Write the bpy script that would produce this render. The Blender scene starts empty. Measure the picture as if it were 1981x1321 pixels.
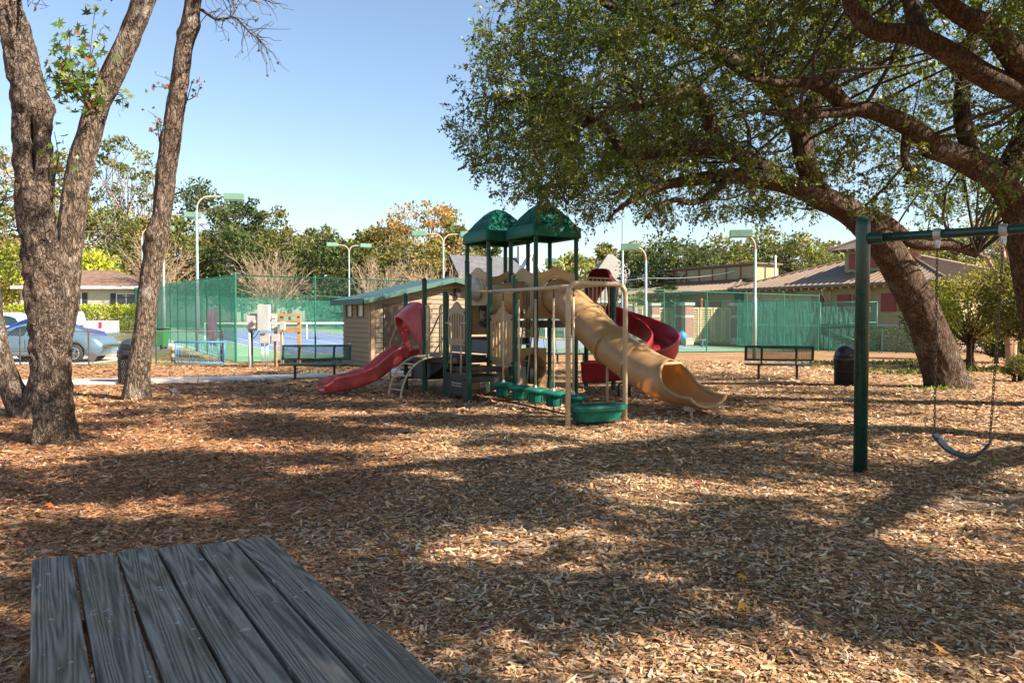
import bpy, math, random
import numpy as np
from mathutils import Vector, Matrix, Quaternion

# ------------------------------------------------------------------ camera, sky, sun, exposure
SC = bpy.context.scene
COL = SC.collection
F, CX, CY, HC, HOR = 1500.0, 990.5, 660.5, 1.6, 620.0
PITCH = math.atan((CY - HOR) / F)
cam = bpy.data.cameras.new('camera'); camo = bpy.data.objects.new('camera', cam); COL.objects.link(camo)
cam.sensor_width = 36.0; cam.lens = 36.0 * F / 1981.0; cam.clip_start = 0.05; cam.clip_end = 3000
camo.location = (0, 0, HC); camo.rotation_euler = (math.radians(90) - PITCH, 0, 0)
SC.camera = camo
SUN_EL, SUN_AZ = math.radians(38), math.atan2(0.90, -0.43)          # azimuth clockwise from +Y
SDIR = Vector((math.sin(SUN_AZ) * math.cos(SUN_EL), math.cos(SUN_AZ) * math.cos(SUN_EL), math.sin(SUN_EL)))
W = bpy.data.worlds.new('World'); SC.world = W; W.use_nodes = True
nt = W.node_tree; nt.nodes.clear()
sky = nt.nodes.new('ShaderNodeTexSky'); sky.sky_type = 'NISHITA'; sky.sun_disc = False
sky.sun_elevation = SUN_EL; sky.sun_rotation = SUN_AZ; sky.altitude = 0; sky.air_density = 1.0; sky.dust_density = 0.6; sky.ozone_density = 0.7
bg = nt.nodes.new('ShaderNodeBackground'); bg.inputs['Strength'].default_value = 0.08
wo = nt.nodes.new('ShaderNodeOutputWorld')
nt.links.new(sky.outputs[0], bg.inputs[0]); nt.links.new(bg.outputs[0], wo.inputs[0])
sl = bpy.data.lights.new('sun', 'SUN'); sl.energy = 5.0; sl.angle = math.radians(0.53); sl.color = (1.0, 0.88, 0.75)
so = bpy.data.objects.new('sun', sl); COL.objects.link(so); so.rotation_euler = SDIR.to_track_quat('Z', 'Y').to_euler()
so.location = (20, -10, 30)
SC.view_settings.view_transform = 'Standard'; SC.view_settings.look = 'None'
SC.view_settings.exposure = 1.5; SC.view_settings.gamma = 1.0; SC.view_settings.use_curve_mapping = False
SC.cycles.use_denoising = True
SC.cycles.max_bounces = 8; SC.cycles.transparent_max_bounces = 24; SC.cycles.diffuse_bounces = 4
SC.cycles.sample_clamp_indirect = 6.0

# ------------------------------------------------------------------ helpers
TH = math.radians(30.7)                                              # the court, shed and playground share this heading
U = np.array([math.cos(TH), math.sin(TH), 0.0]); V = np.array([-math.sin(TH), math.cos(TH), 0.0])
rng = np.random.default_rng(7)
random.seed(7)

def at(px, py, Y):
    """world point at distance Y in front of the camera position that stands at that place of the photograph"""
    dx = (px - CX) / F; dz = -(py - CY) / F
    cp, sp = math.cos(PITCH), math.sin(PITCH)
    d = np.array([dx, cp + dz * sp, -sp + dz * cp])
    return np.array([0, 0, HC]) + d * (Y / d[1])

def smooth01(t):
    t = np.clip(t, 0, 1); return t * t * (3 - 2 * t)

def hash3(i, j, k):
    n = (i * 374761393 + j * 668265263 + k * 1274126177).astype(np.int64) & 0x7fffffff
    n = ((n ^ (n >> 13)) * 1274126177) & 0x7fffffff
    n = ((n ^ (n >> 15)) * 668265263) & 0x7fffffff
    return (n & 0xffff) / 65535.0

def vnoise(x, y, z):
    x, y, z = np.broadcast_arrays(np.asarray(x, float), np.asarray(y, float), np.asarray(z, float))
    i, j, k = np.floor(x).astype(np.int64), np.floor(y).astype(np.int64), np.floor(z).astype(np.int64)
    fx, fy, fz = smooth01(x - i), smooth01(y - j), smooth01(z - k)
    def c(a, b, d): return hash3(i + a, j + b, k + d)
    x00 = c(0,0,0) * (1-fx) + c(1,0,0) * fx; x10 = c(0,1,0) * (1-fx) + c(1,1,0) * fx
    x01 = c(0,0,1) * (1-fx) + c(1,0,1) * fx; x11 = c(0,1,1) * (1-fx) + c(1,1,1) * fx
    return (x00 * (1-fy) + x10 * fy) * (1-fz) + (x01 * (1-fy) + x11 * fy) * fz

def fbm(x, y, z, o=3):
    s = 0; a = 0.5; t = 0
    for q in range(o):
        s = s + a * vnoise(x, y, z); t += a; a *= 0.5; x = np.asarray(x) * 2.03 + 7.1; y = np.asarray(y) * 2.03 + 3.7; z = np.asarray(z) * 2.03 + 1.3
    return s / t

def gz(x, y):
    """gentle lie of the land: flat by the playground, rising to the back left, falling to the back right"""
    x = np.clip(np.asarray(x, float), -35, 25); y = np.asarray(y, float)
    return np.clip(y - 28, 0, 45) * (-0.0008 * x + 0.002)

def gh(x, y):
    x = np.asarray(x, float); y = np.asarray(y, float)
    m = 1 - smooth01((y - 15) / 4)
    m2 = 1 - smooth01((y - 24) / 3)
    return gz(x, y) + m * (0.10 * (fbm(x * 0.55, y * 0.8, 0.3, 2) - 0.5)) + m2 * 0.035 * (fbm(x * 2.2, y * 2.2, 5.0, 2) - 0.5) - 0.012

MATS = {}
def nodes_of(m):
    m.use_nodes = True; t = m.node_tree; return t, t.nodes['Principled BSDF']

def mat(name, c1, c2=None, scale=8.0, rough=0.6, bump=0.0, bscale=None, metal=0.0, stretch=(1,1,1), spec=0.5, detail=4.0, c3=None, coat=0.0):
    """plain procedural material: two or three tones mixed by noise, a noise bump"""
    if name in MATS: return MATS[name]
    m = bpy.data.materials.new(name); t, b = nodes_of(m)
    N, L = t.nodes, t.links
    b.inputs['Roughness'].default_value = rough; b.inputs['Metallic'].default_value = metal
    b.inputs['Specular IOR Level'].default_value = spec
    if coat: b.inputs['Coat Weight'].default_value = coat; b.inputs['Coat Roughness'].default_value = 0.06
    b.inputs['Base Color'].default_value = (*c1, 1)
    tc = N.new('ShaderNodeTexCoord'); mp = N.new('ShaderNodeMapping'); mp.inputs['Scale'].default_value = stretch
    L.new(tc.outputs['Object'], mp.inputs[0])
    if c2 is not None:
        no = N.new('ShaderNodeTexNoise'); no.inputs['Scale'].default_value = scale; no.inputs['Detail'].default_value = detail
        no.inputs['Roughness'].default_value = 0.62
        L.new(mp.outputs[0], no.inputs[0])
        r = N.new('ShaderNodeValToRGB'); L.new(no.outputs[0], r.inputs[0]); L.new(r.outputs[0], b.inputs['Base Color'])
        e = r.color_ramp.elements
        e[0].position = 0.34; e[0].color = (*c1, 1); e[1].position = 0.66; e[1].color = (*c2, 1)
        if c3 is not None:
            x = e.new(0.78); x.color = (*c3, 1)
        if rough < 0.9:
            mr = N.new('ShaderNodeMapRange'); mr.inputs[3].default_value = rough - 0.08; mr.inputs[4].default_value = min(1, rough + 0.14)
            L.new(no.outputs[0], mr.inputs[0]); L.new(mr.outputs[0], b.inputs['Roughness'])
    if bump:
        n2 = N.new('ShaderNodeTexNoise'); n2.inputs['Scale'].default_value = bscale or scale * 4; n2.inputs['Detail'].default_value = 5
        L.new(mp.outputs[0], n2.inputs[0])
        bu = N.new('ShaderNodeBump'); bu.inputs['Strength'].default_value = bump; bu.inputs['Distance'].default_value = 0.02
        L.new(n2.outputs[0], bu.inputs['Height']); L.new(bu.outputs[0], b.inputs['Normal'])
    MATS[name] = m; return m

def tint_mat(name, rough=0.75, trans=0.0, spec=0.3, attr='tint', tcol=(1.0, 1.0, 0.45)):
    """colour per piece from the tint attribute; leaves let some light through"""
    if name in MATS: return MATS[name]
    m = bpy.data.materials.new(name); t, b = nodes_of(m); N, L = t.nodes, t.links
    a = N.new('ShaderNodeAttribute'); a.attribute_name = attr
    L.new(a.outputs['Color'], b.inputs['Base Color']); b.inputs['Roughness'].default_value = rough
    b.inputs['Specular IOR Level'].default_value = spec
    if trans:
        tr = N.new('ShaderNodeBsdfTranslucent')
        mu = N.new('ShaderNodeMixRGB'); mu.blend_type = 'MULTIPLY'; mu.inputs[0].default_value = 1.0
        mu.inputs[2].default_value = (1.6 * tcol[0], 1.6 * tcol[1], 1.6 * tcol[2], 1)
        L.new(a.outputs['Color'], mu.inputs[1]); L.new(mu.outputs[0], tr.inputs[0])
        mx = N.new('ShaderNodeMixShader'); mx.inputs[0].default_value = trans
        L.new(b.outputs[0], mx.inputs[1]); L.new(tr.outputs[0], mx.inputs[2])
        L.new(mx.outputs[0], N['Material Output'].inputs[0])
    MATS[name] = m; return m

def tag(o, label=None, cat=None, group=None, kind=None):
    if label: o['label'] = label
    if cat: o['category'] = cat
    if group: o['group'] = group
    if kind: o['kind'] = kind
    return o

def thing(name, label, cat, loc=(0,0,0), rotz=0.0, group=None):
    o = bpy.data.objects.new(name, None); COL.objects.link(o); o.empty_display_size = 0.2
    o.location = [float(q) for q in loc]; o.rotation_euler = (0, 0, rotz)
    return tag(o, label, cat, group)

def link_mesh(name, me, m, parent=None, smooth=False, bevel=0.0, solid=0.0):
    if m is not None: me.materials.append(m)
    if smooth: me.polygons.foreach_set('use_smooth', np.ones(len(me.polygons), dtype=bool))
    o = bpy.data.objects.new(name, me); COL.objects.link(o)
    if parent is not None: o.parent = parent
    if solid:
        s = o.modifiers.new('solid', 'SOLIDIFY'); s.thickness = solid; s.offset = 0
    if bevel:
        b = o.modifiers.new('bevel', 'BEVEL'); b.width = bevel; b.segments = 2; b.limit_method = 'ANGLE'; b.angle_limit = math.radians(40)
    return o

def mesh_np(name, v, f, m, parent=None, tint=None, smooth=False, **kw):
    """mesh from arrays; f is (n,3) or (n,4)"""
    v = np.ascontiguousarray(v, dtype=np.float32).reshape(-1, 3); f = np.ascontiguousarray(f, dtype=np.int32)
    k = f.shape[1]; me = bpy.data.meshes.new(name)
    me.vertices.add(len(v)); me.vertices.foreach_set('co', v.ravel())
    me.loops.add(f.size); me.loops.foreach_set('vertex_index', f.ravel())
    me.polygons.add(len(f)); me.polygons.foreach_set('loop_start', np.arange(0, f.size, k, dtype=np.int32))
    me.polygons.foreach_set('loop_total', np.full(len(f), k, dtype=np.int32))
    if tint is not None:
        a = me.attributes.new('tint', 'FLOAT_COLOR', 'FACE')
        c = np.ones((len(f), 4), dtype=np.float32); c[:, :3] = tint; a.data.foreach_set('color', c.ravel())
    me.update(calc_edges=True)
    return link_mesh(name, me, m, parent, smooth, **kw)

def frames(path):
    path = np.asarray(path, float); n = len(path)
    t = np.gradient(path, axis=0); t /= np.linalg.norm(t, axis=1)[:, None] + 1e-9
    a = np.array([0, 0, 1.0]) if abs(t[0][2]) < 0.9 else np.array([0, 1.0, 0])
    s = np.cross(t[0], a); s /= np.linalg.norm(s); S = [s]
    for i in range(1, n):
        s = S[-1] - t[i] * np.dot(S[-1], t[i]); s /= np.linalg.norm(s) + 1e-9; S.append(s)
    S = np.array(S); B = np.cross(t, S)
    return t, S, B

def spline(pts, step=None, n=None):
    """Catmull-Rom through pts (any number of columns), resampled"""
    p = np.asarray(pts, float); m = len(p)
    ext = np.vstack([2 * p[0] - p[1], p, 2 * p[-1] - p[-2]])
    out = []
    for i in range(m - 1):
        p0, p1, p2, p3 = ext[i], ext[i+1], ext[i+2], ext[i+3]
        L = np.linalg.norm(p2[:3] - p1[:3]); k = max(2, int(L / step)) if step else n
        t = np.linspace(0, 1, k, endpoint=False)[:, None]
        out.append(0.5 * ((2*p1) + (-p0+p2)*t + (2*p0-5*p1+4*p2-p3)*t**2 + (-p0+3*p1-3*p2+p3)*t**3))
    out.append(p[-1:]); return np.vstack(out)

class MB:
    def __init__(s): s.v = []; s.f = []
    def add(s, v, f):
        o = len(s.v); s.v += [tuple(map(float, q)) for q in v]; s.f += [tuple(i + o for i in q) for q in f]; return s
    def box(s, c, d, R=None):
        c = np.asarray(c, float); h = np.asarray(d, float) / 2
        p = np.array([[x, y, z] for x in (-1, 1) for y in (-1, 1) for z in (-1, 1)]) * h
        if R is not None: p = p @ np.asarray(R, float)               # rows of R are the box axes
        return s.add(p + c, [(0,1,3,2),(4,6,7,5),(0,4,5,1),(2,3,7,6),(0,2,6,4),(1,5,7,3)])
    def bar(s, a, b, w, h, up=(0,0,1)):
        a = np.asarray(a, float); b = np.asarray(b, float); t = b - a; L = np.linalg.norm(t); t /= L
        u = np.asarray(up, float); u = u - t * np.dot(u, t)
        if np.linalg.norm(u) < 1e-6: u = np.array([1.0, 0, 0]) - t * t[0]
        u /= np.linalg.norm(u); r = np.cross(u, t)
        return s.box((a + b) / 2, (L, w, h), np.array([t, r, u]))
    def tube(s, path, r, n=10, cap=True, closed=False):
        path = np.asarray(path, float); m = len(path); r = np.broadcast_to(np.asarray(r, float), (m,))
        t, S, B = frames(path)
        if closed:
            t = np.roll(path, -1, 0) - np.roll(path, 1, 0); t /= np.linalg.norm(t, axis=1)[:, None]
            nrm = np.cross(path[1] - path[0], path[2] - path[1]); nrm /= np.linalg.norm(nrm) + 1e-9
            S = np.tile(nrm, (m, 1)); B = np.cross(t, S)
        a = np.linspace(0, 2 * np.pi, n, endpoint=False)
        P = path[:, None] + r[:, None, None] * (np.cos(a)[None, :, None] * S[:, None] + np.sin(a)[None, :, None] * B[:, None])
        fs = []; mm = m if closed else m - 1
        for i in range(mm):
            i2 = (i + 1) % m
            for j in range(n):
                k = (j + 1) % n; fs.append((i*n+j, i2*n+j, i2*n+k, i*n+k))
        if cap and not closed: fs += [tuple(range(n)), tuple(reversed(range((m-1)*n, m*n)))]
        return s.add(P.reshape(-1, 3), fs)
    def cyl(s, a, b, r, r2=None, n=14): return s.tube([a, b], [r, r if r2 is None else r2], n)
    def lathe(s, prof, c=(0,0,0), n=20, ax=None):
        """prof: (radius, height) from bottom to top; closed where the radius is 0"""
        c = np.asarray(c, float); A = np.eye(3) if ax is None else np.asarray(ax, float)
        a = np.linspace(0, 2*np.pi, n, endpoint=False); P = []
        for r, z in prof: P += [c + A.T @ np.array([r*math.cos(q), r*math.sin(q), z]) for q in a]
        fs = []
        for i in range(len(prof) - 1):
            for j in range(n):
                k = (j+1) % n; fs.append((i*n+j, i*n+k, (i+1)*n+k, (i+1)*n+j))
        fs += [tuple(reversed(range(n))), tuple(range((len(prof)-1)*n, len(prof)*n))]
        return s.add(P, fs)
    def prism(s, poly, o, ex, ey, th):
        """outline poly in the plane (ex, ey) at o, thickness th centred along ex x ey"""
        o = np.asarray(o, float); ex = np.asarray(ex, float); ey = np.asarray(ey, float); nz = np.cross(ex, ey); nz /= np.linalg.norm(nz)
        A = [o + ex*x + ey*y - nz*th/2 for x, y in poly]; B = [o + ex*x + ey*y + nz*th/2 for x, y in poly]; n = len(poly)
        fs = [tuple(reversed(range(n))), tuple(range(n, 2*n))] + [(i, (i+1) % n, n + (i+1) % n, n + i) for i in range(n)]
        return s.add(A + B, fs)
    def sweep(s, path, prof, up=(0,0,1), closed=False):
        """prof: list of (side, up) offsets, or function of station index returning one"""
        path = np.asarray(path, float); m = len(path); t = np.gradient(path, axis=0); t /= np.linalg.norm(t, axis=1)[:, None]
        V_ = []; k = None
        for i in range(m):
            q = prof(i) if callable(prof) else prof
            sd = np.cross(t[i], up); sd /= np.linalg.norm(sd); nn = np.cross(sd, t[i]); k = len(q)
            V_ += [path[i] + sd*a + nn*b for a, b in q]
        fs = []
        for i in range(m-1):
            for j in range(k if closed else k-1):
                j2 = (j+1) % k; fs.append((i*k+j, i*k+j2, (i+1)*k+j2, (i+1)*k+j))
        if closed: fs += [tuple(reversed(range(k))), tuple(range((m-1)*k, m*k))]
        return s.add(V_, fs)
    def mesh(s, name):
        me = bpy.data.meshes.new(name); me.from_pydata(s.v, [], s.f); me.update(); return me
    def build(s, name, m, parent=None, smooth=False, bevel=0.0, solid=0.0):
        return link_mesh(name, s.mesh(name), m, parent, smooth, bevel, solid)

def copy_tree(o, parent=None):
    c = o.copy(); COL.objects.link(c); c.parent = parent
    for ch in o.children: copy_tree(ch, c)
    return c

def inst(name, me, parent, M4):
    """another object on the same mesh data"""
    o = bpy.data.objects.new(name, me); COL.objects.link(o); o.parent = parent; o.matrix_local = M4; return o

def arc(c, r, a0, a1, ex, ey, n=8):
    c, ex, ey = (np.asarray(q, float) for q in (c, ex, ey))
    return [c + ex*r*math.cos(a) + ey*r*math.sin(a) for a in np.linspace(a0, a1, n)]

def bent(pts, r=0.1, n=5):
    """polyline with rounded corners"""
    p = [np.asarray(q, float) for q in pts]; out = [p[0]]
    for i in range(1, len(p)-1):
        a, b, c = p[i-1], p[i], p[i+1]
        d1 = (a-b)/np.linalg.norm(a-b); d2 = (c-b)/np.linalg.norm(c-b)
        k = min(r, np.linalg.norm(a-b)*0.49, np.linalg.norm(c-b)*0.49); s, e = b + d1*k, b + d2*k
        for t in np.linspace(0, 1, n): out.append((1-t)**2*s + 2*t*(1-t)*b + t*t*e)
    out.append(p[-1]); return np.array(out)

def many_tubes(paths, radii, n=4):
    """arrays of K paths of M points -> verts, quads"""
    K, M, _ = paths.shape
    t = np.gradient(paths, axis=1); t /= np.linalg.norm(t, axis=2)[..., None] + 1e-9
    a = np.where(np.abs(t[..., 2:3]) < 0.9, np.array([0, 0, 1.0]), np.array([1.0, 0, 0]))
    S = np.cross(t, a); S /= np.linalg.norm(S, axis=2)[..., None] + 1e-9; B = np.cross(t, S)
    an = np.linspace(0, 2*np.pi, n, endpoint=False)
    P = paths[:, :, None] + radii[:, :, None, None] * (np.cos(an)[:, None] * S[:, :, None] + np.sin(an)[:, None] * B[:, :, None])
    k, i, j = np.meshgrid(np.arange(K), np.arange(M-1), np.arange(n), indexing='ij')
    b = (k*M + i)*n; j2 = (j+1) % n
    return P.reshape(-1, 3), np.stack([b+j, b+n+j, b+n+j2, b+j2], -1).reshape(-1, 4)

def unit(a): return a / (np.linalg.norm(a, axis=-1, keepdims=True) + 1e-9)

def leaf_arrays(P, D, size, ratio, g, fold=0.12):
    """folded diamond leaves"""
    N = len(P); D = unit(D); n = unit(np.cross(D, g.normal(size=(N, 3)))); s = np.cross(D, n)
    L = size[:, None]; w = L * ratio
    v = np.stack([P, P + D*L*0.48 + s*w*0.5 + n*L*fold, P + D*L, P + D*L*0.48 - s*w*0.5 + n*L*fold], 1)
    f = np.arange(N*4).reshape(N, 4)
    return v.reshape(-1, 3), f

def star_arrays(P, D, size, g):
    """five-lobed leaves lying roughly square to D"""
    N = len(P); D = unit(D); e1 = unit(np.cross(D, g.normal(size=(N, 3)))); e2 = np.cross(D, e1)
    ang = np.radians([-90, -45, -12, 18, 42, 65, 90, 115, 138, 162, 192, 225]); rad = np.array([0.30, 0.32, 0.95, 0.42, 1.0, 0.46, 1.15, 0.46, 1.0, 0.42, 0.95, 0.32])
    v = np.concatenate([P[:, None], P[:, None] + size[:, None, None] * 0.5 * rad[None, :, None] * (np.cos(ang)[None, :, None]*e1[:, None] + np.sin(ang)[None, :, None]*e2[:, None])
                        + D[:, None] * size[:, None, None] * 0.10 * (rad[None, :, None] - 0.5) * g.choice([-1, 1], size=(N, 1, 1))], 1)
    k = len(ang); b = (np.arange(N) * (k+1))[:, None]
    f = np.stack([np.broadcast_to(b, (N, k)), b + 1 + np.arange(k), b + 1 + (np.arange(k)+1) % k], -1)
    return v.reshape(-1, 3), f.reshape(-1, 3), k

def palette(cols, n, g, jit=0.18):
    c = np.array(cols)[g.integers(0, len(cols), n)]
    return np.clip(c * (1 + g.normal(size=(n, 1)) * jit) * (1 + g.normal(size=(n, 3)) * 0.05), 0.003, 0.9)

# ------------------------------------------------------------------ materials
GREEN = mat('green_powder_coat', (0.002, 0.040, 0.024), (0.004, 0.060, 0.036), 5, 0.34, 0.05, 60, spec=0.35)
GREEN2 = mat('green_plastic', (0.004, 0.088, 0.060), (0.007, 0.135, 0.092), 6, 0.50, 0.06, 40, spec=0.25)
TAN = mat('tan_plastic', (0.37, 0.235, 0.105), (0.44, 0.28, 0.13), 4, 0.42, 0.08, 60)
TANP = mat('tan_paint', (0.42, 0.32, 0.20), (0.50, 0.39, 0.26), 9, 0.42, 0.10, 40)
RED = mat('red_plastic', (0.44, 0.058, 0.062), (0.54, 0.105, 0.10), 3, 0.36, 0.06, 60)
DARKRED = mat('dark_red_plastic', (0.26, 0.012, 0.018), (0.34, 0.025, 0.03), 3, 0.36, 0.06, 60)
BROWNV = mat('brown_vinyl', (0.028, 0.020, 0.016), (0.050, 0.037, 0.030), 10, 0.55, 0.15, 90)
BLACK = mat('black_rubber', (0.010, 0.010, 0.011), (0.022, 0.022, 0.023), 12, 0.5, 0.1, 60)
STEEL = mat('galvanised_steel', (0.38, 0.39, 0.39), (0.52, 0.53, 0.53), 20, 0.42, 0.05, 60, metal=0.7)
CHAINM = mat('worn_chain', (0.055, 0.045, 0.04), (0.13, 0.09, 0.07), 30, 0.45, 0.1, 90, metal=0.7)
PANEL = mat('slate_panel', (0.08, 0.115, 0.125), (0.11, 0.15, 0.16), 8, 0.5, 0.05)
WHITE = mat('white_paint', (0.70, 0.70, 0.68), (0.78, 0.78, 0.76), 5, 0.5)
CONC = mat('concrete', (0.42, 0.40, 0.37), (0.52, 0.50, 0.46), 3, 0.9, 0.3, 40)
GLASS = mat('window_glass', (0.03, 0.045, 0.05), (0.05, 0.07, 0.08), 1, 0.06)
POLE = mat('court_pole_paint', (0.19, 0.28, 0.26), (0.27, 0.36, 0.335), 6, 0.5)
HEADM = mat('lamp_head_paint', (0.13, 0.245, 0.165), (0.16, 0.29, 0.20), 3, 0.45)
RUST = mat('rusty_arm', (0.42, 0.14, 0.05), (0.45, 0.50, 0.42), 7, 0.7)
FENCEP = mat('fence_green', (0.012, 0.115, 0.07), (0.02, 0.16, 0.10), 8, 0.4)
WIRE = mat('green_wire', (0.02, 0.12, 0.08), (0.035, 0.17, 0.12), 6, 0.5)
GREYW = mat('grey_wire', (0.16, 0.16, 0.155), (0.26, 0.26, 0.25), 6, 0.5, metal=0.4)
LEAF = tint_mat('oak_leaf', 0.42, 0.42, 0.5)
FARLEAF = tint_mat('far_leaf', 0.7, 0.30, 0.25)
CHIPM = tint_mat('wood_chip', 0.85, 0, 0.2)
FALLEN = tint_mat('fallen_leaf', 0.6, 0.25, 0.3, tcol=(1, 0.8, 0.4))

def bark(name, c1, c2, c3, sc=9.0, st=(1, 1, 0.22), bump=1.0, dist=0.04):
    """furrowed bark: ridged noise drawn out along the stem, fine grain, lichen or bare patches"""
    m = bpy.data.materials.new(name); t, b = nodes_of(m); N, L = t.nodes, t.links
    tc = N.new('ShaderNodeTexCoord'); mp = N.new('ShaderNodeMapping'); mp.inputs['Scale'].default_value = st; L.new(tc.outputs['Object'], mp.inputs[0])
    def ridged(scale, det):
        n = N.new('ShaderNodeTexNoise'); n.inputs['Scale'].default_value = scale; n.inputs['Detail'].default_value = det; n.inputs['Roughness'].default_value = 0.55; n.inputs['Distortion'].default_value = 0.6; L.new(mp.outputs[0], n.inputs[0])
        q = N.new('ShaderNodeMath'); q.operation = 'MULTIPLY_ADD'; q.inputs[1].default_value = 2; q.inputs[2].default_value = -1; L.new(n.outputs[0], q.inputs[0])
        r = N.new('ShaderNodeMath'); r.operation = 'ABSOLUTE'; L.new(q.outputs[0], r.inputs[0])
        u = N.new('ShaderNodeMapRange'); u.inputs[2].default_value = 0.22; L.new(r.outputs[0], u.inputs[0]); return u
    r1, r2 = ridged(sc*1.5, 2.5), ridged(sc*3.6, 3)
    no = N.new('ShaderNodeTexNoise'); no.inputs['Scale'].default_value = sc * 7; no.inputs['Detail'].default_value = 8; no.inputs['Roughness'].default_value = 0.75; L.new(mp.outputs[0], no.inputs[0])
    m1 = N.new('ShaderNodeMath'); m1.operation = 'MULTIPLY_ADD'; m1.inputs[1].default_value = 0.6; L.new(r1.outputs[0], m1.inputs[0])
    m0 = N.new('ShaderNodeMath'); m0.operation = 'MULTIPLY'; m0.inputs[1].default_value = 0.4; L.new(r2.outputs[0], m0.inputs[0]); L.new(m0.outputs[0], m1.inputs[2])
    mu = N.new('ShaderNodeMath'); mu.operation = 'MULTIPLY_ADD'; mu.inputs[1].default_value = 0.75; L.new(no.outputs[0], mu.inputs[0]); L.new(m1.outputs[0], mu.inputs[2])
    cr = N.new('ShaderNodeValToRGB'); e = cr.color_ramp.elements
    e[0].position = 0.40; e[0].color = (*c1, 1); e[1].position = 1.0; e[1].color = (*c2, 1); x = e.new(0.72); x.color = tuple(0.55*p + 0.45*q for p, q in zip(c1, c2)) + (1,)
    mh = N.new('ShaderNodeMath'); mh.operation = 'MULTIPLY'; mh.inputs[1].default_value = 0.72; L.new(mu.outputs[0], mh.inputs[0]); L.new(mh.outputs[0], cr.inputs[0])
    li = N.new('ShaderNodeTexNoise'); li.inputs['Scale'].default_value = 2.6; li.inputs['Detail'].default_value = 7; li.inputs['Roughness'].default_value = 0.65; L.new(tc.outputs['Object'], li.inputs[0])
    lr = N.new('ShaderNodeValToRGB'); lr.color_ramp.elements[0].position = 0.54; lr.color_ramp.elements[1].position = 0.66; L.new(li.outputs[0], lr.inputs[0])
    mx = N.new('ShaderNodeMixRGB'); mx.blend_type = 'MIX'; mx.inputs[2].default_value = (*c3, 1); L.new(cr.outputs[0], mx.inputs[1])
    lm = N.new('ShaderNodeMath'); lm.operation = 'MULTIPLY'; L.new(lr.outputs[0], lm.inputs[0]); L.new(mh.outputs[0], lm.inputs[1]); L.new(lm.outputs[0], mx.inputs[0])
    L.new(mx.outputs[0], b.inputs['Base Color']); b.inputs['Roughness'].default_value = 0.9; b.inputs['Specular IOR Level'].default_value = 0.2
    bu = N.new('ShaderNodeBump'); bu.inputs['Strength'].default_value = bump; bu.inputs['Distance'].default_value = dist
    L.new(mu.outputs[0], bu.inputs['Height']); L.new(bu.outputs[0], b.inputs['Normal'])
    return m
BARK_GUM = bark('gum_bark', (0.050, 0.034, 0.024), (0.32, 0.24, 0.175), (0.45, 0.40, 0.33), 9, (1, 1, 0.3))
BARK_OLD = bark('old_gum_bark', (0.046, 0.032, 0.023), (0.32, 0.245, 0.185), (0.27, 0.17, 0.115), 10, (1, 1, 0.55), 1.0)
BARK_OAK = bark('oak_bark', (0.042, 0.026, 0.018), (0.205, 0.135, 0.09), (0.25, 0.22, 0.17), 11, (1, 1, 0.25), 1.0)
BARK_FAR = mat('far_bark', (0.16, 0.13, 0.10), (0.36, 0.31, 0.26), 4, 0.9)
BARK_MYR = mat('myrtle_bark', (0.28, 0.17, 0.11), (0.46, 0.34, 0.25), 4, 0.8)
TWIG = mat('twig_bark', (0.035, 0.026, 0.02), (0.09, 0.07, 0.05), 8, 0.9)

def screen_mat():
    m = bpy.data.materials.new('windscreen_cloth'); t, b = nodes_of(m); N, L = t.nodes, t.links
    tc = N.new('ShaderNodeTexCoord'); no = N.new('ShaderNodeTexNoise'); no.inputs['Scale'].default_value = 1.3; no.inputs['Detail'].default_value = 6; L.new(tc.outputs['Object'], no.inputs[0])
    r = N.new('ShaderNodeValToRGB'); r.color_ramp.elements[0].color = (0.03, 0.20, 0.145, 1); r.color_ramp.elements[1].color = (0.07, 0.33, 0.25, 1); L.new(no.outputs[0], r.inputs[0])
    L.new(r.outputs[0], b.inputs['Base Color']); b.inputs['Roughness'].default_value = 0.8
    n9 = N.new('ShaderNodeTexNoise'); n9.inputs['Scale'].default_value = 2.2; n9.inputs['Detail'].default_value = 3; mp9 = N.new('ShaderNodeMapping'); mp9.inputs['Scale'].default_value = (2.2, 1, 0.5); L.new(tc.outputs['Object'], mp9.inputs[0]); L.new(mp9.outputs[0], n9.inputs[0]); b9 = N.new('ShaderNodeBump'); b9.inputs['Strength'].default_value = 1.0; b9.inputs['Distance'].default_value = 0.25; L.new(n9.outputs[0], b9.inputs['Height']); L.new(b9.outputs[0], b.inputs['Normal'])
    tr = N.new('ShaderNodeBsdfTranslucent'); L.new(r.outputs[0], tr.inputs[0]); L.new(b9.outputs[0], tr.inputs['Normal'])
    m1 = N.new('ShaderNodeMixShader'); m1.inputs[0].default_value = 0.45; L.new(b.outputs[0], m1.inputs[1]); L.new(tr.outputs[0], m1.inputs[2])
    tp = N.new('ShaderNodeBsdfTransparent'); m2 = N.new('ShaderNodeMixShader')
    mr = N.new('ShaderNodeMapRange'); mr.inputs[3].default_value = 0.62; mr.inputs[4].default_value = 0.26; L.new(no.outputs[0], mr.inputs[0]); L.new(mr.outputs[0], m2.inputs[0])
    L.new(m1.outputs[0], m2.inputs[1]); L.new(tp.outputs[0], m2.inputs[2]); L.new(m2.outputs[0], N['Material Output'].inputs[0])
    return m
SCREEN = screen_mat()

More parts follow.
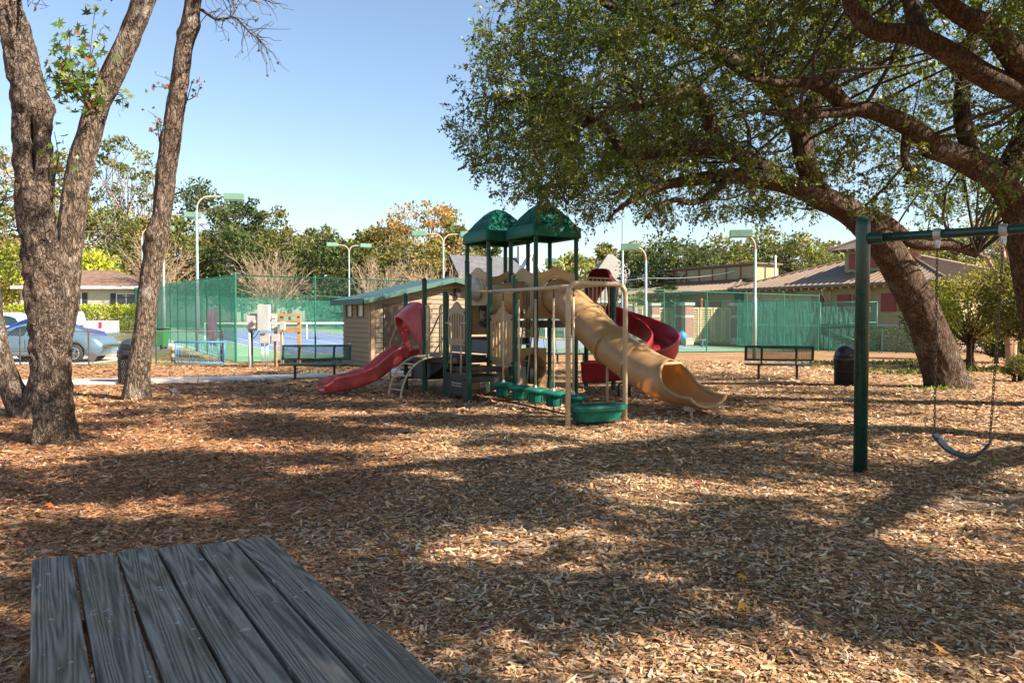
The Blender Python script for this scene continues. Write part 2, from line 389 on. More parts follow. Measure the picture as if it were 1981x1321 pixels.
def perforated():
    m = bpy.data.materials.new('perforated_sheet'); t, b = nodes_of(m); N, L = t.nodes, t.links
    b.inputs['Base Color'].default_value = (0.006, 0.045, 0.038, 1); b.inputs['Roughness'].default_value = 0.35
    tc = N.new('ShaderNodeTexCoord'); mp = N.new('ShaderNodeMapping'); mp.inputs['Rotation'].default_value = (0, math.radians(45), 0); mp.inputs['Scale'].default_value = (23, 0, 23)
    L.new(tc.outputs['Object'], mp.inputs[0])
    fr = N.new('ShaderNodeVectorMath'); fr.operation = 'FRACTION'; L.new(mp.outputs[0], fr.inputs[0])
    sb = N.new('ShaderNodeVectorMath'); sb.operation = 'SUBTRACT'; sb.inputs[1].default_value = (0.5, 0, 0.5); L.new(fr.outputs[0], sb.inputs[0])
    ln = N.new('ShaderNodeVectorMath'); ln.operation = 'LENGTH'; L.new(sb.outputs[0], ln.inputs[0])
    lt = N.new('ShaderNodeMath'); lt.operation = 'LESS_THAN'; lt.inputs[1].default_value = 0.36; L.new(ln.outputs['Value'], lt.inputs[0])
    tp = N.new('ShaderNodeBsdfTransparent'); mx = N.new('ShaderNodeMixShader'); L.new(lt.outputs[0], mx.inputs[0]); L.new(b.outputs[0], mx.inputs[1]); L.new(tp.outputs[0], mx.inputs[2])
    L.new(mx.outputs[0], N['Material Output'].inputs[0]); return m
PERF = perforated()

def brick_mat(name, c1, c2, mortar, sc):
    m = bpy.data.materials.new(name); t, b = nodes_of(m); N, L = t.nodes, t.links
    tc = N.new('ShaderNodeTexCoord'); mp = N.new('ShaderNodeMapping'); mp.inputs['Rotation'].default_value = (math.radians(90), 0, 0)
    cm = N.new('ShaderNodeCombineXYZ'); sp = N.new('ShaderNodeSeparateXYZ'); L.new(tc.outputs['Object'], sp.inputs[0])
    ad = N.new('ShaderNodeMath'); L.new(sp.outputs[0], ad.inputs[0]); L.new(sp.outputs[1], ad.inputs[1]); L.new(ad.outputs[0], cm.inputs[0]); L.new(sp.outputs[2], cm.inputs[1])
    br = N.new('ShaderNodeTexBrick'); br.inputs['Scale'].default_value = sc; br.inputs['Color1'].default_value = (*c1, 1); br.inputs['Color2'].default_value = (*c2, 1); br.inputs['Mortar'].default_value = (*mortar, 1)
    L.new(cm.outputs[0], br.inputs[0]); L.new(br.outputs[0], b.inputs['Base Color']); b.inputs['Roughness'].default_value = 0.85
    return m
BRICK = brick_mat('brick_wall', (0.28, 0.13, 0.09), (0.36, 0.19, 0.14), (0.34, 0.29, 0.25), 3.6)

def ground_mat():
    m = bpy.data.materials.new('mulch_ground'); t, b = nodes_of(m); N, L = t.nodes, t.links
    tc = N.new('ShaderNodeTexCoord')
    vo = N.new('ShaderNodeTexVoronoi'); vo.inputs['Scale'].default_value = 26; mp = N.new('ShaderNodeMapping'); mp.inputs['Scale'].default_value = (1, 1.9, 1); L.new(tc.outputs['Object'], mp.inputs[0]); L.new(mp.outputs[0], vo.inputs['Vector'])
    r = N.new('ShaderNodeValToRGB'); sp = N.new('ShaderNodeSeparateColor'); L.new(vo.outputs['Color'], sp.inputs[0]); L.new(sp.outputs[0], r.inputs[0])
    e = r.color_ramp.elements; e[0].color = (0.16, 0.088, 0.045, 1); e[1].color = (0.56, 0.37, 0.20, 1); x = e.new(0.45); x.color = (0.36, 0.22, 0.115, 1)
    no = N.new('ShaderNodeTexNoise'); no.inputs['Scale'].default_value = 0.5; no.inputs['Detail'].default_value = 5; L.new(tc.outputs['Object'], no.inputs[0])
    r2 = N.new('ShaderNodeValToRGB'); r2.color_ramp.elements[0].position = 0.35; r2.color_ramp.elements[0].color = (0.72, 0.68, 0.64, 1); r2.color_ramp.elements[1].position = 0.7; r2.color_ramp.elements[1].color = (1.1, 1.05, 1, 1); L.new(no.outputs[0], r2.inputs[0])
    mu = N.new('ShaderNodeMixRGB'); mu.blend_type = 'MULTIPLY'; mu.inputs[0].default_value = 1; L.new(r.outputs[0], mu.inputs[1]); L.new(r2.outputs[0], mu.inputs[2])
    # bare, scuffed soil below the swing
    cs = N.new('ShaderNodeVectorMath'); cs.operation = 'SUBTRACT'; cs.inputs[1].default_value = (4.15, 6.75, 0); L.new(tc.outputs['Object'], cs.inputs[0])
    sc = N.new('ShaderNodeVectorMath'); sc.operation = 'MULTIPLY'; sc.inputs[1].default_value = (1.15, 1.7, 0); L.new(cs.outputs[0], sc.inputs[0])
    ln = N.new('ShaderNodeVectorMath'); ln.operation = 'LENGTH'; L.new(sc.outputs[0], ln.inputs[0])
    n3 = N.new('ShaderNodeTexNoise'); n3.inputs['Scale'].default_value = 4; L.new(tc.outputs['Object'], n3.inputs[0])
    sm = N.new('ShaderNodeMath'); sm.operation = 'MULTIPLY_ADD'; sm.inputs[1].default_value = 0.7; L.new(n3.outputs[0], sm.inputs[0]); L.new(ln.outputs['Value'], sm.inputs[2])
    ss = N.new('ShaderNodeMapRange'); ss.inputs[1].default_value = 0.85; ss.inputs[2].default_value = 1.35; ss.inputs[3].default_value = 1; ss.inputs[4].default_value = 0; L.new(sm.outputs[0], ss.inputs[0])
    mx = N.new('ShaderNodeMixRGB'); mx.inputs[2].default_value = (0.26, 0.19, 0.135, 1); L.new(ss.outputs[0], mx.inputs[0]); L.new(mu.outputs[0], mx.inputs[1])
    L.new(mx.outputs[0], b.inputs['Base Color']); b.inputs['Roughness'].default_value = 0.95; b.inputs['Specular IOR Level'].default_value = 0.1
    bu = N.new('ShaderNodeBump'); bu.inputs['Strength'].default_value = 0.8; bu.inputs['Distance'].default_value = 0.03; L.new(sp.outputs[1], bu.inputs['Height']); L.new(bu.outputs[0], b.inputs['Normal'])
    return m
GROUND = ground_mat()
LAWN = mat('lawn', (0.20, 0.175, 0.06), (0.36, 0.29, 0.12), 1.2, 0.95, 0.6, 30, detail=8)
ASPH = mat('driveway', (0.40, 0.37, 0.34), (0.50, 0.465, 0.43), 1.2, 0.9, 0.2, 30)
COURTG = mat('court_green', (0.13, 0.27, 0.15), (0.17, 0.33, 0.19), 0.7, 0.8, 0.1, 30)
COURTB = mat('court_blue', (0.13, 0.20, 0.33), (0.16, 0.24, 0.38), 0.7, 0.8, 0.1, 30)

# ------------------------------------------------------------------ the ground and what is laid on it
def spread(lo, hi, step, far_lo, far_hi, k=22):
    a = np.arange(lo, hi, step)
    return np.concatenate([lo - np.geomspace(step*2, lo - far_lo, k)[::-1], a, hi + np.geomspace(step*2, far_hi - hi, k)])
def grid_mesh(name, X, Y, Z, m, parent=None, smooth=True):
    ny, nx = X.shape; i, j = np.meshgrid(np.arange(ny-1), np.arange(nx-1), indexing='ij'); b = i*nx + j
    return mesh_np(name, np.stack([X, Y, Z], -1), np.stack([b, b+1, b+nx+1, b+nx], -1).reshape(-1, 4), m, parent, smooth=smooth)
X, Y = np.meshgrid(spread(-24, 26, 0.26, -900, 900), spread(1, 30, 0.22, -80, 1600, 26))
tag(grid_mesh('ground', X, Y, gh(X, Y), GROUND), kind='structure')

def sheet(name, o, ex, ey, lx, ly, off, m, res=1.5, kind='structure', parent=None):
    a = np.linspace(0, lx, max(2, int(lx/res)+1)); b = np.linspace(0, ly, max(2, int(ly/res)+1)); A, B = np.meshgrid(a, b)
    Xs = o[0] + ex[0]*A + ey[0]*B; Ys = o[1] + ex[1]*A + ey[1]*B
    ob = grid_mesh(name, Xs, Ys, gz(Xs, Ys) + off, m, parent)
    if kind: ob['kind'] = kind
    return ob
E1, E2 = np.array([1.0, 0]), np.array([0, 1.0])
# lawn behind the low fence and far meadow under the trees
sheet('lawn', (-70, 27.9), E1, E2, 60, 52, 0.006, LAWN, 2)
sheet('lawn', (-60, 80), E1, E2, 130, 90, 0.006, LAWN, 5)
sheet('driveway', (-40, 28.15), E1, E2, 24.6, 4.4, 0.012, ASPH, 1.0)
sheet('driveway', (-44, 33.2), E1, E2, 27, 11.2, 0.012, ASPH, 1.5)
# court: corner Q, long side away from the viewer
Q = np.array([-10.3, 28.9, 0.0]); CW, CL = 33.0, 43.0
def cq(u, v): return (Q + U*u + V*v)[:2]
sheet('tennis_court', cq(0.06, 0.06), U[:2], V[:2], CW - 0.12, CL - 0.12, 0.030, COURTG, 1.0)
for u0 in (3.2, 18.6):
    c = sheet('playing_area', cq(u0, 4.2), U[:2], V[:2], 11.0, 34.0, 0.036, COURTB, 1.0)
    for (a, b, lx, ly) in ((0, 0, 0.08, 34), (10.92, 0, 0.08, 34), (0.08, 0, 10.84, 0.10), (0.08, 33.9, 10.84, 0.10), (1.4, 0.1, 0.08, 33.8), (9.5, 0.1, 0.08, 33.8), (1.48, 10.5, 8.02, 0.08), (1.48, 23.5, 8.02, 0.08), (5.46, 10.58, 0.08, 12.92)):
        o = cq(u0 + a, 4.2 + b); sheet('court_line', o, U[:2], V[:2], lx, ly, 0.041, WHITE, 1.0)

# concrete path: slabs with joints
pp = spline([(-26, 17.6, 0), (-17, 18.9, 0), (-10.7, 20.25, 0), (-6.6, 21.8, 0), (-4.6, 23.2, 0), (-3.3, 24.9, 0)], step=0.25)
sw = thing('sidewalk', 'pale concrete footpath running behind the bench to the shed', 'footpath', (-10.7, 20.25, 0)); sw['kind'] = 'structure'; del sw['category']
acc = 0; start = 0
for i in range(1, len(pp)):
    acc += np.linalg.norm(pp[i] - pp[i-1])
    if acc >= 1.5 or i == len(pp) - 1:
        seg = pp[start:i+1].copy(); d0 = (seg[1]-seg[0]); d0 /= np.linalg.norm(d0); seg[0] += d0*0.012; d1 = seg[-1]-seg[-2]; d1 /= np.linalg.norm(d1); seg[-1] -= d1*0.012
        seg -= np.array([-10.7, 20.25, 0])
        MB().sweep(seg, [(-0.72, -0.06), (-0.72, 0.035), (0.72, 0.035), (0.72, -0.06)], closed=True).build('slab', CONC, sw); start = i; acc = 0

# wood chips: nobody could count them
def chips(n_list):
    Vs, Fs, Cs = [], [], []; off = 0
    pal = [(0.58, 0.37, 0.19), (0.50, 0.31, 0.155), (0.44, 0.265, 0.13), (0.33, 0.19, 0.092), (0.20, 0.11, 0.055), (0.52, 0.42, 0.30), (0.38, 0.30, 0.215), (0.64, 0.47, 0.29), (0.38, 0.195, 0.09), (0.14, 0.08, 0.045)]
    for (d0, d1, dens, sz) in n_list:
        w = 0.78
        area = w * (d1*d1 - d0*d0); n = int(area * dens)
        y = np.sqrt(rng.uniform(d0*d0, d1*d1, n)); x = rng.uniform(-w, w, n) * y + rng.uniform(-1, 1, n)
        if d1 > 15:
            k = ~((y > 17.5) & (x < -9.0 + (y - 20.3)*1.9 + 1.2) & (y < 27) & (np.abs((y - 20.25) - (x + 10.7) * 0.30) < 1.0)); x, y = x[k], y[k]
        bare = ((x - 4.15)*1.15)**2 + ((y - 6.75)*1.7)**2 < 0.5 * rng.uniform(0.0, 1.3, len(x))**1.0 * (rng.uniform(0, 1, len(x)) < 0.8); x, y = x[~bare], y[~bare]; n = len(x)
        z = gh(x, y) + rng.uniform(0.002, 0.022, n)
        L = sz * rng.lognormal(-0.12, 0.62, n); L = np.clip(L, sz*0.28, sz*3.4); wd = np.minimum(L * rng.uniform(0.14, 0.55, n), sz*0.75)
        a = rng.uniform(0, np.pi, n); tl = rng.normal(0, 0.22, n); ro = rng.normal(0, 0.35, n)
        D = np.stack([np.cos(a)*np.cos(tl), np.sin(a)*np.cos(tl), np.sin(tl)], 1); S = np.stack([-np.sin(a)*np.cos(ro), np.cos(a)*np.cos(ro), np.sin(ro)], 1)
        P = np.stack([x, y, z], 1); h = (L/2)[:, None]; g = (wd/2)[:, None]; k1, k2, k3, k4 = (rng.uniform(0.45, 1.1, (n, 1)) for _ in range(4)); e1, e2 = rng.uniform(0.75, 1.1, (n, 1)), rng.uniform(0.75, 1.1, (n, 1))
        v = np.stack([P - D*h*e1 - S*g*k1, P + D*h*e2 - S*g*k2, P + D*h + S*g*k3, P - D*h + S*g*k4], 1)
        Vs.append(v.reshape(-1, 3)); Fs.append(np.arange(n*4).reshape(n, 4) + off); off += n*4
        c = palette(pal, n, rng, 0.16) * (0.62 + 0.76*fbm(x*1.1, y*1.1, 8.8, 3))[:, None]
        lf = smooth01((-0.2 - x + 0.9*(fbm(x*0.7, y*0.7, 6.1, 2) - 0.5)*2) / 2.0)[:, None] * 0.75                 # older, redder litter on the side of the gum trees
        Cs.append(c * (1 - lf) + c * np.array([0.78, 0.58, 0.50]) * lf)
    o = mesh_np('wood_chips', np.vstack(Vs), np.vstack(Fs), CHIPM, tint=np.vstack(Cs))
    tag(o, 'loose tan and grey wood chips covering the playground floor', 'wood chips', kind='stuff')
chips([(2.4, 5.0, 4800, 0.026), (5.0, 8.5, 2400, 0.033), (8.5, 13, 1000, 0.043), (13, 19, 380, 0.056), (19, 31, 95, 0.075)])

def litter():
    n = 15000; y = np.sqrt(rng.uniform(2.4**2, 13**2, n)); x = -rng.uniform(0.0, 0.75, n)*y - rng.exponential(0.4, n) + 0.4
    dens = fbm(x*0.6, y*0.6, 3.3, 3); k = dens > 0.42; x, y = x[k], y[k]; n = len(x)
    P = np.stack([x, y, gh(x, y) + rng.uniform(0.01, 0.032, n)], 1); a = rng.uniform(0, np.pi, n); D = np.stack([np.cos(a), np.sin(a), rng.normal(0, 0.12, n)], 1)
    L = rng.uniform(0.09, 0.20, n)
    v, f = leaf_arrays(P, D, L, 0.026, rng, 0.02)
    o = mesh_np('pine_straw', v, f, CHIPM, tint=palette([(0.30, 0.115, 0.055), (0.22, 0.085, 0.045), (0.36, 0.17, 0.08)], n, rng))
    tag(o, 'reddish brown pine straw scattered over the chips by the picnic table', 'pine straw', kind='stuff')
    n = 900; y = np.sqrt(rng.uniform(2.6**2, 24**2, n)); x = rng.uniform(-0.78, 0.78, n)*y
    keep = rng.uniform(0, 1, n) < np.where(x < -1.5, 1.0, 0.5); x, y = x[keep], y[keep]; n = len(x)
    P = np.stack([x, y, gh(x, y) + 0.035 + rng.uniform(0, 0.015, n)], 1); D = np.stack([rng.normal(0, 0.3, n), rng.normal(0, 0.3, n), np.ones(n)], 1)
    v, f, k = star_arrays(P, D, rng.uniform(0.05, 0.12, n), rng)
    c = palette([(0.50, 0.20, 0.03), (0.55, 0.32, 0.04), (0.38, 0.10, 0.03), (0.42, 0.05, 0.04), (0.30, 0.13, 0.06), (0.45, 0.22, 0.08), (0.30, 0.30, 0.08)], n, rng)
    o = mesh_np('fallen_leaves', v, f, FALLEN, tint=np.repeat(c, k, 0))
    tag(o, 'orange yellow and red fallen leaves dotted over the wood chips', 'fallen leaves', kind='stuff')
litter()

# ------------------------------------------------------------------ play structure (local axes: x along U, y along V)
PS = thing('play_structure', 'large playground climber with two green shingled roofs and tan and red slides', 'playground', (-0.85, 15.3, 0), TH)
def pst(name, mb, m, parent=None, **k): return mb.build(name, m, parent or PS, **k)
def post(u, v, h, r=0.055, cap=True, name='post'):
    pr = [(r, -0.25), (r, h - 0.05)]
    if cap: pr += [(r*1.08, h - 0.05), (r*1.08, h - 0.02), (r*0.9, h + 0.01), (r*0.45, h + 0.035), (0.004, h + 0.04)]
    return pst(name, MB().lathe(pr, (u, v, 0), 16), GREEN, smooth=False, bevel=0)
sA, sB, sC, sD, sG, sF, sI, sH = (0,0), (0,1.06), (0,2.12), (0,3.18), (1.06,0), (1.06,1.06), (1.06,2.12), (1.06,3.18)
for q, h in ((sA,2.48),(sB,2.18),(sC,2.5),(sD,2.2),(sG,2.48),(sF,2.94),(sI,2.95),(sH,2.2)): post(*q, h)
N1, N2, S1 = (1.53, 1.96), (1.92, 0.56), 1.06
for n0 in (N1, N2):
    for a in (0, S1):
        for b in (0, S1): post(n0[0]+a, n0[1]+b, 3.50, 0.05, False, 'roof_post')
for v in (0.56, 1.62): post(4.04, v, 2.45)

def deck(u0, v0, u1, v1, z, t=0.06, name='deck'):
    d = pst(name, MB().box(((u0+u1)/2, (v0+v1)/2, z - t/2), (u1-u0, v1-v0, t)), BROWNV, bevel=0.012)
    m = MB()
    for (a, b, c, e) in ((u0, v0, u1, v0), (u0, v1, u1, v1), (u0, v0, u0, v1), (u1, v0, u1, v1)): m.bar((a, b, z-0.10), (c, e, z-0.10), 0.045, 0.11)
    pst('deck_frame', m, BROWNV, d)
    return d
deck(0.06, 1.10, 1.0, 3.14, 0.85); deck(1.12, 1.98, 2.56, 3.0, 1.20); deck(1.96, 0.60, 2.94, 1.58, 1.60); deck(3.0, 0.60, 4.0, 1.58, 1.60)
# bowed transfer steps between the first four posts
for k, (v0, z) in enumerate(((0.0, 0.47), (0.38, 0.64))):
    pts = [(u, v0 - 0.16*math.sin(math.pi*(u-0.04)/0.98)) for u in np.linspace(0.04, 1.02, 12)] + [(1.02, 1.06), (0.04, 1.06)]
    st = pst('transfer_step', MB().prism(pts, (0, 0, z - 0.045), (1,0,0), (0,1,0), 0.09), BROWNV, bevel=0.012)
    m = MB()
    for u in np.linspace(0.12, 0.94, 8): m.lathe([(0.012, 0), (0.012, 0.004)], (u, v0 - 0.16*math.sin(math.pi*(u-0.04)/0.98) - 0.001, z-0.045), 8, ax=np.array([[1,0,0],[0,0,1],[0,-1,0]]))
    pst('step_hole', m, BLACK, st)['kind'] = 'stuff'
# dark transfer panel with handles
m = MB()
for c, d in (((0, 0.53, 0.46), (0.05, 0.92, 0.14)), ((0, 0.15, 0.15), (0.05, 0.20, 0.62)), ((0, 0.90, 0.15), (0.05, 0.20, 0.62)), ((0, 0.53, 0.24), (0.045, 0.56, 0.30))): m.box(c, d)
tp = pst('transfer_panel', m, BROWNV, bevel=0.01)
pst('hand_slot', MB().box((-0.027, 0.50, 0.33), (0.012, 0.44, 0.022)).box((-0.027, 0.50, 0.28), (0.012, 0.44, 0.02)), mat('worn_edge', (0.30,0.28,0.26),(0.42,0.40,0.38),30,0.6), tp)
for v, e in ((0.78, 1.02), (0.33, 0.05)):
    pst('grab_rail', MB().tube(bent([(-0.01, v, 0.5), (-0.01, v, 1.55), (-0.01, e, 1.55)], 0.12), 0.02, 10), TANP, smooth=True)
# arch climber with rungs
rails = []
for v in (1.27, 1.93):
    p = spline([(0.02, v, 0.84), (-0.38, v, 0.80), (-0.68, v, 0.60), (-0.86, v, 0.28), (-0.95, v, -0.10)], n=6); rails.append(p)
    pst('climber_rail', MB().tube(p, 0.022, 10), TANP, smooth=True)
for i in (5, 10, 15, 20):
    pst('climber_rung', MB().cyl(rails[0][i], rails[1][i], 0.017, n=8), TANP, smooth=True)
# looped bars beside the climber and at the upper openings
def loop_bars(a, b, z0, z1, n, name='loop_barrier'):
    a = np.array([*a, 0.0]); b = np.array([*b, 0.0]); m = MB()
    m.tube(bent([a + [0,0,z1], b + [0,0,z1], b + [0,0,z0]], 0.10), 0.019, 10)
    for k in range(1, n+1):
        c = a + (b-a)*k/(n+1); m.cyl(c + [0,0,z0], c + [0,0,z1], 0.013, n=8)
    m.cyl(a + (b-a)*0.15 + [0,0,z0+0.01], b + [0,0,z0+0.01], 0.013, n=8)
    return pst(name, m, TANP, smooth=True)
loop_bars((0.0, 2.10), (0.0, 1.86), 0.88, 1.92, 2); loop_bars((0.0, 1.08), (0.0, 1.34), 0.88, 1.92, 2)
loop_bars((1.53, 1.96), (1.95, 1.93), 1.22, 2.35, 3); loop_bars((1.92, 0.56), (1.90, 0.95), 1.24, 2.42, 3)
loop_bars((2.98, 0.56), (4.02, 0.56), 1.62, 2.56, 8)
# slatted panels
def slatted(a, b, z0, z1, n=6):
    a = np.array([*a, 0.0]); b = np.array([*b, 0.0]); ex = (b-a); L = np.linalg.norm(ex); ex /= L; ez = np.array([0,0,1.0]); m = MB()
    def top(x):
        t = x/L; return z1 - 0.17 + 0.17*math.exp(-((t-0.5)/0.20)**2)
    def slot_top(x): return z1 - 0.24 - 0.20*abs(x/L - 0.5)**1.6*2
    bw = 0.07; xs = np.linspace(bw, L-bw, n+1); sw_ = (L-2*bw)/n*0.42
    m.prism([(0, z0), (L, z0), (L, z0+0.17), (0, z0+0.17)], a, ex, ez, 0.04)
    # uprights between the slots
    cents = [(xs[i]+xs[i+1])/2 for i in range(n)]
    edges = [0] + [q for c in cents for q in (c - sw_/2, c + sw_/2)] + [L]
    for i in range(0, len(edges), 2): m.prism([(edges[i], z0+0.17), (edges[i+1], z0+0.17), (edges[i+1], slot_top(edges[i+1])), (edges[i], slot_top(edges[i]))], a, ex, ez, 0.04)
    q = list(np.linspace(0, L, 25)); m.prism([(x, slot_top(x)) for x in q] + [(x, top(x)) for x in reversed(q)], a, ex, ez, 0.04)
    m.tube([a + ex*x + ez*(top(x)) for x in q], 0.026, 8)
    o = pst('slatted_panel', m, TAN)
    c = MB()
    for x in (0.03, L-0.03):
        for z in (z0+0.06, z1-0.24): c.box(a + ex*x + ez*z, (0.06, 0.06, 0.05))
    pst('clamp', c, BLACK, o)['kind'] = 'stuff'; return o
slatted((1.06, 3.12), (1.06, 2.18), 1.02, 2.02); slatted((1.06, 1.0), (1.06, 0.06), 0.66, 1.86)
# panel with a round opening
def ring_panel(a, b, z0, z1, c, r, name, m_=TAN, th=0.035, bump=0.14):
    a = np.array([*a, 0.0]); b = np.array([*b, 0.0]); ex = b-a; L = np.linalg.norm(ex); ex /= L; ez = np.array([0,0,1.0]); nz = np.cross(ex, ez)
    def top(x): return z1 - bump + bump*math.exp(-((x/L-0.5)/0.24)**2)
    out = [(x, z0) for x in np.linspace(0, L, 9)] + [(L, z) for z in np.linspace(z0, z1-bump, 8)[1:]] + [(x, top(x)) for x in np.linspace(L, 0, 21)[1:]] + [(0, z) for z in np.linspace(z1-bump, z0, 8)[1:-1]]
    inn = []
    for x, z in out:
        dx, dz = x - c[0], z - c[1]; k = r / math.hypot(dx, dz); inn.append((c[0]+dx*k, c[1]+dz*k))
    n = len(out); Vv = []
    for sgn in (-1, 1):
        for q in (out, inn): Vv += [a + ex*x + ez*z + nz*sgn*th/2 for x, z in q]
    fs = []
    for i in range(n):
        j = (i+1) % n
        fs += [(i, j, n+j, n+i), (2*n+i, 3*n+i, 3*n+j, 2*n+j), (i, 2*n+i, 2*n+j, j), (n+i, n+j, 3*n+j, 3*n+i)]
    o = pst(name, MB().add(Vv, fs), m_, bevel=0)
    ri = MB().tube([a + ex*(c[0]+(r+0.015)*math.cos(t)) + ez*(c[1]+(r+0.015)*math.sin(t)) + nz*0.0 for t in np.linspace(0, 2*math.pi, 29)[:-1]], 0.028, 6, closed=True)
    pst('opening_rim', ri, m_, o, smooth=True)
    return o
# yellow-brown tube slide running down towards -y
ring_panel((1.96, 0.555), (2.94, 0.555), 1.64, 2.78, (0.49, 2.13 - 0.0), 0.40, 'slide_entrance')
UC = 2.45
cl = spline([(UC, 0.57, 2.13), (UC, 0.22, 2.05), (UC, -0.29, 1.75), (UC, -1.31, 1.15), (UC, -2.25, 0.74), (UC, -2.95, 0.54), (UC, -3.4, 0.470), (UC, -3.75, 0.455), (UC, -4.02, 0.47)], step=0.05)
TR = 0.385
iopen = int(np.argmin(np.abs(cl[:, 1] + 3.0)))
def phi_at(i):
    if i <= iopen: return math.pi
    s = (i - iopen) / (len(cl) - 1 - iopen); return math.acos(float(np.interp(s, [0, 0.12, 0.32, 0.6, 0.85, 1], [-1, -0.62, -0.05, 0.28, 0.45, 0.5])))
def circ(i, n=30):
    p = phi_at(i); s = max(0, (i - iopen) / (len(cl) - 1 - iopen)); k = 1 + 0.14*s
    return [(TR*k*math.sin(q)*(1+0.10*s), -TR*math.cos(q) * (1 - 0.12*s)) for q in np.linspace(-p, p, n)]
def plastic_glow():
    m = bpy.data.materials.new('translucent_tan_plastic'); t, b = nodes_of(m); N, L = t.nodes, t.links
    tc = N.new('ShaderNodeTexCoord'); no = N.new('ShaderNodeTexNoise'); no.inputs['Scale'].default_value = 3.5; no.inputs['Detail'].default_value = 6; L.new(tc.outputs['Object'], no.inputs[0])
    r = N.new('ShaderNodeValToRGB'); r.color_ramp.elements[0].position = 0.3; r.color_ramp.elements[0].color = (0.38, 0.235, 0.105, 1); r.color_ramp.elements[1].position = 0.7; r.color_ramp.elements[1].color = (0.46, 0.29, 0.135, 1); L.new(no.outputs[0], r.inputs[0])
    L.new(r.outputs[0], b.inputs['Base Color']); b.inputs['Roughness'].default_value = 0.4
    tr = N.new('ShaderNodeBsdfTranslucent'); tr.inputs[0].default_value = (0.75, 0.22, 0.02, 1)
    mx = N.new('ShaderNodeMixShader'); mx.inputs[0].default_value = 0.13; L.new(b.outputs[0], mx.inputs[1]); L.new(tr.outputs[0], mx.inputs[2]); L.new(mx.outputs[0], N['Material Output'].inputs[0])
    return m
TUBEM = plastic_glow()
tube = pst('tube_slide', MB().sweep(cl, circ), TUBEM, smooth=True)
edge = []
t_ = np.gradient(cl, axis=0); t_ /= np.linalg.norm(t_, axis=1)[:, None]
def rimpt(i, e):
    sd = np.cross(t_[i], (0,0,1)); sd /= np.linalg.norm(sd); nn = np.cross(sd, t_[i]); a, b = circ(i)[e]; return cl[i] + sd*a + nn*b
rim = [rimpt(i, 0) for i in range(len(cl)-1, iopen, -1)] + [rimpt(i, -1) for i in range(iopen+1, len(cl))]
k_ = len(cl)-1; endp = circ(k_); sd = np.cross(t_[k_], (0,0,1)); nn = np.cross(sd, t_[k_])
rim += [cl[k_] + sd*a + nn*b for a, b in endp[::-1]][1:-1]
pst('exit_rim', MB().tube(np.array(rim), 0.034, 8, closed=False), TUBEM, tube, smooth=True)
for y0 in (0.05, -0.62, -1.42, -2.22):
    i = int(np.argmin(np.abs(cl[:, 1] - y0))); sd = np.cross(t_[i], (0,0,1)); sd /= np.linalg.norm(sd); nn = np.cross(sd, t_[i])
    if y0 == 0.05: continue
    fl = pst('flange', MB().lathe([(TR-0.01, -0.022), (TR+0.045, -0.022), (TR+0.045, 0.022), (TR-0.01, 0.022)], cl[i], 32, ax=np.array([sd, nn, t_[i]])), TUBEM, tube, smooth=False)
    bo = MB()
    for q in np.linspace(0, 2*math.pi, 13)[:-1]: 
        c = cl[i] + (TR+0.03)*(sd*math.cos(q) + nn*math.sin(q)); bo.bar(c - t_[i]*0.034, c + t_[i]*0.034, 0.02, 0.02)
    pst('flange_bolt', bo, STEEL, tube)['kind'] = 'stuff'
pst('slide_leg', MB().cyl((UC-0.12, -1.42, -0.2), (UC-0.12, -1.42, 0.74), 0.028), TANP, smooth=True)
for sx in (-0.2, 0.22):
    pst('slide_foot', MB().bar((UC+sx, -3.85, 0.10), (UC+sx*1.5, -3.95, -0.05), 0.05, 0.04).box((UC+sx, -3.8, 0.10), (0.10, 0.16, 0.08)), TANP)
# red slide with its hood, from the low deck towards -x
def trough(w, h):
    return [(-w-0.03, h-0.03), (-w-0.03, h+0.0), (-w, h+0.012), (-w+0.025, h-0.01), (-w*0.93, 0.08), (-w*0.72, 0.0), (w*0.72, 0.0), (w*0.93, 0.08), (w-0.025, h-0.01), (w, h+0.012), (w+0.03, h), (w+0.03, h-0.03),
            (w+0.01, h-0.05), (w*0.96, 0.06), (w*0.80, -0.04), (w*0.5, -0.09), (-w*0.5, -0.09), (-w*0.80, -0.04), (-w*0.96, 0.06), (-w-0.01, h-0.05)]
p = spline([(0.05, 2.65, 0.86), (-0.22, 2.65, 0.84), (-0.52, 2.65, 0.70), (-0.9, 2.65, 0.42), (-1.25, 2.65, 0.27), (-1.6, 2.65, 0.19), (-2.0, 2.65, 0.15), (-2.16, 2.65, 0.145)], step=0.06)
rs = pst('wave_slide', MB().sweep(p, lambda i: trough(0.27, 0.24 if i > 4 else 0.12) if i < len(p)-4 else trough(0.27, 0.24 - 0.04*(i-len(p)+5)), closed=True), RED, smooth=True)
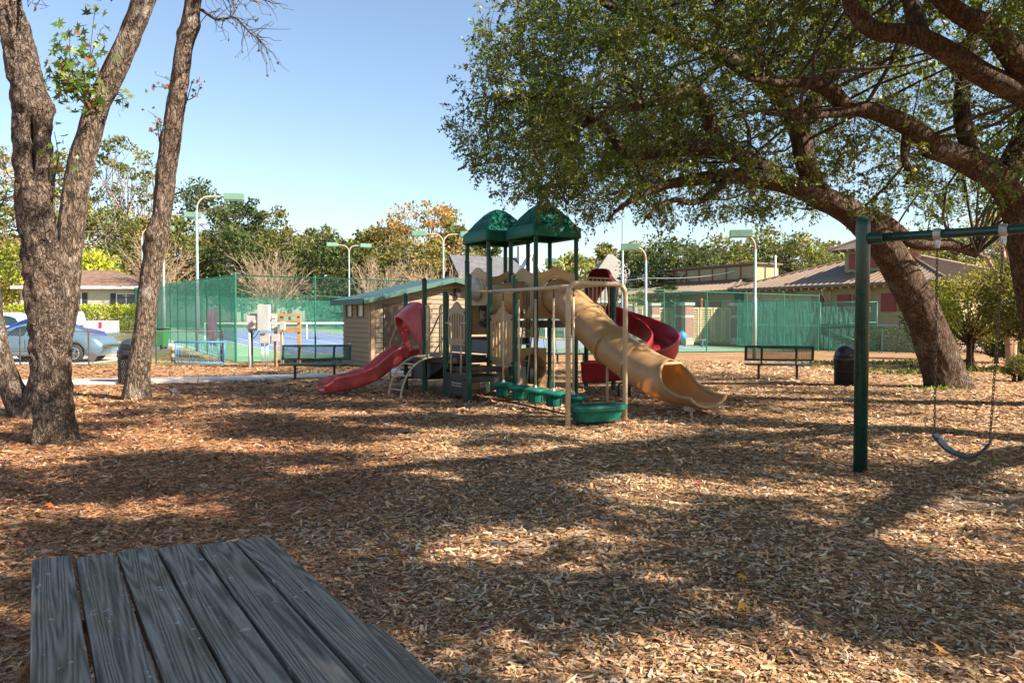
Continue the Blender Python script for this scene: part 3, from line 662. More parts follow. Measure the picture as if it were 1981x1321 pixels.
def hood(u, v0, v1, z0, z1, su, m_, name, dep=0.42):
    """panel with an arched opening and a rounded hood standing out on side su"""
    vc = (v0+v1)/2; hw = (v1-v0)/2; n = 28; a = np.linspace(math.pi, 0, n)
    def arch(w, zt, zb, sh): return [(vc + w*math.copysign(abs(math.cos(q))**sh, math.cos(q)), zb + (zt-zb)*abs(math.sin(q))**sh) for q in a]
    o = arch(hw, z1, z0, 0.55); i0 = arch(hw*0.72, z1-0.18, z0, 0.62); i1 = arch(hw*0.90, z1-0.30, z0-0.02, 0.75); i2 = arch(hw*0.80, z1-0.36, z0-0.02, 0.8)
    rings = [(0.04, o), (-0.05, o), (-0.16, arch(hw*0.90, z1-0.10, z0, 0.66)), (-0.30, arch(hw*0.86, z1-0.20, z0+0.06, 0.75)), (-dep, i1), (-dep-0.02, i2), (-0.30, arch(hw*0.76, z1-0.30, z0+0.06, 0.75)), (-0.1, i0), (0.04, i0)]
    # cut the hood away low down, so that it stands like a quarter shell over the slide
    Vv = []
    for d, r in rings:
        for (v, z) in r:
            t = (z - z0)/(z1 - z0); k = 1.0 if d > -0.06 else min(1.0, max(0.12, (t - 0.05)*1.5)); Vv.append((u + su*(-d)*(k if d < 0 else 1), v, z))
    fs = [(r*n+j, r*n+j+1, (r+1)*n+j+1, (r+1)*n+j) for r in range(len(rings)-1) for j in range(n-1)]
    return pst(name, MB().add(Vv, fs), m_, smooth=True)
hood(0.0, 2.16, 3.14, 0.86, 2.02, -1, RED, 'slide_hood')
# dark red spiral slide behind, with a tall hood
hood(4.04, 0.58, 1.60, 1.60, 2.82, 1, DARKRED, 'spiral_hood', 0.36)
p2 = spline([(4.0, 1.09, 1.62), (4.4, 1.06, 1.56), (4.75, 0.72, 1.38), (4.88, 0.10, 1.14), (4.62, -0.55, 0.90), (4.0, -0.92, 0.66), (3.4, -0.80, 0.48), (2.95, -0.42, 0.38), (2.72, -0.15, 0.36)], step=0.08)
pst('spiral_slide', MB().sweep(p2, trough(0.30, 0.36), closed=True), DARKRED, smooth=True)
pst('spiral_foot', MB().tube(bent([(3.15, -0.75, -0.05), (3.15, -0.75, 0.28), (3.55, -0.62, 0.28), (3.55, -0.62, -0.05)], 0.08), 0.025, 8), BLACK, smooth=True)
# upper tunnel, its panels, the crawl tunnel on the ground
ring_panel((1.92, 1.58), (1.92, 0.60), 1.64, 2.76, (0.49, 2.10), 0.36, 'tunnel_panel')
pst('crawl_tunnel', MB().sweep(np.array([(1.9, 1.10, 2.10), (1.55, 1.30, 2.06), (1.30, 1.5, 2.0)]), [(0.36*math.cos(q), 0.36*math.sin(q)) for q in np.linspace(0, 2*math.pi, 25)]), TAN, smooth=True, solid=0.012)
ring_panel((1.60, 1.96), (2.55, 1.96), 1.86, 2.74, (0.48, 2.25), 0.30, 'tunnel_panel')
ring_panel((2.10, 1.62), (2.88, 1.62), 0.02, 0.98, (0.39, 0.47), 0.36, 'ground_tunnel_panel', bump=0.02)
gt = pst('ground_tunnel', MB().sweep(np.array([(2.49, 1.62, 0.47), (2.49, 2.1, 0.47), (2.49, 2.7, 0.47)]), [(0.36*math.cos(q), 0.36*math.sin(q)) for q in np.linspace(0, 2*math.pi, 25)]), mat('tunnel_inside', (0.26,0.17,0.09), (0.33,0.22,0.12), 3, 0.25), smooth=True, solid=0.012)
for dz, du in ((0.08, 0.335), (0.02, -0.34)):
    pst('peep_hole', MB().lathe([(0.06, -0.02), (0.06, 0.03)], (2.49+du, 2.0, 0.47+dz), 14, ax=np.array([[0,1,0],[0,0,1],[1,0,0]])), BLACK, gt)
ring_panel((0.62, 2.16), (1.40, 2.16), 0.02, 0.62, (0.39, 0.22), 0.19, 'ground_tunnel_panel', bump=0.02)
# window panel with mirrored squiggle pane, bubble panel above it
def squiggle():
    m = bpy.data.materials.new('squiggle_pane'); t, b = nodes_of(m); N, L = t.nodes, t.links
    tc = N.new('ShaderNodeTexCoord'); no = N.new('ShaderNodeTexNoise'); no.inputs['Scale'].default_value = 6; no.inputs['Distortion'].default_value = 3; L.new(tc.outputs['Object'], no.inputs[0])
    r = N.new('ShaderNodeValToRGB'); r.color_ramp.interpolation = 'CONSTANT'; e = r.color_ramp.elements; e[0].color = (0.012, 0.011, 0.01, 1); e[1].position = 0.53; e[1].color = (0.22, 0.22, 0.21, 1); x = e.new(0.58); x.color = (0.02, 0.018, 0.016, 1); x = e.new(0.64); x.color = (0.10, 0.05, 0.035, 1)
    L.new(no.outputs[0], r.inputs[0]); L.new(r.outputs[0], b.inputs['Base Color']); b.inputs['Roughness'].default_value = 0.15; return m
wp = pst('window_panel', MB().box((2.06, 3.02, 1.76), (0.94, 0.03, 1.0)), TAN, bevel=0.01)
fr = MB()
for c, d in (((2.06, 3.0, 2.20), (0.80, 0.02, 0.03)), ((2.06, 3.0, 1.32), (0.80, 0.02, 0.03)), ((1.67, 3.0, 1.76), (0.03, 0.02, 0.86)), ((2.45, 3.0, 1.76), (0.03, 0.02, 0.86))): fr.box(c, d)
pst('panel_molding', fr, TAN, wp)
ca = [(0.30*math.cos(q)*(1+0.05*math.cos(9*q)), 0.33*math.sin(q)*(1+0.05*math.cos(9*q))) for q in np.linspace(0, 2*math.pi, 60)[:-1]]
ca = [(math.copysign(min(abs(x)*1.25, 0.27), x), math.copysign(min(abs(y)*1.25, 0.36), y)) for x, y in ca]
pst('squiggle_pane', MB().prism(ca, (2.12, 2.998, 1.78), (1,0,0), (0,0,1), 0.012), squiggle(), wp)
bp = ring_panel((1.53, 2.98), (1.53, 2.0), 1.95, 2.84, (0.49, 2.32), 0.27, 'bubble_panel')
BUB = bpy.data.materials.new('clear_bubble'); t0, b0 = nodes_of(BUB); b0.inputs['Base Color'].default_value = (0.75, 0.72, 0.66, 1); b0.inputs['Roughness'].default_value = 0.12; b0.inputs['Transmission Weight'].default_value = 0.35
pst('bubble_window', MB().lathe([(0.27*math.cos(q), 0.27*math.sin(q)) for q in np.linspace(0, 1.5, 9)], (1.50, 2.49, 2.32), 24, ax=np.array([[0,1,0],[0,0,1],[-1,0,0]])), BUB, bp, smooth=True)
pst('riser_panel', MB().box((1.10, 2.05, 1.02), (0.03, 1.9, 0.30)), PANEL)
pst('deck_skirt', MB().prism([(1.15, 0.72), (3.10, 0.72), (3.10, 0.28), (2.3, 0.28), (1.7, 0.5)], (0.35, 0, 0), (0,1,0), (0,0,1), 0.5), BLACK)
pst('stump_step', MB().lathe([(0.13, -0.1), (0.13, 0.20), (0.17, 0.22), (0.17, 0.25), (0.15, 0.26)], (0.62, 1.9, 0), 18), PANEL)
# curved ladder to the high deck
for v in (0.70, 1.10):
    pst('ladder_rail', MB().tube(bent([(2.02, v, 1.58), (1.94, v, 1.61), (1.84, v, 0.8), (1.74, v, -0.1)], 0.1), 0.018, 8), TANP, smooth=True)
for z, u in ((0.38, 1.793), (0.72, 1.831), (1.08, 1.875), (1.38, 1.912)): pst('ladder_rung', MB().cyl((u, 0.70, z), (u, 1.10, z), 0.014, n=8), TANP, smooth=True)
for v in (1.45,): pst('brace_pole', MB().cyl((2.6, v, 1.55), (3.0, v+0.9, 0.3), 0.014, n=8), TANP)
# stair with hand rails on the far side
for k in range(3): pst('stair_tread', MB().box((0.53, 3.34 + 0.28*k, 0.64 - 0.21*k), (0.86, 0.28, 0.05)), BROWNV, bevel=0.008)
for u in (0.04, 1.02):
    pst('stair_rail', MB().tube(bent([(u, 3.2, 1.78), (u, 3.45, 1.78), (u, 4.25, 1.05), (u, 4.25, -0.1)], 0.10), 0.02, 10), TANP, smooth=True)
    pst('stair_rail', MB().tube(bent([(u, 3.2, 1.25), (u, 4.25, 0.5)], 0.10), 0.016, 8), TANP, smooth=True)
# roofs
def roof(n0):
    c = np.array([n0[0]+S1/2, n0[1]+S1/2]); prof = [(0.56, 3.44), (0.615, 3.41), (0.635, 3.44), (0.625, 3.62), (0.595, 3.665), (0.555, 3.70), (0.40, 3.92), (0.245, 4.105), (0.15, 4.185), (0.07, 4.22), (0.005, 4.232)]
    n = 40; Vv = []
    for a, z in prof:
        for k in range(n):
            q = 2*math.pi*(k+0.5)/n; e = 0.10 if a > 0.3 else 0.10 + (0.3-a)*2.2
            x = a*math.copysign(abs(math.cos(q))**e, math.cos(q)); y = a*math.copysign(abs(math.sin(q))**e, math.sin(q)); Vv.append((c[0]+x, c[1]+y, z))
    fs = [(i*n+j, i*n+(j+1) % n, (i+1)*n+(j+1) % n, (i+1)*n+j) for i in range(len(prof)-1) for j in range(n)]
    r = pst('roof', MB().add(Vv, fs), GREEN2, smooth=True)
    s = MB(); p0, p1 = np.array([0.555, 3.70]), np.array([0.245, 4.105]); d = p1-p0; Ls = np.linalg.norm(d); d /= Ls; nr = np.array([d[1], -d[0]])
    for f in range(4):
        R = np.array([[math.cos(f*math.pi/2), math.sin(f*math.pi/2), 0], [-math.sin(f*math.pi/2), math.cos(f*math.pi/2), 0], [0, 0, 1]])
        for row in range(6):
            t = 0.02 + row*0.080; w = (0.555 - (0.31)*(t/Ls)) - 0.085; k = max(2, int(2*w/0.125)); step = 2*w/k
            for j in range(k):
                x = -w + (j + (0.5 if row % 2 == 0 else 0.0)) * step + (0 if row % 2 == 0 else step*0.5)
                if abs(x) > w - 0.03: continue
                P = []
                for (dx, dt, h) in ((-0.054, 0.085, 0.002), (-0.054, 0.035, 0.012), (-0.036, 0.006, 0.020), (0, -0.008, 0.023), (0.036, 0.006, 0.020), (0.054, 0.035, 0.012), (0.054, 0.085, 0.002)):
                    q = p0 + d*(t+dt) + nr*h; P.append(np.array([q[0], x+dx, q[1]]))
                for (dx, dt) in ((-0.054, 0.035), (-0.036, 0.006), (0, -0.008), (0.036, 0.006), (0.054, 0.035)):
                    q = p0 + d*(t+dt) - nr*0.01; P.append(np.array([q[0], x+dx, q[1]]))
                s.add([np.array([c[0], c[1], 0]) + R.T @ q for q in P], [(0,1,2,3,4,5,6), (1,7,8,2), (2,8,9,3), (3,9,10,4), (4,10,11,5)])
    o = pst('shingle_relief', s, GREEN2, r); o['kind'] = 'stuff'
roof(N1); roof(N2)
# overhead beam, end arch, stepping pods
pst('cross_bar', MB().cyl((0, 0, 2.18), (1.06, 0, 2.18), 0.026), TANP, smooth=True)
Ba, Bb = np.array([0.53, 0, 2.18]), np.array([0.18, -3.95, 2.15])
pst('overhead_beam', MB().cyl(Ba, Bb, 0.034), TANP, smooth=True)
pst('end_arch', MB().tube(bent([(-0.37, -3.95, -0.25), (-0.37, -3.95, 2.17), (0.73, -3.95, 2.17), (0.73, -3.95, -0.25)], 0.20, 8), 0.040, 14), TANP, smooth=True)
for t in (0.13, 0.305, 0.475, 0.645, 0.815):
    c = Ba + (Bb-Ba)*t; cu, cv = c[0], c[1]
    pod = pst('stepping_pod', MB().lathe([(0.10, 0.13), (0.125, 0.14), (0.135, 0.29), (0.165, 0.30), (0.195, 0.32), (0.205, 0.345), (0.20, 0.375), (0.17, 0.39), (0.03, 0.395)], (cu, cv, 0), 24), GREEN2, smooth=False, bevel=0.006)
    g = MB()
    for q in np.linspace(0, 2*math.pi, 11)[:-1]: g.lathe([(0.022, 0), (0.014, 0.012)], (cu+0.14*math.cos(q), cv+0.14*math.sin(q), 0.386), 8)
    for q in np.linspace(0, 2*math.pi, 7)[:-1]: g.box((cu+0.132*math.cos(q), cv+0.132*math.sin(q), 0.22), (0.03, 0.03, 0.14), np.array([[math.cos(q), math.sin(q), 0], [-math.sin(q), math.cos(q), 0], [0,0,1]]))
    pst('pod_grip', g, GREEN2, pod)['kind'] = 'stuff'
    pst('pod_pole', MB().cyl((cu, cv, 0.40), (cu, cv, 1.98), 0.020), TANP, pod, smooth=True)
    pst('pole_ferrule', MB().lathe([(0.034, 0.39), (0.034, 0.41), (0.024, 0.43), (0.022, 0.45)], (cu, cv, 0), 12), STEEL, pod)
    lk = MB()
    for z, e in ((2.115, 0), (2.075, 1), (2.035, 0), (2.0, 1)):
        ex = np.array([1.0,0,0]) if e else np.array([0,1.0,0]); lk.tube([np.array([cu,cv,z]) + ex*0.012*math.cos(q) + np.array([0,0,0.026])*math.sin(q) for q in np.linspace(0, 2*math.pi, 11)[:-1]], 0.006, 6, closed=True)
    for z, e in ((0.10, 0), (0.06, 1), (0.02, 0)):
        ex = np.array([1.0,0,0]) if e else np.array([0,1.0,0]); lk.tube([np.array([cu,cv,z]) + ex*0.014*math.cos(q) + np.array([0,0,0.028])*math.sin(q) for q in np.linspace(0, 2*math.pi, 11)[:-1]], 0.007, 6, closed=True)
    pst('pod_chain', lk, CHAINM, pod)['kind'] = 'stuff'
pst('anchor_cable', MB().tube(spline([(0.50, -0.2, 0.02), (0.42, -1.0, 0.045), (0.34, -2.2, 0.04), (0.2, -3.4, 0.05), (0.2, -3.85, 0.04)], n=6), 0.018, 6), BLACK, smooth=True)
def oval(a, b, n=40, e=0.75): return [(a*math.copysign(abs(math.cos(q))**e, math.cos(q)), b*math.copysign(abs(math.sin(q))**e, math.sin(q))) for q in np.linspace(0, 2*math.pi, n, endpoint=False)]
Vv = []; rings = [(0.40, 0.20, 0.06), (0.455, 0.235, 0.21), (0.475, 0.255, 0.22), (0.51, 0.28, 0.225), (0.515, 0.285, 0.27), (0.50, 0.27, 0.295), (0.46, 0.235, 0.30)]
for a, b, z in rings: Vv += [(0.18 + x, -3.95 + y, z) for x, y in oval(a, b)]
fs = [(i*40+j, i*40+(j+1) % 40, (i+1)*40+(j+1) % 40, (i+1)*40+j) for i in range(len(rings)-1) for j in range(40)] + [tuple(range(240, 280)), tuple(reversed(range(40)))]
lp = pst('landing_platform', MB().add(Vv, fs), GREEN2)
g = MB()
for x in np.linspace(-0.32, 0.36, 15): g.box((0.18+x, -3.95, 0.302), (0.016, 0.28, 0.010))
pst('tread_slot', g, mat('slot_dark', (0.002, 0.03, 0.022)), lp)['kind'] = 'stuff'
pst('safety_label', MB().prism([(-0.04, 0.0), (0.04, 0.0), (0.055, 0.10), (0.04, 0.22), (0.0, 0.26), (-0.045, 0.2), (-0.055, 0.10)], (1.06-0.07, 1.02, 0.06), (0.5, -0.86, 0), (0,0,1), 0.012), mat('label_green', (0.05,0.45,0.15), (0.75,0.78,0.75), 14, 0.5))

# ------------------------------------------------------------------ picnic table in the foreground
def wood(name, axis_rot, c1=(0.075, 0.064, 0.050), c2=(0.42, 0.375, 0.31), seed=0.0):
    """weathered boards: long grain along local x, knots, lichen and bird-lime specks"""
    m = bpy.data.materials.new(name); t, b = nodes_of(m); N, L = t.nodes, t.links
    tc = N.new('ShaderNodeTexCoord'); oi = N.new('ShaderNodeObjectInfo')
    ad = N.new('ShaderNodeVectorMath'); ad.operation = 'ADD'; sc0 = N.new('ShaderNodeVectorMath'); sc0.operation = 'SCALE'; sc0.inputs['Scale'].default_value = 9.0
    cb = N.new('ShaderNodeCombineXYZ'); [L.new(oi.outputs['Random'], cb.inputs[k]) for k in (0, 1, 2)]; L.new(cb.outputs[0], sc0.inputs[0])
    L.new(tc.outputs['Object'], ad.inputs[0]); L.new(sc0.outputs[0], ad.inputs[1])
    mp = N.new('ShaderNodeMapping'); mp.inputs['Scale'].default_value = (0.22, 5.0, 5.0); L.new(ad.outputs[0], mp.inputs[0])
    n1 = N.new('ShaderNodeTexNoise'); n1.inputs['Scale'].default_value = 1.6; n1.inputs['Detail'].default_value = 2; L.new(mp.outputs[0], n1.inputs[0])
    si = N.new('ShaderNodeMath'); si.operation = 'MULTIPLY'; si.inputs[1].default_value = 150; L.new(n1.outputs[0], si.inputs[0])
    sn = N.new('ShaderNodeMath'); sn.operation = 'SINE'; L.new(si.outputs[0], sn.inputs[0])
    mp2 = N.new('ShaderNodeMapping'); mp2.inputs['Scale'].default_value = (2.6, 85, 85); L.new(ad.outputs[0], mp2.inputs[0])
    n2 = N.new('ShaderNodeTexNoise'); n2.inputs['Scale'].default_value = 1.5; n2.inputs['Detail'].default_value = 6; n2.inputs['Roughness'].default_value = 0.7; L.new(mp2.outputs[0], n2.inputs[0])
    mr = N.new('ShaderNodeMapRange'); mr.inputs[1].default_value = -1; mr.inputs[2].default_value = 1; L.new(sn.outputs[0], mr.inputs[0])
    mx = N.new('ShaderNodeMixRGB'); mx.inputs[0].default_value = 0.78; L.new(mr.outputs[0], mx.inputs[1]); L.new(n2.outputs[0], mx.inputs[2])
    cr = N.new('ShaderNodeValToRGB'); e = cr.color_ramp.elements; e[0].position = 0.30; e[0].color = (*c1, 1); e[1].position = 0.76; e[1].color = (*c2, 1); x = e.new(0.52); x.color = tuple(0.5*(p+q) for p, q in zip(c1, c2)) + (1,)
    L.new(mx.outputs[0], cr.inputs[0])
    n3 = N.new('ShaderNodeTexNoise'); n3.inputs['Scale'].default_value = 2.6; n3.inputs['Detail'].default_value = 5; L.new(ad.outputs[0], n3.inputs[0])
    r3 = N.new('ShaderNodeValToRGB'); r3.color_ramp.elements[0].position = 0.52; r3.color_ramp.elements[1].position = 0.72; L.new(n3.outputs[0], r3.inputs[0])
    m3 = N.new('ShaderNodeMixRGB'); m3.inputs[2].default_value = (0.16, 0.135, 0.06, 1); k3 = N.new('ShaderNodeMath'); k3.operation = 'MULTIPLY'; k3.inputs[1].default_value = 0.5; L.new(r3.outputs[0], k3.inputs[0]); L.new(k3.outputs[0], m3.inputs[0]); L.new(cr.outputs[0], m3.inputs[1])
    n4 = N.new('ShaderNodeTexNoise'); n4.inputs['Scale'].default_value = 34; n4.inputs['Detail'].default_value = 3; mp4 = N.new('ShaderNodeMapping'); mp4.inputs['Scale'].default_value = (0.6, 1, 1); L.new(ad.outputs[0], mp4.inputs[0]); L.new(mp4.outputs[0], n4.inputs[0])
    r4 = N.new('ShaderNodeValToRGB'); r4.color_ramp.elements[0].position = 0.655; r4.color_ramp.elements[1].position = 0.72; L.new(n4.outputs[0], r4.inputs[0])
    m4 = N.new('ShaderNodeMixRGB'); m4.inputs[2].default_value = (0.42, 0.41, 0.38, 1); L.new(r4.outputs[0], m4.inputs[0]); L.new(m3.outputs[0], m4.inputs[1])
    L.new(m4.outputs[0], b.inputs['Base Color']); b.inputs['Roughness'].default_value = 0.9; b.inputs['Specular IOR Level'].default_value = 0.12
    bu = N.new('ShaderNodeBump'); bu.inputs['Strength'].default_value = 1.0; bu.inputs['Distance'].default_value = 0.006; L.new(mx.outputs[0], bu.inputs['Height']); L.new(bu.outputs[0], b.inputs['Normal'])
    return m
WOOD = wood('weathered_board', 0)
BROWNW = wood('brown_board', 0, (0.07, 0.035, 0.022), (0.20, 0.11, 0.07))
LUMBER = wood('new_lumber', 0, (0.36, 0.20, 0.09), (0.52, 0.32, 0.16))
TZ = 0.76
FL = at(57, 1085, 2.70); FR = at(525, 1039, 3.0); FL[2] = FR[2] = TZ
pd = np.array([-0.525, 0.851, 0]); pd /= np.linalg.norm(pd); pn = np.array([pd[1], -pd[0], 0])         # along and across the boards
tw = float(np.dot(FR - FL, pn)); sk = float(np.dot(FR - FL, pd))
PT = thing('picnic_table', 'weathered grey wooden picnic table with attached bench seat', 'picnic table', ((FL+FR)/2 * [1,1,0] - pd*0.9), math.atan2(pd[1], pd[0]))
Mi = np.array([pd, -pn, [0,0,1.0]])                                    # local axes: x along boards, y to the left
def tl(p): return Mi @ (np.asarray(p) - np.array(PT.location))
f0, f1 = tl(FL), tl(FR); bw = (f0[1] - f1[1]) / 6
for k in range(6):
    ya = f0[1] - k*bw; t = (k + 0.5)/6; xe = f0[0]*(1-t) + f1[0]*t + (0.012, -0.008, 0.006, 0.012, -0.006, 0.004)[k]
    me = MB().box((0, 0, 0), (1.86, bw - 0.011, 0.038)).mesh('plank')
    o = link_mesh('plank', me, WOOD, PT, bevel=0.006); o.location = (xe - 0.93, ya - bw/2, TZ - 0.019 + (0.002, -0.001, 0.0015, 0, -0.0015, 0.001)[k])
    o.rotation_euler = ((0.012, -0.008, 0.006, -0.01, 0.009, -0.006)[k], 0, 0)
sr = tl(at(722, 1200, 2.96)); sr[2] = 0.45
for yc, nm in ((sr[1] + 0.125, 'bench_seat'), (f0[1] + (f1[1] - sr[1]) - 0.125, 'bench_seat')):
    m = MB().prism([(-1.86, -0.125), (-0.05, -0.125), (0.0, -0.07), (0.0, 0.125), (-1.86, 0.125)], (0,0,0), (1,0,0), (0,1,0), 0.038)
    o = m.build(nm, WOOD, PT, bevel=0.006); o.location = (sr[0], yc, 0.45 - 0.019)
yc = (f0[1] + f1[1])/2
for xe in (f1[0] - 0.52, f1[0] - 1.5):
    m = MB().bar((0, 0, 0), (0, 0.62, -0.74), 0.04, 0.14); 
    for s in (-1, 1):
        o = MB().bar((xe, yc + s*0.27, TZ - 0.045), (xe, yc + s*0.74, 0.0), 0.04, 0.15, (0, 1, 0)).build('leg', BROWNW, PT, bevel=0.004)
    MB().box((xe + 0.045, yc, TZ - 0.10), (0.04, 0.78, 0.12)).build('cleat', BROWNW, PT, bevel=0.004)
    MB().box((xe + 0.045, yc, 0.36), (0.04, 1.50, 0.14)).build('seat_support', BROWNW, PT, bevel=0.004)

# ------------------------------------------------------------------ swing frame and its swing
p0 = np.array([3.70, 8.2, 0]); sdv = np.array([1.1, -0.9, 0]); sdv /= np.linalg.norm(sdv)
SW = thing('swing_set', 'dark green steel swing frame with a thick post and top beam', 'swing frame', p0)
MB().lathe([(0.071, -0.3), (0.071, 2.60), (0.069, 2.63), (0.060, 2.665), (0.042, 2.69), (0.018, 2.70), (0.003, 2.702)], (0,0,0), 28).build('post', mat('swing_green', (0.003, 0.034, 0.025), (0.006, 0.050, 0.038), 9, 0.25, 0.08, 50), SW, smooth=True)
MB().cyl(np.array([0,0,2.46]), sdv*4.6 + [0,0,2.46], 0.046, n=18).build('beam', MATS['swing_green'], SW, smooth=True)
MB().lathe([(0.058, 0), (0.062, 0.02), (0.062, 0.13), (0.052, 0.15)], sdv*0.05 + [0,0,2.46], 18, ax=np.array([[-sdv[1], sdv[0], 0], [0,0,1], sdv])).build('beam_collar', MATS['swing_green'], SW, smooth=True)
MB().lathe([(0.071, -0.3), (0.071, 2.60), (0.060, 2.665), (0.018, 2.70)], sdv*4.6, 20).build('post', MATS['swing_green'], SW, smooth=True)
h1, h2 = 0.70, 1.26
SG = thing('swing', 'black belt swing seat hanging on two dark chains', 'swing', p0 + sdv*0.98)
hb = [p0 + sdv*h1, p0 + sdv*h2]
lo = [at(1808, 820, 7.75), at(1916, 838, 7.42)]
link_me = MB().tube([(0.0105*math.cos(q), 0, 0.0235*math.sin(q)) for q in np.linspace(0, 2*math.pi, 13)[:-1]], 0.0042, 5, closed=True).mesh('link'); link_me.materials.append(CHAINM)
loc = np.array(SG.location)
for k in range(2):
    c = hb[k] - loc
    hg = MB().lathe([(0.060, -0.035), (0.060, 0.035)], c + [0,0,2.46], 16, ax=np.array([[-sdv[1], sdv[0], 0], [0,0,1], sdv])).box(c + [0,0,2.385], (0.05, 0.03, 0.09)).box(c + [0.0,0,2.345], (0.03, 0.05, 0.05)).build('hanger', STEEL, SG, bevel=0.006)
    top = c + [0,0,2.325]; bot = lo[k] - loc
    d = bot - top; n = int(np.linalg.norm(d)/0.0375); cn = bpy.data.objects.new('chain', None); COL.objects.link(cn); cn.parent = SG
    zq = Vector(-d).to_track_quat('Z', 'Y')
    for j in range(n):
        q = zq @ Quaternion((0, 0, 1), (j % 2)*math.pi/2 + 0.5); M4 = Matrix.Translation(Vector(top + d*(j+0.5)/n)) @ q.to_matrix().to_4x4()
        inst('link', link_me, cn, M4)
    ax = sdv*0
    tri = MB(); e = np.array([-sdv[1], sdv[0], 0]); a, b_, c_ = bot, bot + e*0.055 - [0,0,0.10], bot - e*0.055 - [0,0,0.10]
    tri.tube(bent([a, b_, c_, a], 0.015), 0.006, 6).build('triangle_ring', CHAINM, SG)
A0, A1 = lo[0] - loc - [0,0,0.10], lo[1] - loc - [0,0,0.10]
sag = spline([A0, A0*0.75 + A1*0.25 - [0,0,0.125], A0*0.42 + A1*0.58 - [0,0,0.17], A0*0.2 + A1*0.8 - [0,0,0.125], A1], n=8)
MB().sweep(sag, [(-0.085, -0.010), (0.085, -0.010), (0.085, 0.012), (-0.085, 0.012)], closed=True).build('seat', mat('belt_rubber', (0.012, 0.016, 0.024), (0.03, 0.038, 0.05), 12, 0.42, 0.1, 60), SG, bevel=0.003)
for A_ in (A0, A1): MB().box(A_ + (A0+A1-2*A_)*0.06 - [0,0,0.02], (0.07, 0.10, 0.012), np.array([unit(A1-A0+0.0), np.cross([0,0,1.0], unit(A1-A0)), [0,0,1.0]])).build('seat_clamp', STEEL, SG, bevel=0.002)

# ------------------------------------------------------------------ perforated steel benches
BGREEN = mat('bench_green', (0.006, 0.042, 0.036), (0.01, 0.06, 0.05), 8, 0.35)
def bench(label, x, y, rz, Lb=1.83, group=None):
    z0 = float(gz(x, y)); b = thing('park_bench', label, 'bench', (x, y, z0), rz, group); h = Lb/2
    bt, nb = np.array([0, 0.10, 0.43]), np.array([0, 0.20, 0.80])
    o = MB().box((0,0,0), (Lb-0.02, 0.006, 0.37)).build('back_mesh', PERF, b); o.location = (0, 0.20, 0.715); o.rotation_euler = (-0.30, 0, 0)
    m = MB()
    for c, d in (((0,0,0.19), (Lb, 0.035, 0.055)), ((0,0,-0.19), (Lb, 0.035, 0.055)), ((-h,0,0), (0.07, 0.035, 0.43)), ((h,0,0), (0.07, 0.035, 0.43)), ((-h*0.52,0.012,0), (0.06, 0.03, 0.40)), ((h*0.52,0.012,0), (0.06, 0.03, 0.40))): m.box(c, d)
    o = m.build('back_frame', BGREEN, b, bevel=0.01); o.location = (0, 0.20, 0.715); o.rotation_euler = (-0.30, 0, 0)
    MB().box((0, -0.17, 0.41), (Lb, 0.40, 0.014)).box((0, -0.375, 0.395), (Lb, 0.03, 0.045)).box((0, 0.035, 0.395), (Lb, 0.03, 0.045)).build('seat', BGREEN, b, bevel=0.01)
    for s in (-1, 1):
        MB().box((s*h*0.58, -0.10, 0.17), (0.06, 0.06, 0.44)).box((s*h*0.58, -0.12, 0.380), (0.05, 0.38, 0.030)).build('leg', BLACK, b, bevel=0.006)
        MB().tube(bent([(s*h*0.52, 0.02, 0.40), (s*h*0.52, 0.12, 0.42), (s*h*0.52, 0.17, 0.56)], 0.05), 0.024, 8).build('bracket', BGREEN, b, smooth=True)
    return b
bench('dark green perforated bench facing the playground in front of the electrical boxes', -5.42, 21.35, math.radians(4))
bench('dark green perforated bench seen from behind next to the black bin', 7.25, 21.1, math.radians(167), 1.72)
bench('dark bench partly hidden behind the tube slide beside the court fence', 2.15, 29.0, math.radians(20), 1.83)

# ------------------------------------------------------------------ bins
def mesh_bin(label, x, y, h, r, dome, dm):
    b = thing('litter_bin', label, 'litter bin', (x, y, float(gz(x, y))))
    m = MB()
    for k in range(36):
        for s in (-1, 1):
            p = [(r*math.cos(2*math.pi*k/36 + s*0.9*t), r*math.sin(2*math.pi*k/36 + s*0.9*t), 0.03 + (h-0.05)*t) for t in np.linspace(0, 1, 10)]; m.tube(p, 0.0045, 4)
    for z in (0.03, h*0.5, h): m.tube([(r*math.cos(q), r*math.sin(q), z) for q in np.linspace(0, 2*math.pi, 33)[:-1]], 0.012, 6, closed=True)
    m.build('basket', BLACK, b)
    MB().lathe([(r-0.03, 0.02), (r-0.025, h-0.02), (r+0.012, h+0.0), (r+0.018, h-0.13), (r+0.024, h-0.14), (r+0.02, h+0.015), (r-0.03, h+0.01)], (0,0,0), 30).build('liner', mat('bin_bag', (0.012, 0.012, 0.014), (0.03, 0.03, 0.034), 20, 0.3, 0.6, 30), b, smooth=True)
    hd = h
    m = MB().lathe([(r*1.02, hd), (r*1.03, hd+0.03), (r*0.99, hd+0.05)] + [(r*0.99*math.cos(q), hd+0.05 + dome*math.sin(q)) for q in np.linspace(0.05, 1.5, 9)], (0,0,0), 30)
    m.build('dome_lid', dm, b, smooth=True)
    MB().prism([(-0.13, 0), (0.13, 0), (0.11, 0.13), (-0.11, 0.13)], (0, -r*0.99, hd+0.07), (1,0,0), (0,0,1), 0.03).build('lid_flap', BLACK, b, bevel=0.005)
    return b
DOME = mat('dome_plastic', (0.012, 0.013, 0.015), (0.022, 0.023, 0.026), 6, 0.28)
mesh_bin('black mesh litter bin with a domed lid near the leaning oak', 8.30, 19.3, 0.70, 0.25, 0.24, DOME)
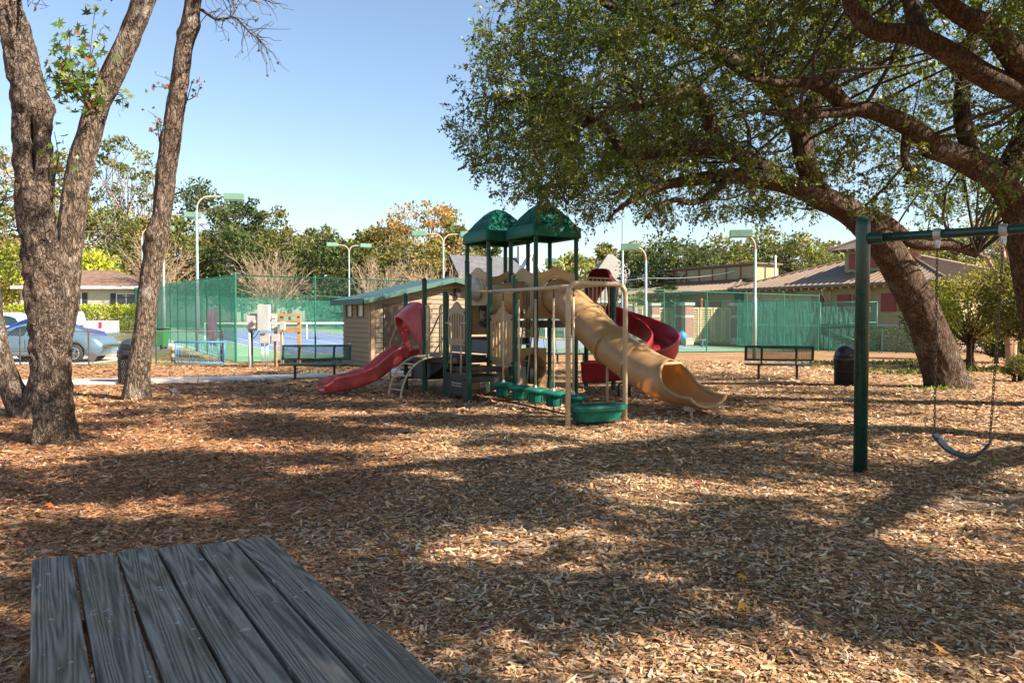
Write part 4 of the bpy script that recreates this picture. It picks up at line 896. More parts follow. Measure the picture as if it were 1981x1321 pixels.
mesh_bin('dark mesh litter bin with a domed lid half hidden behind a trunk', -9.75, 19.9, 0.80, 0.34, 0.30, mat('grey_dome', (0.025, 0.032, 0.04), (0.04, 0.05, 0.06), 6, 0.35))

# ------------------------------------------------------------------ shed with clapboards
SH = thing('storage_shed', 'tan clapboard storage shed with a low green gable roof', 'shed', (-4.81, 26.5, 0), TH)
SW_, SD_ = 6.0, 2.87; SZ = 2.36; RZ = 3.08
SIDING = mat('shed_siding', (0.25, 0.195, 0.125), (0.30, 0.235, 0.155), 7, 0.8, 0.2, 60, stretch=(1, 1, 4))
MB().prism([(0, -0.1), (SW_, -0.1), (SW_, SZ), (SW_/2, RZ), (0, SZ)], (0, SD_/2, 0), (1,0,0), (0,0,1), SD_ - 0.02).build('wall', SIDING, SH)
def board(a, b, z, h, nrm, th=0.034):
    a = np.array([*a, 0.0]); b = np.array([*b, 0.0]); n = np.array([*nrm, 0.0]); h = h - 0.038; o0, o1 = n*0.022, n*(0.012+th)
    P = [a + o1 + [0,0,z], b + o1 + [0,0,z], b + o0 + [0,0,z+h], a + o0 + [0,0,z+h], a - n*0.0 + [0,0,z], b - n*0.0 + [0,0,z], b + [0,0,z+h], a + [0,0,z+h]]
    return MB().add(P, [(0,1,2,3), (4,5,1,0), (0,3,7,4), (1,5,6,2), (3,2,6,7)])
nb = 14; bh = SZ/nb
for k in range(nb): 
    z = k*bh
    # the side wall: boards run around the two little windows and the vent
    gaps = []
    if 10 <= k <= 12: gaps = [(0.62, 1.32), (1.80, 2.50)]
    if 2 <= k <= 4: gaps = [(2.0, 2.32)]
    e = [0.14] + [q for g in gaps for q in g] + [SD_]
    for i in range(0, len(e), 2): board((0, e[i+1]), (0, e[i]), z, bh + 0.02, (-1, 0)).build('clapboard', SIDING, SH)
for k in range(20):
    z = k*bh; zt = z + bh
    inset = 0 if zt < SZ else (zt - SZ)/(RZ - SZ)*SW_/2
    if inset > SW_/2 - 0.3: break
    segs = [(max(0.14, inset), 0.42), (1.92, SW_ - max(0, inset))] if zt < 2.2 else [(max(0.14, inset), SW_ - inset)]
    for a, b in segs:
        if b - a > 0.1: board((a, 0), (b, 0), z, bh + 0.02, (0, -1)).build('clapboard', SIDING, SH)
TRIM = mat('shed_trim', (0.30, 0.20, 0.12), (0.36, 0.25, 0.155), 5, 0.7)
MB().box((0.05, 0.0, 1.15), (0.15, 0.09, 2.36)).box((-0.03, 0.06, 1.15), (0.05, 0.14, 2.36)).build('corner_board', TRIM, SH)
dr = MB().box((1.16, -0.035, 1.05), (1.46, 0.05, 2.18)).build('door', mat('dark_door', (0.030, 0.018, 0.012), (0.055, 0.034, 0.022), 4, 0.35), SH)
for z in (0.6, 1.75): MB().box((0.45, -0.065, z), (0.03, 0.02, 0.12)).build('hinge', STEEL, dr)
WZ = bh*11.55
for y0 in (0.97, 2.15):
    w = MB()
    for c, d in (((-0.02, y0-0.32, WZ), (0.09, 0.06, 0.50)), ((-0.02, y0+0.32, WZ), (0.09, 0.06, 0.50)), ((-0.02, y0, WZ+0.225), (0.088, 0.58, 0.05)), ((-0.02, y0, WZ-0.225), (0.088, 0.58, 0.05))): w.box(c, d)
    wo_ = w.build('window', mat('window_frame_brown', (0.13, 0.07, 0.04), (0.17, 0.09, 0.055), 6, 0.7), SH)
    MB().box((-0.008, y0, WZ), (0.012, 0.58, 0.40)).build('pane', mat('frosted_pane', (0.45, 0.46, 0.44), (0.5, 0.51, 0.49), 3, 0.2), wo_)
MB().box((-0.015, 2.16, 0.58), (0.03, 0.30, 0.44)).box((-0.03, 2.16, 0.58), (0.02, 0.16, 0.30)).build('vent_box', mat('vent_paint', (0.36, 0.42, 0.30), (0.42, 0.48, 0.36), 6, 0.6), SH, bevel=0.005)
SROOF = mat('shed_roof', (0.022, 0.065, 0.075), (0.04, 0.10, 0.11), 9, 0.7, 0.3, 50)
for s in (0, 1):
    ex = np.array([SW_/2, 0, RZ - SZ]); Lr = np.linalg.norm(ex); ex /= Lr
    if s == 0: a = np.array([SW_/2, 0, RZ+0.03]) - ex*(Lr + 0.42); e = ex
    else: e = np.array([-ex[0], 0, ex[2]]); a = np.array([SW_/2, 0, RZ+0.03]) - e*(Lr + 0.42)
    MB().prism([(0, -0.42), (Lr+0.42, -0.42), (Lr+0.42, SD_+0.3), (0, SD_+0.3)], a + np.array([0,0,0.02]), e, (0,1,0), 0.05).build('roof', SROOF, SH)
    MB().bar(a + [0,-0.44,-0.06], a + e*(Lr+0.42) + [0,-0.44,-0.06], 0.03, 0.16).build('fascia', mat('fascia_green', (0.035, 0.10, 0.085), (0.055, 0.14, 0.115), 4, 0.6), SH)
    if s == 0: MB().bar(a + [-0.02,-0.40,-0.06], a + [-0.02,SD_+0.3,-0.06], 0.03, 0.16).build('fascia', MATS['fascia_green'], SH)
MB().box((3.25, -0.09, 2.62), (0.2, 0.14, 0.26)).box((3.25, -0.14, 2.52), (0.13, 0.1, 0.14)).build('wall_lamp', BLACK, SH)

# ------------------------------------------------------------------ chain-link fences
def wires(L_, z0, z1, sp, r, y=0.0, x0=0.0):
    """diagonal wires of a chain-link sheet in the plane y = const"""
    H = z1 - z0; a, b = [], []
    for s in (1, -1):
        c = np.arange(-H, L_ + H, sp)
        for q in c:
            # line x = q + s*(z - z0)   (45 degrees)
            xa, xb = q, q + s*H
            t0, t1 = 0.0, 1.0
            dx = xb - xa
            ta, tb = (0 - xa)/dx, (L_ - xa)/dx
            if ta > tb: ta, tb = tb, ta
            t0, t1 = max(t0, ta), min(t1, tb)
            if t1 - t0 < 0.01: continue
            a.append((x0 + xa + dx*t0, y + s*r, z0 + H*t0)); b.append((x0 + xa + dx*t1, y + s*r, z0 + H*t1))
    P = np.stack([np.array(a), np.array(b)], 1)
    return P
def add_wires(name, P, r, m, parent):
    v, f = many_tubes(P, np.full(P.shape[:2], r), 3); return mesh_np(name, v, f, m, parent)
def slope_z(o, ex, x): 
    return float(gz(o[0] + ex[0]*x, o[1] + ex[1]*x))
def fence(name, label, cat, o, ang, L_, H, bay, m_post, m_wire, sp, r, pr, rails=(1.0,), screen=None, wire_len=None, post_caps=True, ends=True, skip=()):
    ex = np.array([math.cos(ang), math.sin(ang), 0]); o = np.array([o[0], o[1], 0.0]); zA, zB = slope_z(o, ex, 0), slope_z(o, ex, L_)
    t = thing(name, label, cat, (o[0], o[1], zA), ang); dz = zB - zA
    nbay = max(1, round(L_/bay)); xs = np.linspace(0, L_, nbay+1)
    for i, x in enumerate(xs):
        rr = pr*1.35 if i in (0, nbay) and ends else pr
        MB().lathe([(rr, -0.3), (rr, H + 0.02), (rr*0.7, H + 0.06), (0.004, H + 0.075)], (x, 0, dz*x/L_), 10).build('fence_post', m_post, t, smooth=False)
    for h in rails: MB().cyl((0, 0, H*h - 0.02), (L_, 0, dz + H*h - 0.02), pr*0.68, n=8).build('rail', m_post, t, smooth=True)
    P = wires(L_, 0.04, H - 0.03, sp, r, -pr*0.9); P[..., 2] += dz*P[..., 0]/L_
    w = add_wires('chain_link', P, r, m_wire, t)
    if screen:
        for (a, b, z0, z1) in screen:
            n = max(2, int((b-a)/0.6)); xx = np.linspace(a, b, n); zz = np.linspace(z0, z1, 6); A, B = np.meshgrid(xx, zz)
            Yv = -0.06 + 0.035*(fbm(A*0.9, B*0.9, 2.2, 2) - 0.5)*2
            grid_mesh('windscreen', A, Yv, B + dz*A/L_, SCREEN, t)
    return t
FH = 3.3
fence('court_fence', 'tall open green chain-link court fence facing the playground', 'fence', Q, TH, CW, FH, 3.0, FENCEP, WIRE, 0.10, 0.0023, 0.033, rails=(1.0,))
fence('court_fence', 'tall court fence covered in green windscreen cloth beside the lawn', 'fence', Q, TH + math.pi/2, CL, FH, 3.0, FENCEP, WIRE, 0.11, 0.0035, 0.033, rails=(1.0,), screen=[(0.1, 21.5, 0.75, FH - 0.06), (21.6, CL - 0.1, 0.1, FH - 0.06)])
QF = Q + V*CL; QR = Q + U*CW
fence('court_fence', 'far court fence with green windscreen in front of the white house', 'fence', QF, TH, CW, FH, 3.0, FENCEP, WIRE, 0.16, 0.004, 0.033, screen=[(0.1, CW - 0.1, 0.1, FH*0.86)])
fence('court_fence', 'court fence with green windscreen running beside the long tan building', 'fence', QR, TH + math.pi/2, CL, FH*0.93, 3.0, FENCEP, WIRE, 0.16, 0.004, 0.033, screen=[(0.1, 6.4, 0.1, FH*0.90), (16, CL - 0.1, 0.1, FH*0.85)])
fence('low_fence', 'low grey chain-link fence between the footpath and the parked cars', 'fence', (-27, 26.9), math.atan2(1.55, 16.4), 16.45, 1.22, 2.35, mat('dark_pipe', (0.05, 0.045, 0.04), (0.10, 0.09, 0.08), 6, 0.5, metal=0.4), GREYW, 0.115, 0.0026, 0.026)
qe = QR
fence('boundary_fence', 'low green chain-link fence in front of the clipped hedge by the brick wall', 'fence', (qe[0]+0.4, qe[1]-0.6), math.radians(-38), 17, 1.5, 2.8, FENCEP, WIRE, 0.085, 0.0035, 0.028)
# gate braces at the far corner of the court
gt_ = thing('court_gate', 'green braced pipe gate panel at the court corner', 'gate', (QR[0], QR[1], float(gz(*QR[:2]))), math.radians(-12))
for a, b in (((0.1,0,0.1),(3.2,0,0.1)), ((0.1,0,2.9),(3.2,0,2.9)), ((0.1,0,0.1),(0.1,0,2.9)), ((3.2,0,0.1),(3.2,0,2.9)), ((0.1,0,1.55),(3.2,0,1.72)), ((0.1,0,1.45),(3.2,0,0.2))): MB().cyl(a, b, 0.03, n=8).build('pipe', FENCEP, gt_, smooth=True)
A, B = np.meshgrid(np.linspace(0.14, 3.16, 6), np.linspace(0.14, 2.86, 6)); grid_mesh('windscreen', A, A*0 + 0.05, B, SCREEN, gt_)

# net posts and tennis nets
for u0, ww in ((3.2, 11.0), (18.6, 11.0)):
    c = Q + U*(u0 - 0.9) + V*21.2; z = float(gz(*c[:2])); n = thing('tennis_net', 'white-taped tennis net across the blue court behind the electrical boxes' if u0 < 10 else 'white-taped tennis net across the court beyond the play structure', 'tennis net', (c[0], c[1], z + 0.04), TH)
    dz = float(gz(*(Q + U*(u0+ww+0.9) + V*21.2)[:2])) - z; LL = ww + 1.8
    MB().box((LL/2, 0, 1.04), (LL, 0.03, 0.09)).build('tape', WHITE, n)
    MB().cyl((0,0,-0.2), (0,0,1.1), 0.05).build('net_post', WHITE, n); MB().cyl((LL,0,-0.2), (LL,0,1.1), 0.05).build('net_post', WHITE, n)
    MB().box((LL*0.5, -0.02, 0.5), (0.07, 0.02, 1.0)).build('centre_strap', WHITE, n); MB().box((LL*0.78, -0.02, 0.5), (0.07, 0.02, 1.0)).build('centre_strap', WHITE, n)
    Pn = np.array([[(x, 0, 0.03), (x, 0, 1.0)] for x in np.arange(0, LL, 0.09)] + [[(0, 0, zz), (LL, 0, zz)] for zz in np.arange(0.05, 1.0, 0.09)])
    add_wires('netting', Pn, 0.004, BLACK, n)

# ------------------------------------------------------------------ court lights
def light_pole(label, px, d, h, arms, group='court lights'):
    x = (px - CX)/F*d; z = float(gz(x, d)); t = thing('court_light', label, 'floodlight', (x, d, z), 0, group)
    MB().tube([(0,0,-0.3), (0,0,2.6), (0,0,2.62), (0,0,h-0.75)], [0.085, 0.085, 0.062, 0.058], 12).build('pole', POLE, t, smooth=True)
    for s, rot in arms:
        ex = np.array([math.cos(rot), math.sin(rot), 0])
        MB().tube(np.array(spline([(0,0,h-0.8), ex*0.06 + [0,0,h-0.42], ex*0.32 + [0,0,h-0.14], ex*0.75 + [0,0,h-0.08], ex*1.25*s + [0,0,h-0.08]], n=6)), 0.045, 8).build('arm', RUST, t, smooth=True)
        hx = np.array([ex, [-ex[1], ex[0], 0], [0,0,1.0]])
        hd = MB().box(ex*(1.25*s + 0.42) + [0,0,h-0.06], (0.92, 0.46, 0.30), hx).build('lamp_head', HEADM, t, bevel=0.012)
        MB().box(ex*(1.25*s + 0.42) + [0,0,h-0.213], (0.8, 0.36, 0.012), hx).build('lens', mat('lamp_lens', (0.30, 0.31, 0.28), (0.36, 0.37, 0.34), 3, 0.2), hd)
light_pole('tall court light with a rusty arm rising over the windscreen fence', 383, 36.6, 7.4, [(1, 0.25)])
light_pole('court light whose green head shows between the gum trunk and the rusty pole', 318, 46, 7.6, [(1, 0.2)])
light_pole('farthest court light along the windscreen fence, half behind a gum trunk', 277, 55, 7.6, [(1, 0.2)])
light_pole('twin-headed court light standing behind the shed end', 676, 64, 7.4, [(0.75, math.radians(20)), (0.75, math.radians(200))])
light_pole('twin-headed court light rising just beside the farther green roof', 858, 50, 7.1, [(0.9, math.radians(10)), (0.9, math.radians(190))])
light_pole('single court light by the fence gate in front of the dark evergreens', 1249, 39.0, 5.4, [(0.3, math.radians(172))])
light_pole('single court light standing in front of the long tan building', 1460, 33.6, 5.45, [(0.15, math.radians(172))])
light_pole('small court light seen between the posts of the nearer green roof', 1091, 62, 6.5, [(0.5, math.radians(175))])
light_pole('tall pale court pole whose head is lost in the oak leaves', 1204, 44, 8.6, [(0.6, math.radians(20))])

# ------------------------------------------------------------------ electrical boxes, barrier, cart, banner
def plain(px, py, d): return at(px, py, d)
ub = np.array([(482-CX)/F*26.6, 26.6, 0]); S_ = 26.6/F                  # metres per photo pixel there
UT = thing('utility_rack', 'rack of grey electrical boxes and conduits beside a lumber frame', 'electrical boxes', ub, 0)
def ux(px): return (px - 482)*S_
def uz(py): return HC - (py - HOR)*S_
BOXM = mat('box_enamel', (0.40, 0.43, 0.40), (0.46, 0.49, 0.46), 3, 0.45); BOXB = mat('box_beige', (0.42, 0.38, 0.33), (0.48, 0.44, 0.39), 3, 0.5); BOXG = mat('box_grey', (0.40, 0.40, 0.39), (0.46, 0.46, 0.45), 3, 0.45)
def ubox(x0, x1, y0, y1, dep, m_, name, y=0.0):
    return MB().box(((ux(x0)+ux(x1))/2, y - dep/2, (uz(y0)+uz(y1))/2), (ux(x1)-ux(x0), dep, uz(y0)-uz(y1))).build(name, m_, UT, bevel=0.012)
MB().cyl((ux(484), 0.12, -0.2), (ux(484), 0.12, uz(606)), 0.05).build('post', FENCEP, UT); MB().cyl((ux(531), 0.12, -0.2), (ux(531), 0.12, uz(606)), 0.06).build('post', LUMBER, UT)
ubox(480, 530, 606.5, 612, 0.05, BOXB, 'rail', 0.1); ubox(482, 536, 636, 639, 0.05, BOXG, 'rail', 0.1)
me_ = ubox(481, 502, 611, 636, 0.22, BOXG, 'meter_box')
MB().lathe([(0.085, 0), (0.085, 0.07), (0.06, 0.10), (0.01, 0.105)], (ux(496), -0.22, uz(623)), 18, ax=np.array([[1,0,0],[0,0,1],[0,-1,0]])).build('meter', mat('meter_glass', (0.25, 0.24, 0.12), (0.34, 0.34, 0.32), 9, 0.15), me_, smooth=True)
pn_ = ubox(502.5, 524.5, 590, 640, 0.26, BOXM, 'breaker_panel')
MB().box((ux(525.2), -0.1, uz(619)), (0.05, 0.08, 0.07)).build('switch_handle', mat('switch_red', (0.45, 0.03, 0.03)), pn_)
jb = ubox(504.5, 524, 645, 664, 0.16, BOXB, 'junction_box')
MB().box((ux(514), -0.163, uz(655)), (0.13, 0.004, 0.13)).build('caution_label', mat('label_paper', (0.7, 0.68, 0.63), (0.74, 0.72, 0.68), 3), jb)
MB().box((ux(514), -0.167, uz(652.6)), (0.11, 0.003, 0.028)).box((ux(514), -0.167, uz(655.5)), (0.035, 0.003, 0.03)).build('label_print', mat('label_orange', (0.75, 0.25, 0.02)), jb)
ubox(527.5, 542.5, 646, 660.5, 0.15, BOXG, 'junction_box'); ubox(543.5, 553, 622, 638.5, 0.16, BOXM, 'timer_box')
for px, y0, y1 in ((507.5, 664, 702), (510.5, 664, 702), (516, 664, 702), (519, 664, 702), (547.5, 638, 690)): MB().cyl((ux(px), -0.08, -0.1), (ux(px), -0.08, uz(y0)), 0.018, n=8).build('conduit', STEEL, UT, smooth=True)
MB().cyl((ux(484.5), -0.1, -0.1), (ux(484.5), -0.1, uz(636)), 0.045, n=10).build('conduit', mat('pvc_conduit', (0.45, 0.44, 0.46), (0.52, 0.51, 0.53), 4), UT, smooth=True)
MB().tube(spline([(ux(496), -0.1, uz(637)), (ux(492), -0.12, uz(646)), (ux(487), -0.12, uz(652))], n=5), 0.012, 6).tube(spline([(ux(503), -0.1, uz(640)), (ux(497), -0.13, uz(650)), (ux(487), -0.12, uz(658))], n=5), 0.012, 6).build('cable', BLACK, UT)
for y0 in (611, 618, 624, 630): ubox(526, 534, y0, y0+4.5, 0.06, WHITE, 'white_slat', 0.05)
LF = thing('lumber_frame', 'new timber post frame with cross boards beside the electrical boxes', 'timber frame', ub + np.array([ux(545), 0.5, 0]))
def lx(px): return (px - 545)*S_*1.0
for px, w in ((537, 0.10), (571, 0.12)): MB().box((lx(px), 0, uz(606)/2 - 0.1), (w, 0.09, uz(606) + 0.2)).build('timber_post', LUMBER, LF, bevel=0.005)
for y0, y1 in ((606.5, 612), (620, 625), (633, 643)): MB().box((lx(554), -0.06, (uz(y0)+uz(y1))/2), (lx(575)-lx(533), 0.04, uz(y0)-uz(y1))).build('cross_board', LUMBER, LF, bevel=0.004)

bb = np.array([(385-CX)/F*28.1, 28.1, 0]); BBL = mat('blue_enamel', (0.03, 0.17, 0.42), (0.05, 0.22, 0.50), 6, 0.4)
BR = thing('bike_rack', 'bright blue tubular rack standing on the lawn by the court corner', 'bike rack', bb, math.radians(9))
def rb(*p): return np.array(p)
for z in (0.06, 0.82): MB().cyl((-0.86, 0, z), (0.86, 0, z), 0.03, n=10).build('rail', BBL, BR, smooth=True)
for x in (-0.84, -0.73, -0.60, -0.34, -0.22, 0.02, 0.12, 0.36, 0.46, 0.66, 0.70, 0.84): MB().cyl((x, 0, 0.06), (x + (0.05 if abs(x) > 0.8 else 0), 0, 0.82), 0.014 if abs(x) < 0.8 else 0.03, n=8).build('upright', BBL, BR, smooth=True)
for k, px in enumerate((333.5, 429.5)):
    b = thing('striped_bollard', 'short yellow striped timber bollard at the %s end of the blue rack' % ('shaded' if k else 'trunk-side'), 'bollard', ((px-CX)/F*28.5, 28.5, 0))
    for j in range(5): MB().lathe([(0.065, 0.13*j), (0.065, 0.13*j + 0.128)], (0,0,0), 12).build('band', mat('bollard_yellow', (0.50, 0.33, 0.10), (0.55, 0.38, 0.14), 5) if j % 2 == 0 else mat('bollard_brown', (0.10, 0.06, 0.03)), b)
wc = np.array([(311-CX)/F*38.5, 38.5, 0]); wc[2] = float(gz(wc[0], wc[1])); WC = thing('wheelie_bin', 'green two-wheeled refuse cart behind the low fence', 'refuse cart', wc)
WCG = mat('cart_green', (0.03, 0.26, 0.06), (0.05, 0.33, 0.09), 4, 0.4)
v8 = [(-0.24,-0.28,0.12), (0.24,-0.28,0.12), (0.24,0.28,0.12), (-0.24,0.28,0.12), (-0.31,-0.36,1.0), (0.31,-0.36,1.0), (0.31,0.36,1.0), (-0.31,0.36,1.0)]
MB().add(v8, [(3,2,1,0), (4,5,6,7), (0,1,5,4), (1,2,6,5), (2,3,7,6), (3,0,4,7)]).build('body', WCG, WC, bevel=0.03)
MB().box((0, 0, 1.03), (0.68, 0.80, 0.05)).build('lid', mat('cart_lid', (0.02, 0.06, 0.03), (0.03, 0.08, 0.04), 4, 0.4), WC, bevel=0.02)
for s in (-1, 1): MB().lathe([(0.06, -0.04), (0.14, -0.03), (0.14, 0.03), (0.06, 0.04)], (0.14 + 0.0*s, 0.22*s, 0.12), 16, ax=np.array([[0,1,0],[0,0,1],[1,0,0]])).build('wheel', BLACK, WC)
# printed banner tied to the windscreen fence
def banner_mat():
    m = bpy.data.materials.new('banner_print'); t, b = nodes_of(m); N, L = t.nodes, t.links
    tc = N.new('ShaderNodeTexCoord'); mp = N.new('ShaderNodeMapping'); mp.inputs['Scale'].default_value = (1.6, 1, 0.8); mp.inputs['Rotation'].default_value = (0, 0.6, 0); L.new(tc.outputs['Object'], mp.inputs[0])
    no = N.new('ShaderNodeTexNoise'); no.inputs['Scale'].default_value = 1.7; no.inputs['Detail'].default_value = 2; no.inputs['Distortion'].default_value = 0.8; L.new(mp.outputs[0], no.inputs[0])
    r = N.new('ShaderNodeValToRGB'); e = r.color_ramp.elements; r.color_ramp.interpolation = 'EASE'; e[0].position = 0.33; e[0].color = (0.30, 0.09, 0.10, 1); e[1].position = 0.7; e[1].color = (0.42, 0.38, 0.42, 1)
    x = e.new(0.45); x.color = (0.27, 0.16, 0.20, 1); x = e.new(0.52); x.color = (0.50, 0.07, 0.04, 1); x = e.new(0.57); x.color = (0.18, 0.16, 0.30, 1)
    L.new(no.outputs[0], r.inputs[0]); L.new(r.outputs[0], b.inputs['Base Color']); b.inputs['Roughness'].default_value = 0.5; return m
bq = Q + V*3.2; BN = thing('banner', 'red and violet printed banner hung on the windscreen fence', 'banner', (bq[0], bq[1], 0), TH + math.pi/2)
A, B = np.meshgrid(np.linspace(0, 2.1, 8), np.linspace(0.55, 2.05, 10)); grid_mesh('print', A, 0.10 + 0.02*np.sin(A*5 + B*2), B, banner_mat(), BN)

# ------------------------------------------------------------------ vehicles
RUBBER = mat('tyre', (0.012, 0.012, 0.012), (0.025, 0.025, 0.025), 20, 0.8); ALLOY = mat('alloy', (0.45, 0.45, 0.46), (0.6, 0.6, 0.6), 8, 0.25, metal=0.9)
CARGLASS = mat('car_glass', (0.012, 0.025, 0.035), (0.03, 0.06, 0.08), 0.8, 0.05)
def wheel(par, x, y, r=0.33):
    w = MB().lathe([(r*0.66, -0.10), (r*0.93, -0.105), (r, -0.07), (r, 0.07), (r*0.93, 0.105), (r*0.66, 0.10)], (x, y, r), 28, ax=np.array([[1,0,0],[0,0,1],[0,-1,0]])).build('wheel', RUBBER, par, smooth=True)
    rim = MB().tube([(x + r*0.64*math.cos(q), y-0.09, r + r*0.64*math.sin(q)) for q in np.linspace(0, 2*math.pi, 29)[:-1]], 0.022, 6, closed=True)
    for k in range(10):
        q = 2*math.pi*(k + (0.18 if k % 2 else -0.18) + 0.2)/10; rim.bar((x + 0.05*math.cos(q), y-0.10, r + 0.05*math.sin(q)), (x + r*0.64*math.cos(q), y-0.085, r + r*0.64*math.sin(q)), 0.022, 0.03, (0,-1,0))
    rim.lathe([(0.055, 0.09), (0.05, 0.115)], (x, y, r), 12, ax=np.array([[1,0,0],[0,0,1],[0,-1,0]]))
    rim.build('rim', ALLOY, w)
    MB().lathe([(r*0.60, 0.02), (r*0.58, 0.03)], (x, y, r), 20, ax=np.array([[1,0,0],[0,0,1],[0,-1,0]])).build('brake_disc', BLACK, w)
def car(name, label, x, y, L_, paint, top, glass_spans, rz=0.0, suv=False, wheels=(0.9, 3.7), wd=1.83):
    """top: list of (x, half-width at that height, z of the upper body line, z of the shoulder)"""
    z = float(gz(x, y)); t = thing(name, label, 'car', (x, y, z + 0.012), rz, None)
    st = spline([(a, w, zt, zs) for a, w, zt, zs in top], n=6) if False else np.array(top, float)
    xs = np.linspace(st[0, 0], st[-1, 0], 60); W_ = np.interp(xs, st[:, 0], st[:, 1]); ZT = np.interp(xs, st[:, 0], st[:, 2]); ZS = np.interp(xs, st[:, 0], st[:, 3])
    k = np.ones(5)/5
    def sm(a): return np.convolve(np.pad(a, 2, 'edge'), k, 'valid')
    W_, ZT, ZS = sm(W_), sm(ZT), sm(ZS); Vv = []; n = None
    for i, xx in enumerate(xs):
        e = min(1, min(i, 59-i)/3.0); w = W_[i]; zs, zt = ZS[i], ZT[i]; zl = 0.22 + (1-e)*0.16
        for a in wheels:
            d = abs(xx - a)
            if d < 0.40: zl = max(zl, math.sqrt(max(0, 0.40**2 - d*d)) + 0.30)
        cab = max(0.0, zt - zs)
        half = [(w*0.90, zl), (w*0.99, zl+0.06), (w*1.0, min(zs-0.12, max(0.55, zl+0.1))), (w*0.985, zs-0.06), (w*0.95, zs), (w*(0.95 - 0.06*min(1, cab/0.3)), zs + cab*0.25), (w*(0.95 - 0.20*min(1, cab/0.4)), zs + cab*0.82), (w*(0.88 - 0.26*min(1, cab/0.4)), zs + cab*0.97), (w*0.45, zt), (0, zt + 0.012)]
        ring = [(xx, -a, b) for a, b in half] + [(xx, a, b) for a, b in reversed(half[:-1])]; n = len(ring); Vv += ring
    fs = [(i*n+j, i*n+(j+1) % n, (i+1)*n+(j+1) % n, (i+1)*n+j) for i in range(59) for j in range(n)] + [tuple(range(n)), tuple(reversed(range(59*n, 60*n)))]
    body = MB().add(Vv, fs).build('body', paint, t, smooth=True)
    def side(xx, f):
        w, zs, zt = np.interp(xx, xs, W_), np.interp(xx, xs, ZS), np.interp(xx, xs, ZT); cab = zt - zs
        return np.array([xx, -(w*(0.95 - 0.06*min(1, cab/0.3)) * (1-f) + w*(0.95 - 0.20*min(1, cab/0.4))*f) - 0.006, zs + cab*(0.25 + 0.57*f)])
    def lower(xx):
        w, zs, zt = np.interp(xx, xs, W_), np.interp(xx, xs, ZS), np.interp(xx, xs, ZT); return np.array([xx, -w*0.95 - 0.004, zs + 0.02])
    for (a, b, c, d) in glass_spans:                                   # bottom a..b, top c..d
        m = MB(); q = 8
        B_ = [lower(v_) for v_ in np.linspace(a, b, q)]; M_ = [side(v_, 0.05) for v_ in np.linspace(a*0.7+c*0.3, b*0.7+d*0.3, q)]; T_ = [side(v_, 0.92) for v_ in np.linspace(c, d, q)]
        m.add(B_ + M_ + T_, [(r*q+i, r*q+i+1, (r+1)*q+i+1, (r+1)*q+i) for r in range(2) for i in range(q-1)])
        m.build('side_window', CARGLASS, t, smooth=True)
        for v_ in (a - 0.05,):
            p = [np.array([v_, -np.interp(v_, xs, W_)*1.0 - 0.003, z_]) for z_ in (0.36, np.interp(v_, xs, ZS)-0.12)]; MB().bar(p[0], p[1], 0.008, 0.012, (0,-1,0)).build('door_gap', BLACK, t)
    for a in wheels:
        for s in (-1, 1): wheel(t, a, s*(wd/2 - 0.12))
    # windscreen
    return t, xs, W_, ZS, ZT
P_SED = mat('steel_blue_paint', (0.105, 0.19, 0.245), (0.12, 0.21, 0.27), 0.5, 0.28, metal=0.2, coat=0.8)
P_BLUE = mat('royal_blue_paint', (0.01, 0.03, 0.25), (0.015, 0.04, 0.30), 0.5, 0.25, coat=0.8)
P_WHITE = mat('white_car_paint', (0.70, 0.70, 0.71), (0.74, 0.74, 0.75), 0.5, 0.3, coat=0.6)
sedan_top = [(0, 0.70, 0.62, 0.60), (0.06, 0.80, 0.98, 0.93), (0.9, 0.88, 1.03, 0.96), (1.35, 0.90, 1.30, 0.97), (1.9, 0.91, 1.46, 0.97), (2.5, 0.915, 1.475, 0.965), (3.0, 0.915, 1.38, 0.955), (3.62, 0.91, 1.06, 0.955), (4.1, 0.90, 1.00, 0.93), (4.5, 0.86, 0.93, 0.86), (4.72, 0.78, 0.84, 0.76), (4.84, 0.70, 0.70, 0.62), (4.88, 0.64, 0.52, 0.46)]
cx0 = (190-CX)/F*28.9
t, *_ = car('parked_car', 'steel blue sedan parked nearest the low chain-link fence', cx0 - 4.86, 29.9, 4.88, P_SED, sedan_top, [(1.15, 2.02, 1.62, 2.06), (2.12, 3.28, 2.14, 2.88)], wheels=(0.98, 3.86))
MB().box((2.35, -0.925, 0.86), (0.22, 0.03, 0.035)).box((1.3, -0.915, 0.87), (0.22, 0.03, 0.035)).build('door_handle', ALLOY, t, bevel=0.01)
MB().prism([(3.96, 0.86), (4.28, 0.83), (4.34, 0.76), (4.22, 0.74)], (0, -0.84, 0), (1,-0.08*0,0), (0,0,1), 0.06).build('turn_signal', mat('amber_lens', (0.75, 0.24, 0.01), (0.8, 0.3, 0.02), 5, 0.15), t)
MB().prism([(4.30, 0.83), (4.62, 0.76), (4.74, 0.66), (4.36, 0.75)], (0, -0.72, 0), (0.97,0.24,0), (0,0,1), 0.10).build('headlight', mat('headlight_lens', (0.55, 0.56, 0.57), (0.7, 0.7, 0.7), 12, 0.08), t)
MB().prism([(4.3, 0.42), (4.75, 0.44), (4.75, 0.52), (4.55, 0.56)], (0, -0.66, 0), (0.97,0.24,0), (0,0,1), 0.06).build('fog_recess', mat('dark_trim', (0.05, 0.055, 0.06), (0.22, 0.22, 0.22), 20, 0.4), t)
MB().box((3.0, -0.99, 0.98), (0.14, 0.20, 0.13)).build('wing_mirror', P_SED, t, bevel=0.03)
MB().box((2.3, -0.925, 0.34), (2.2, 0.02, 0.05)).build('sill_trim', ALLOY, t)
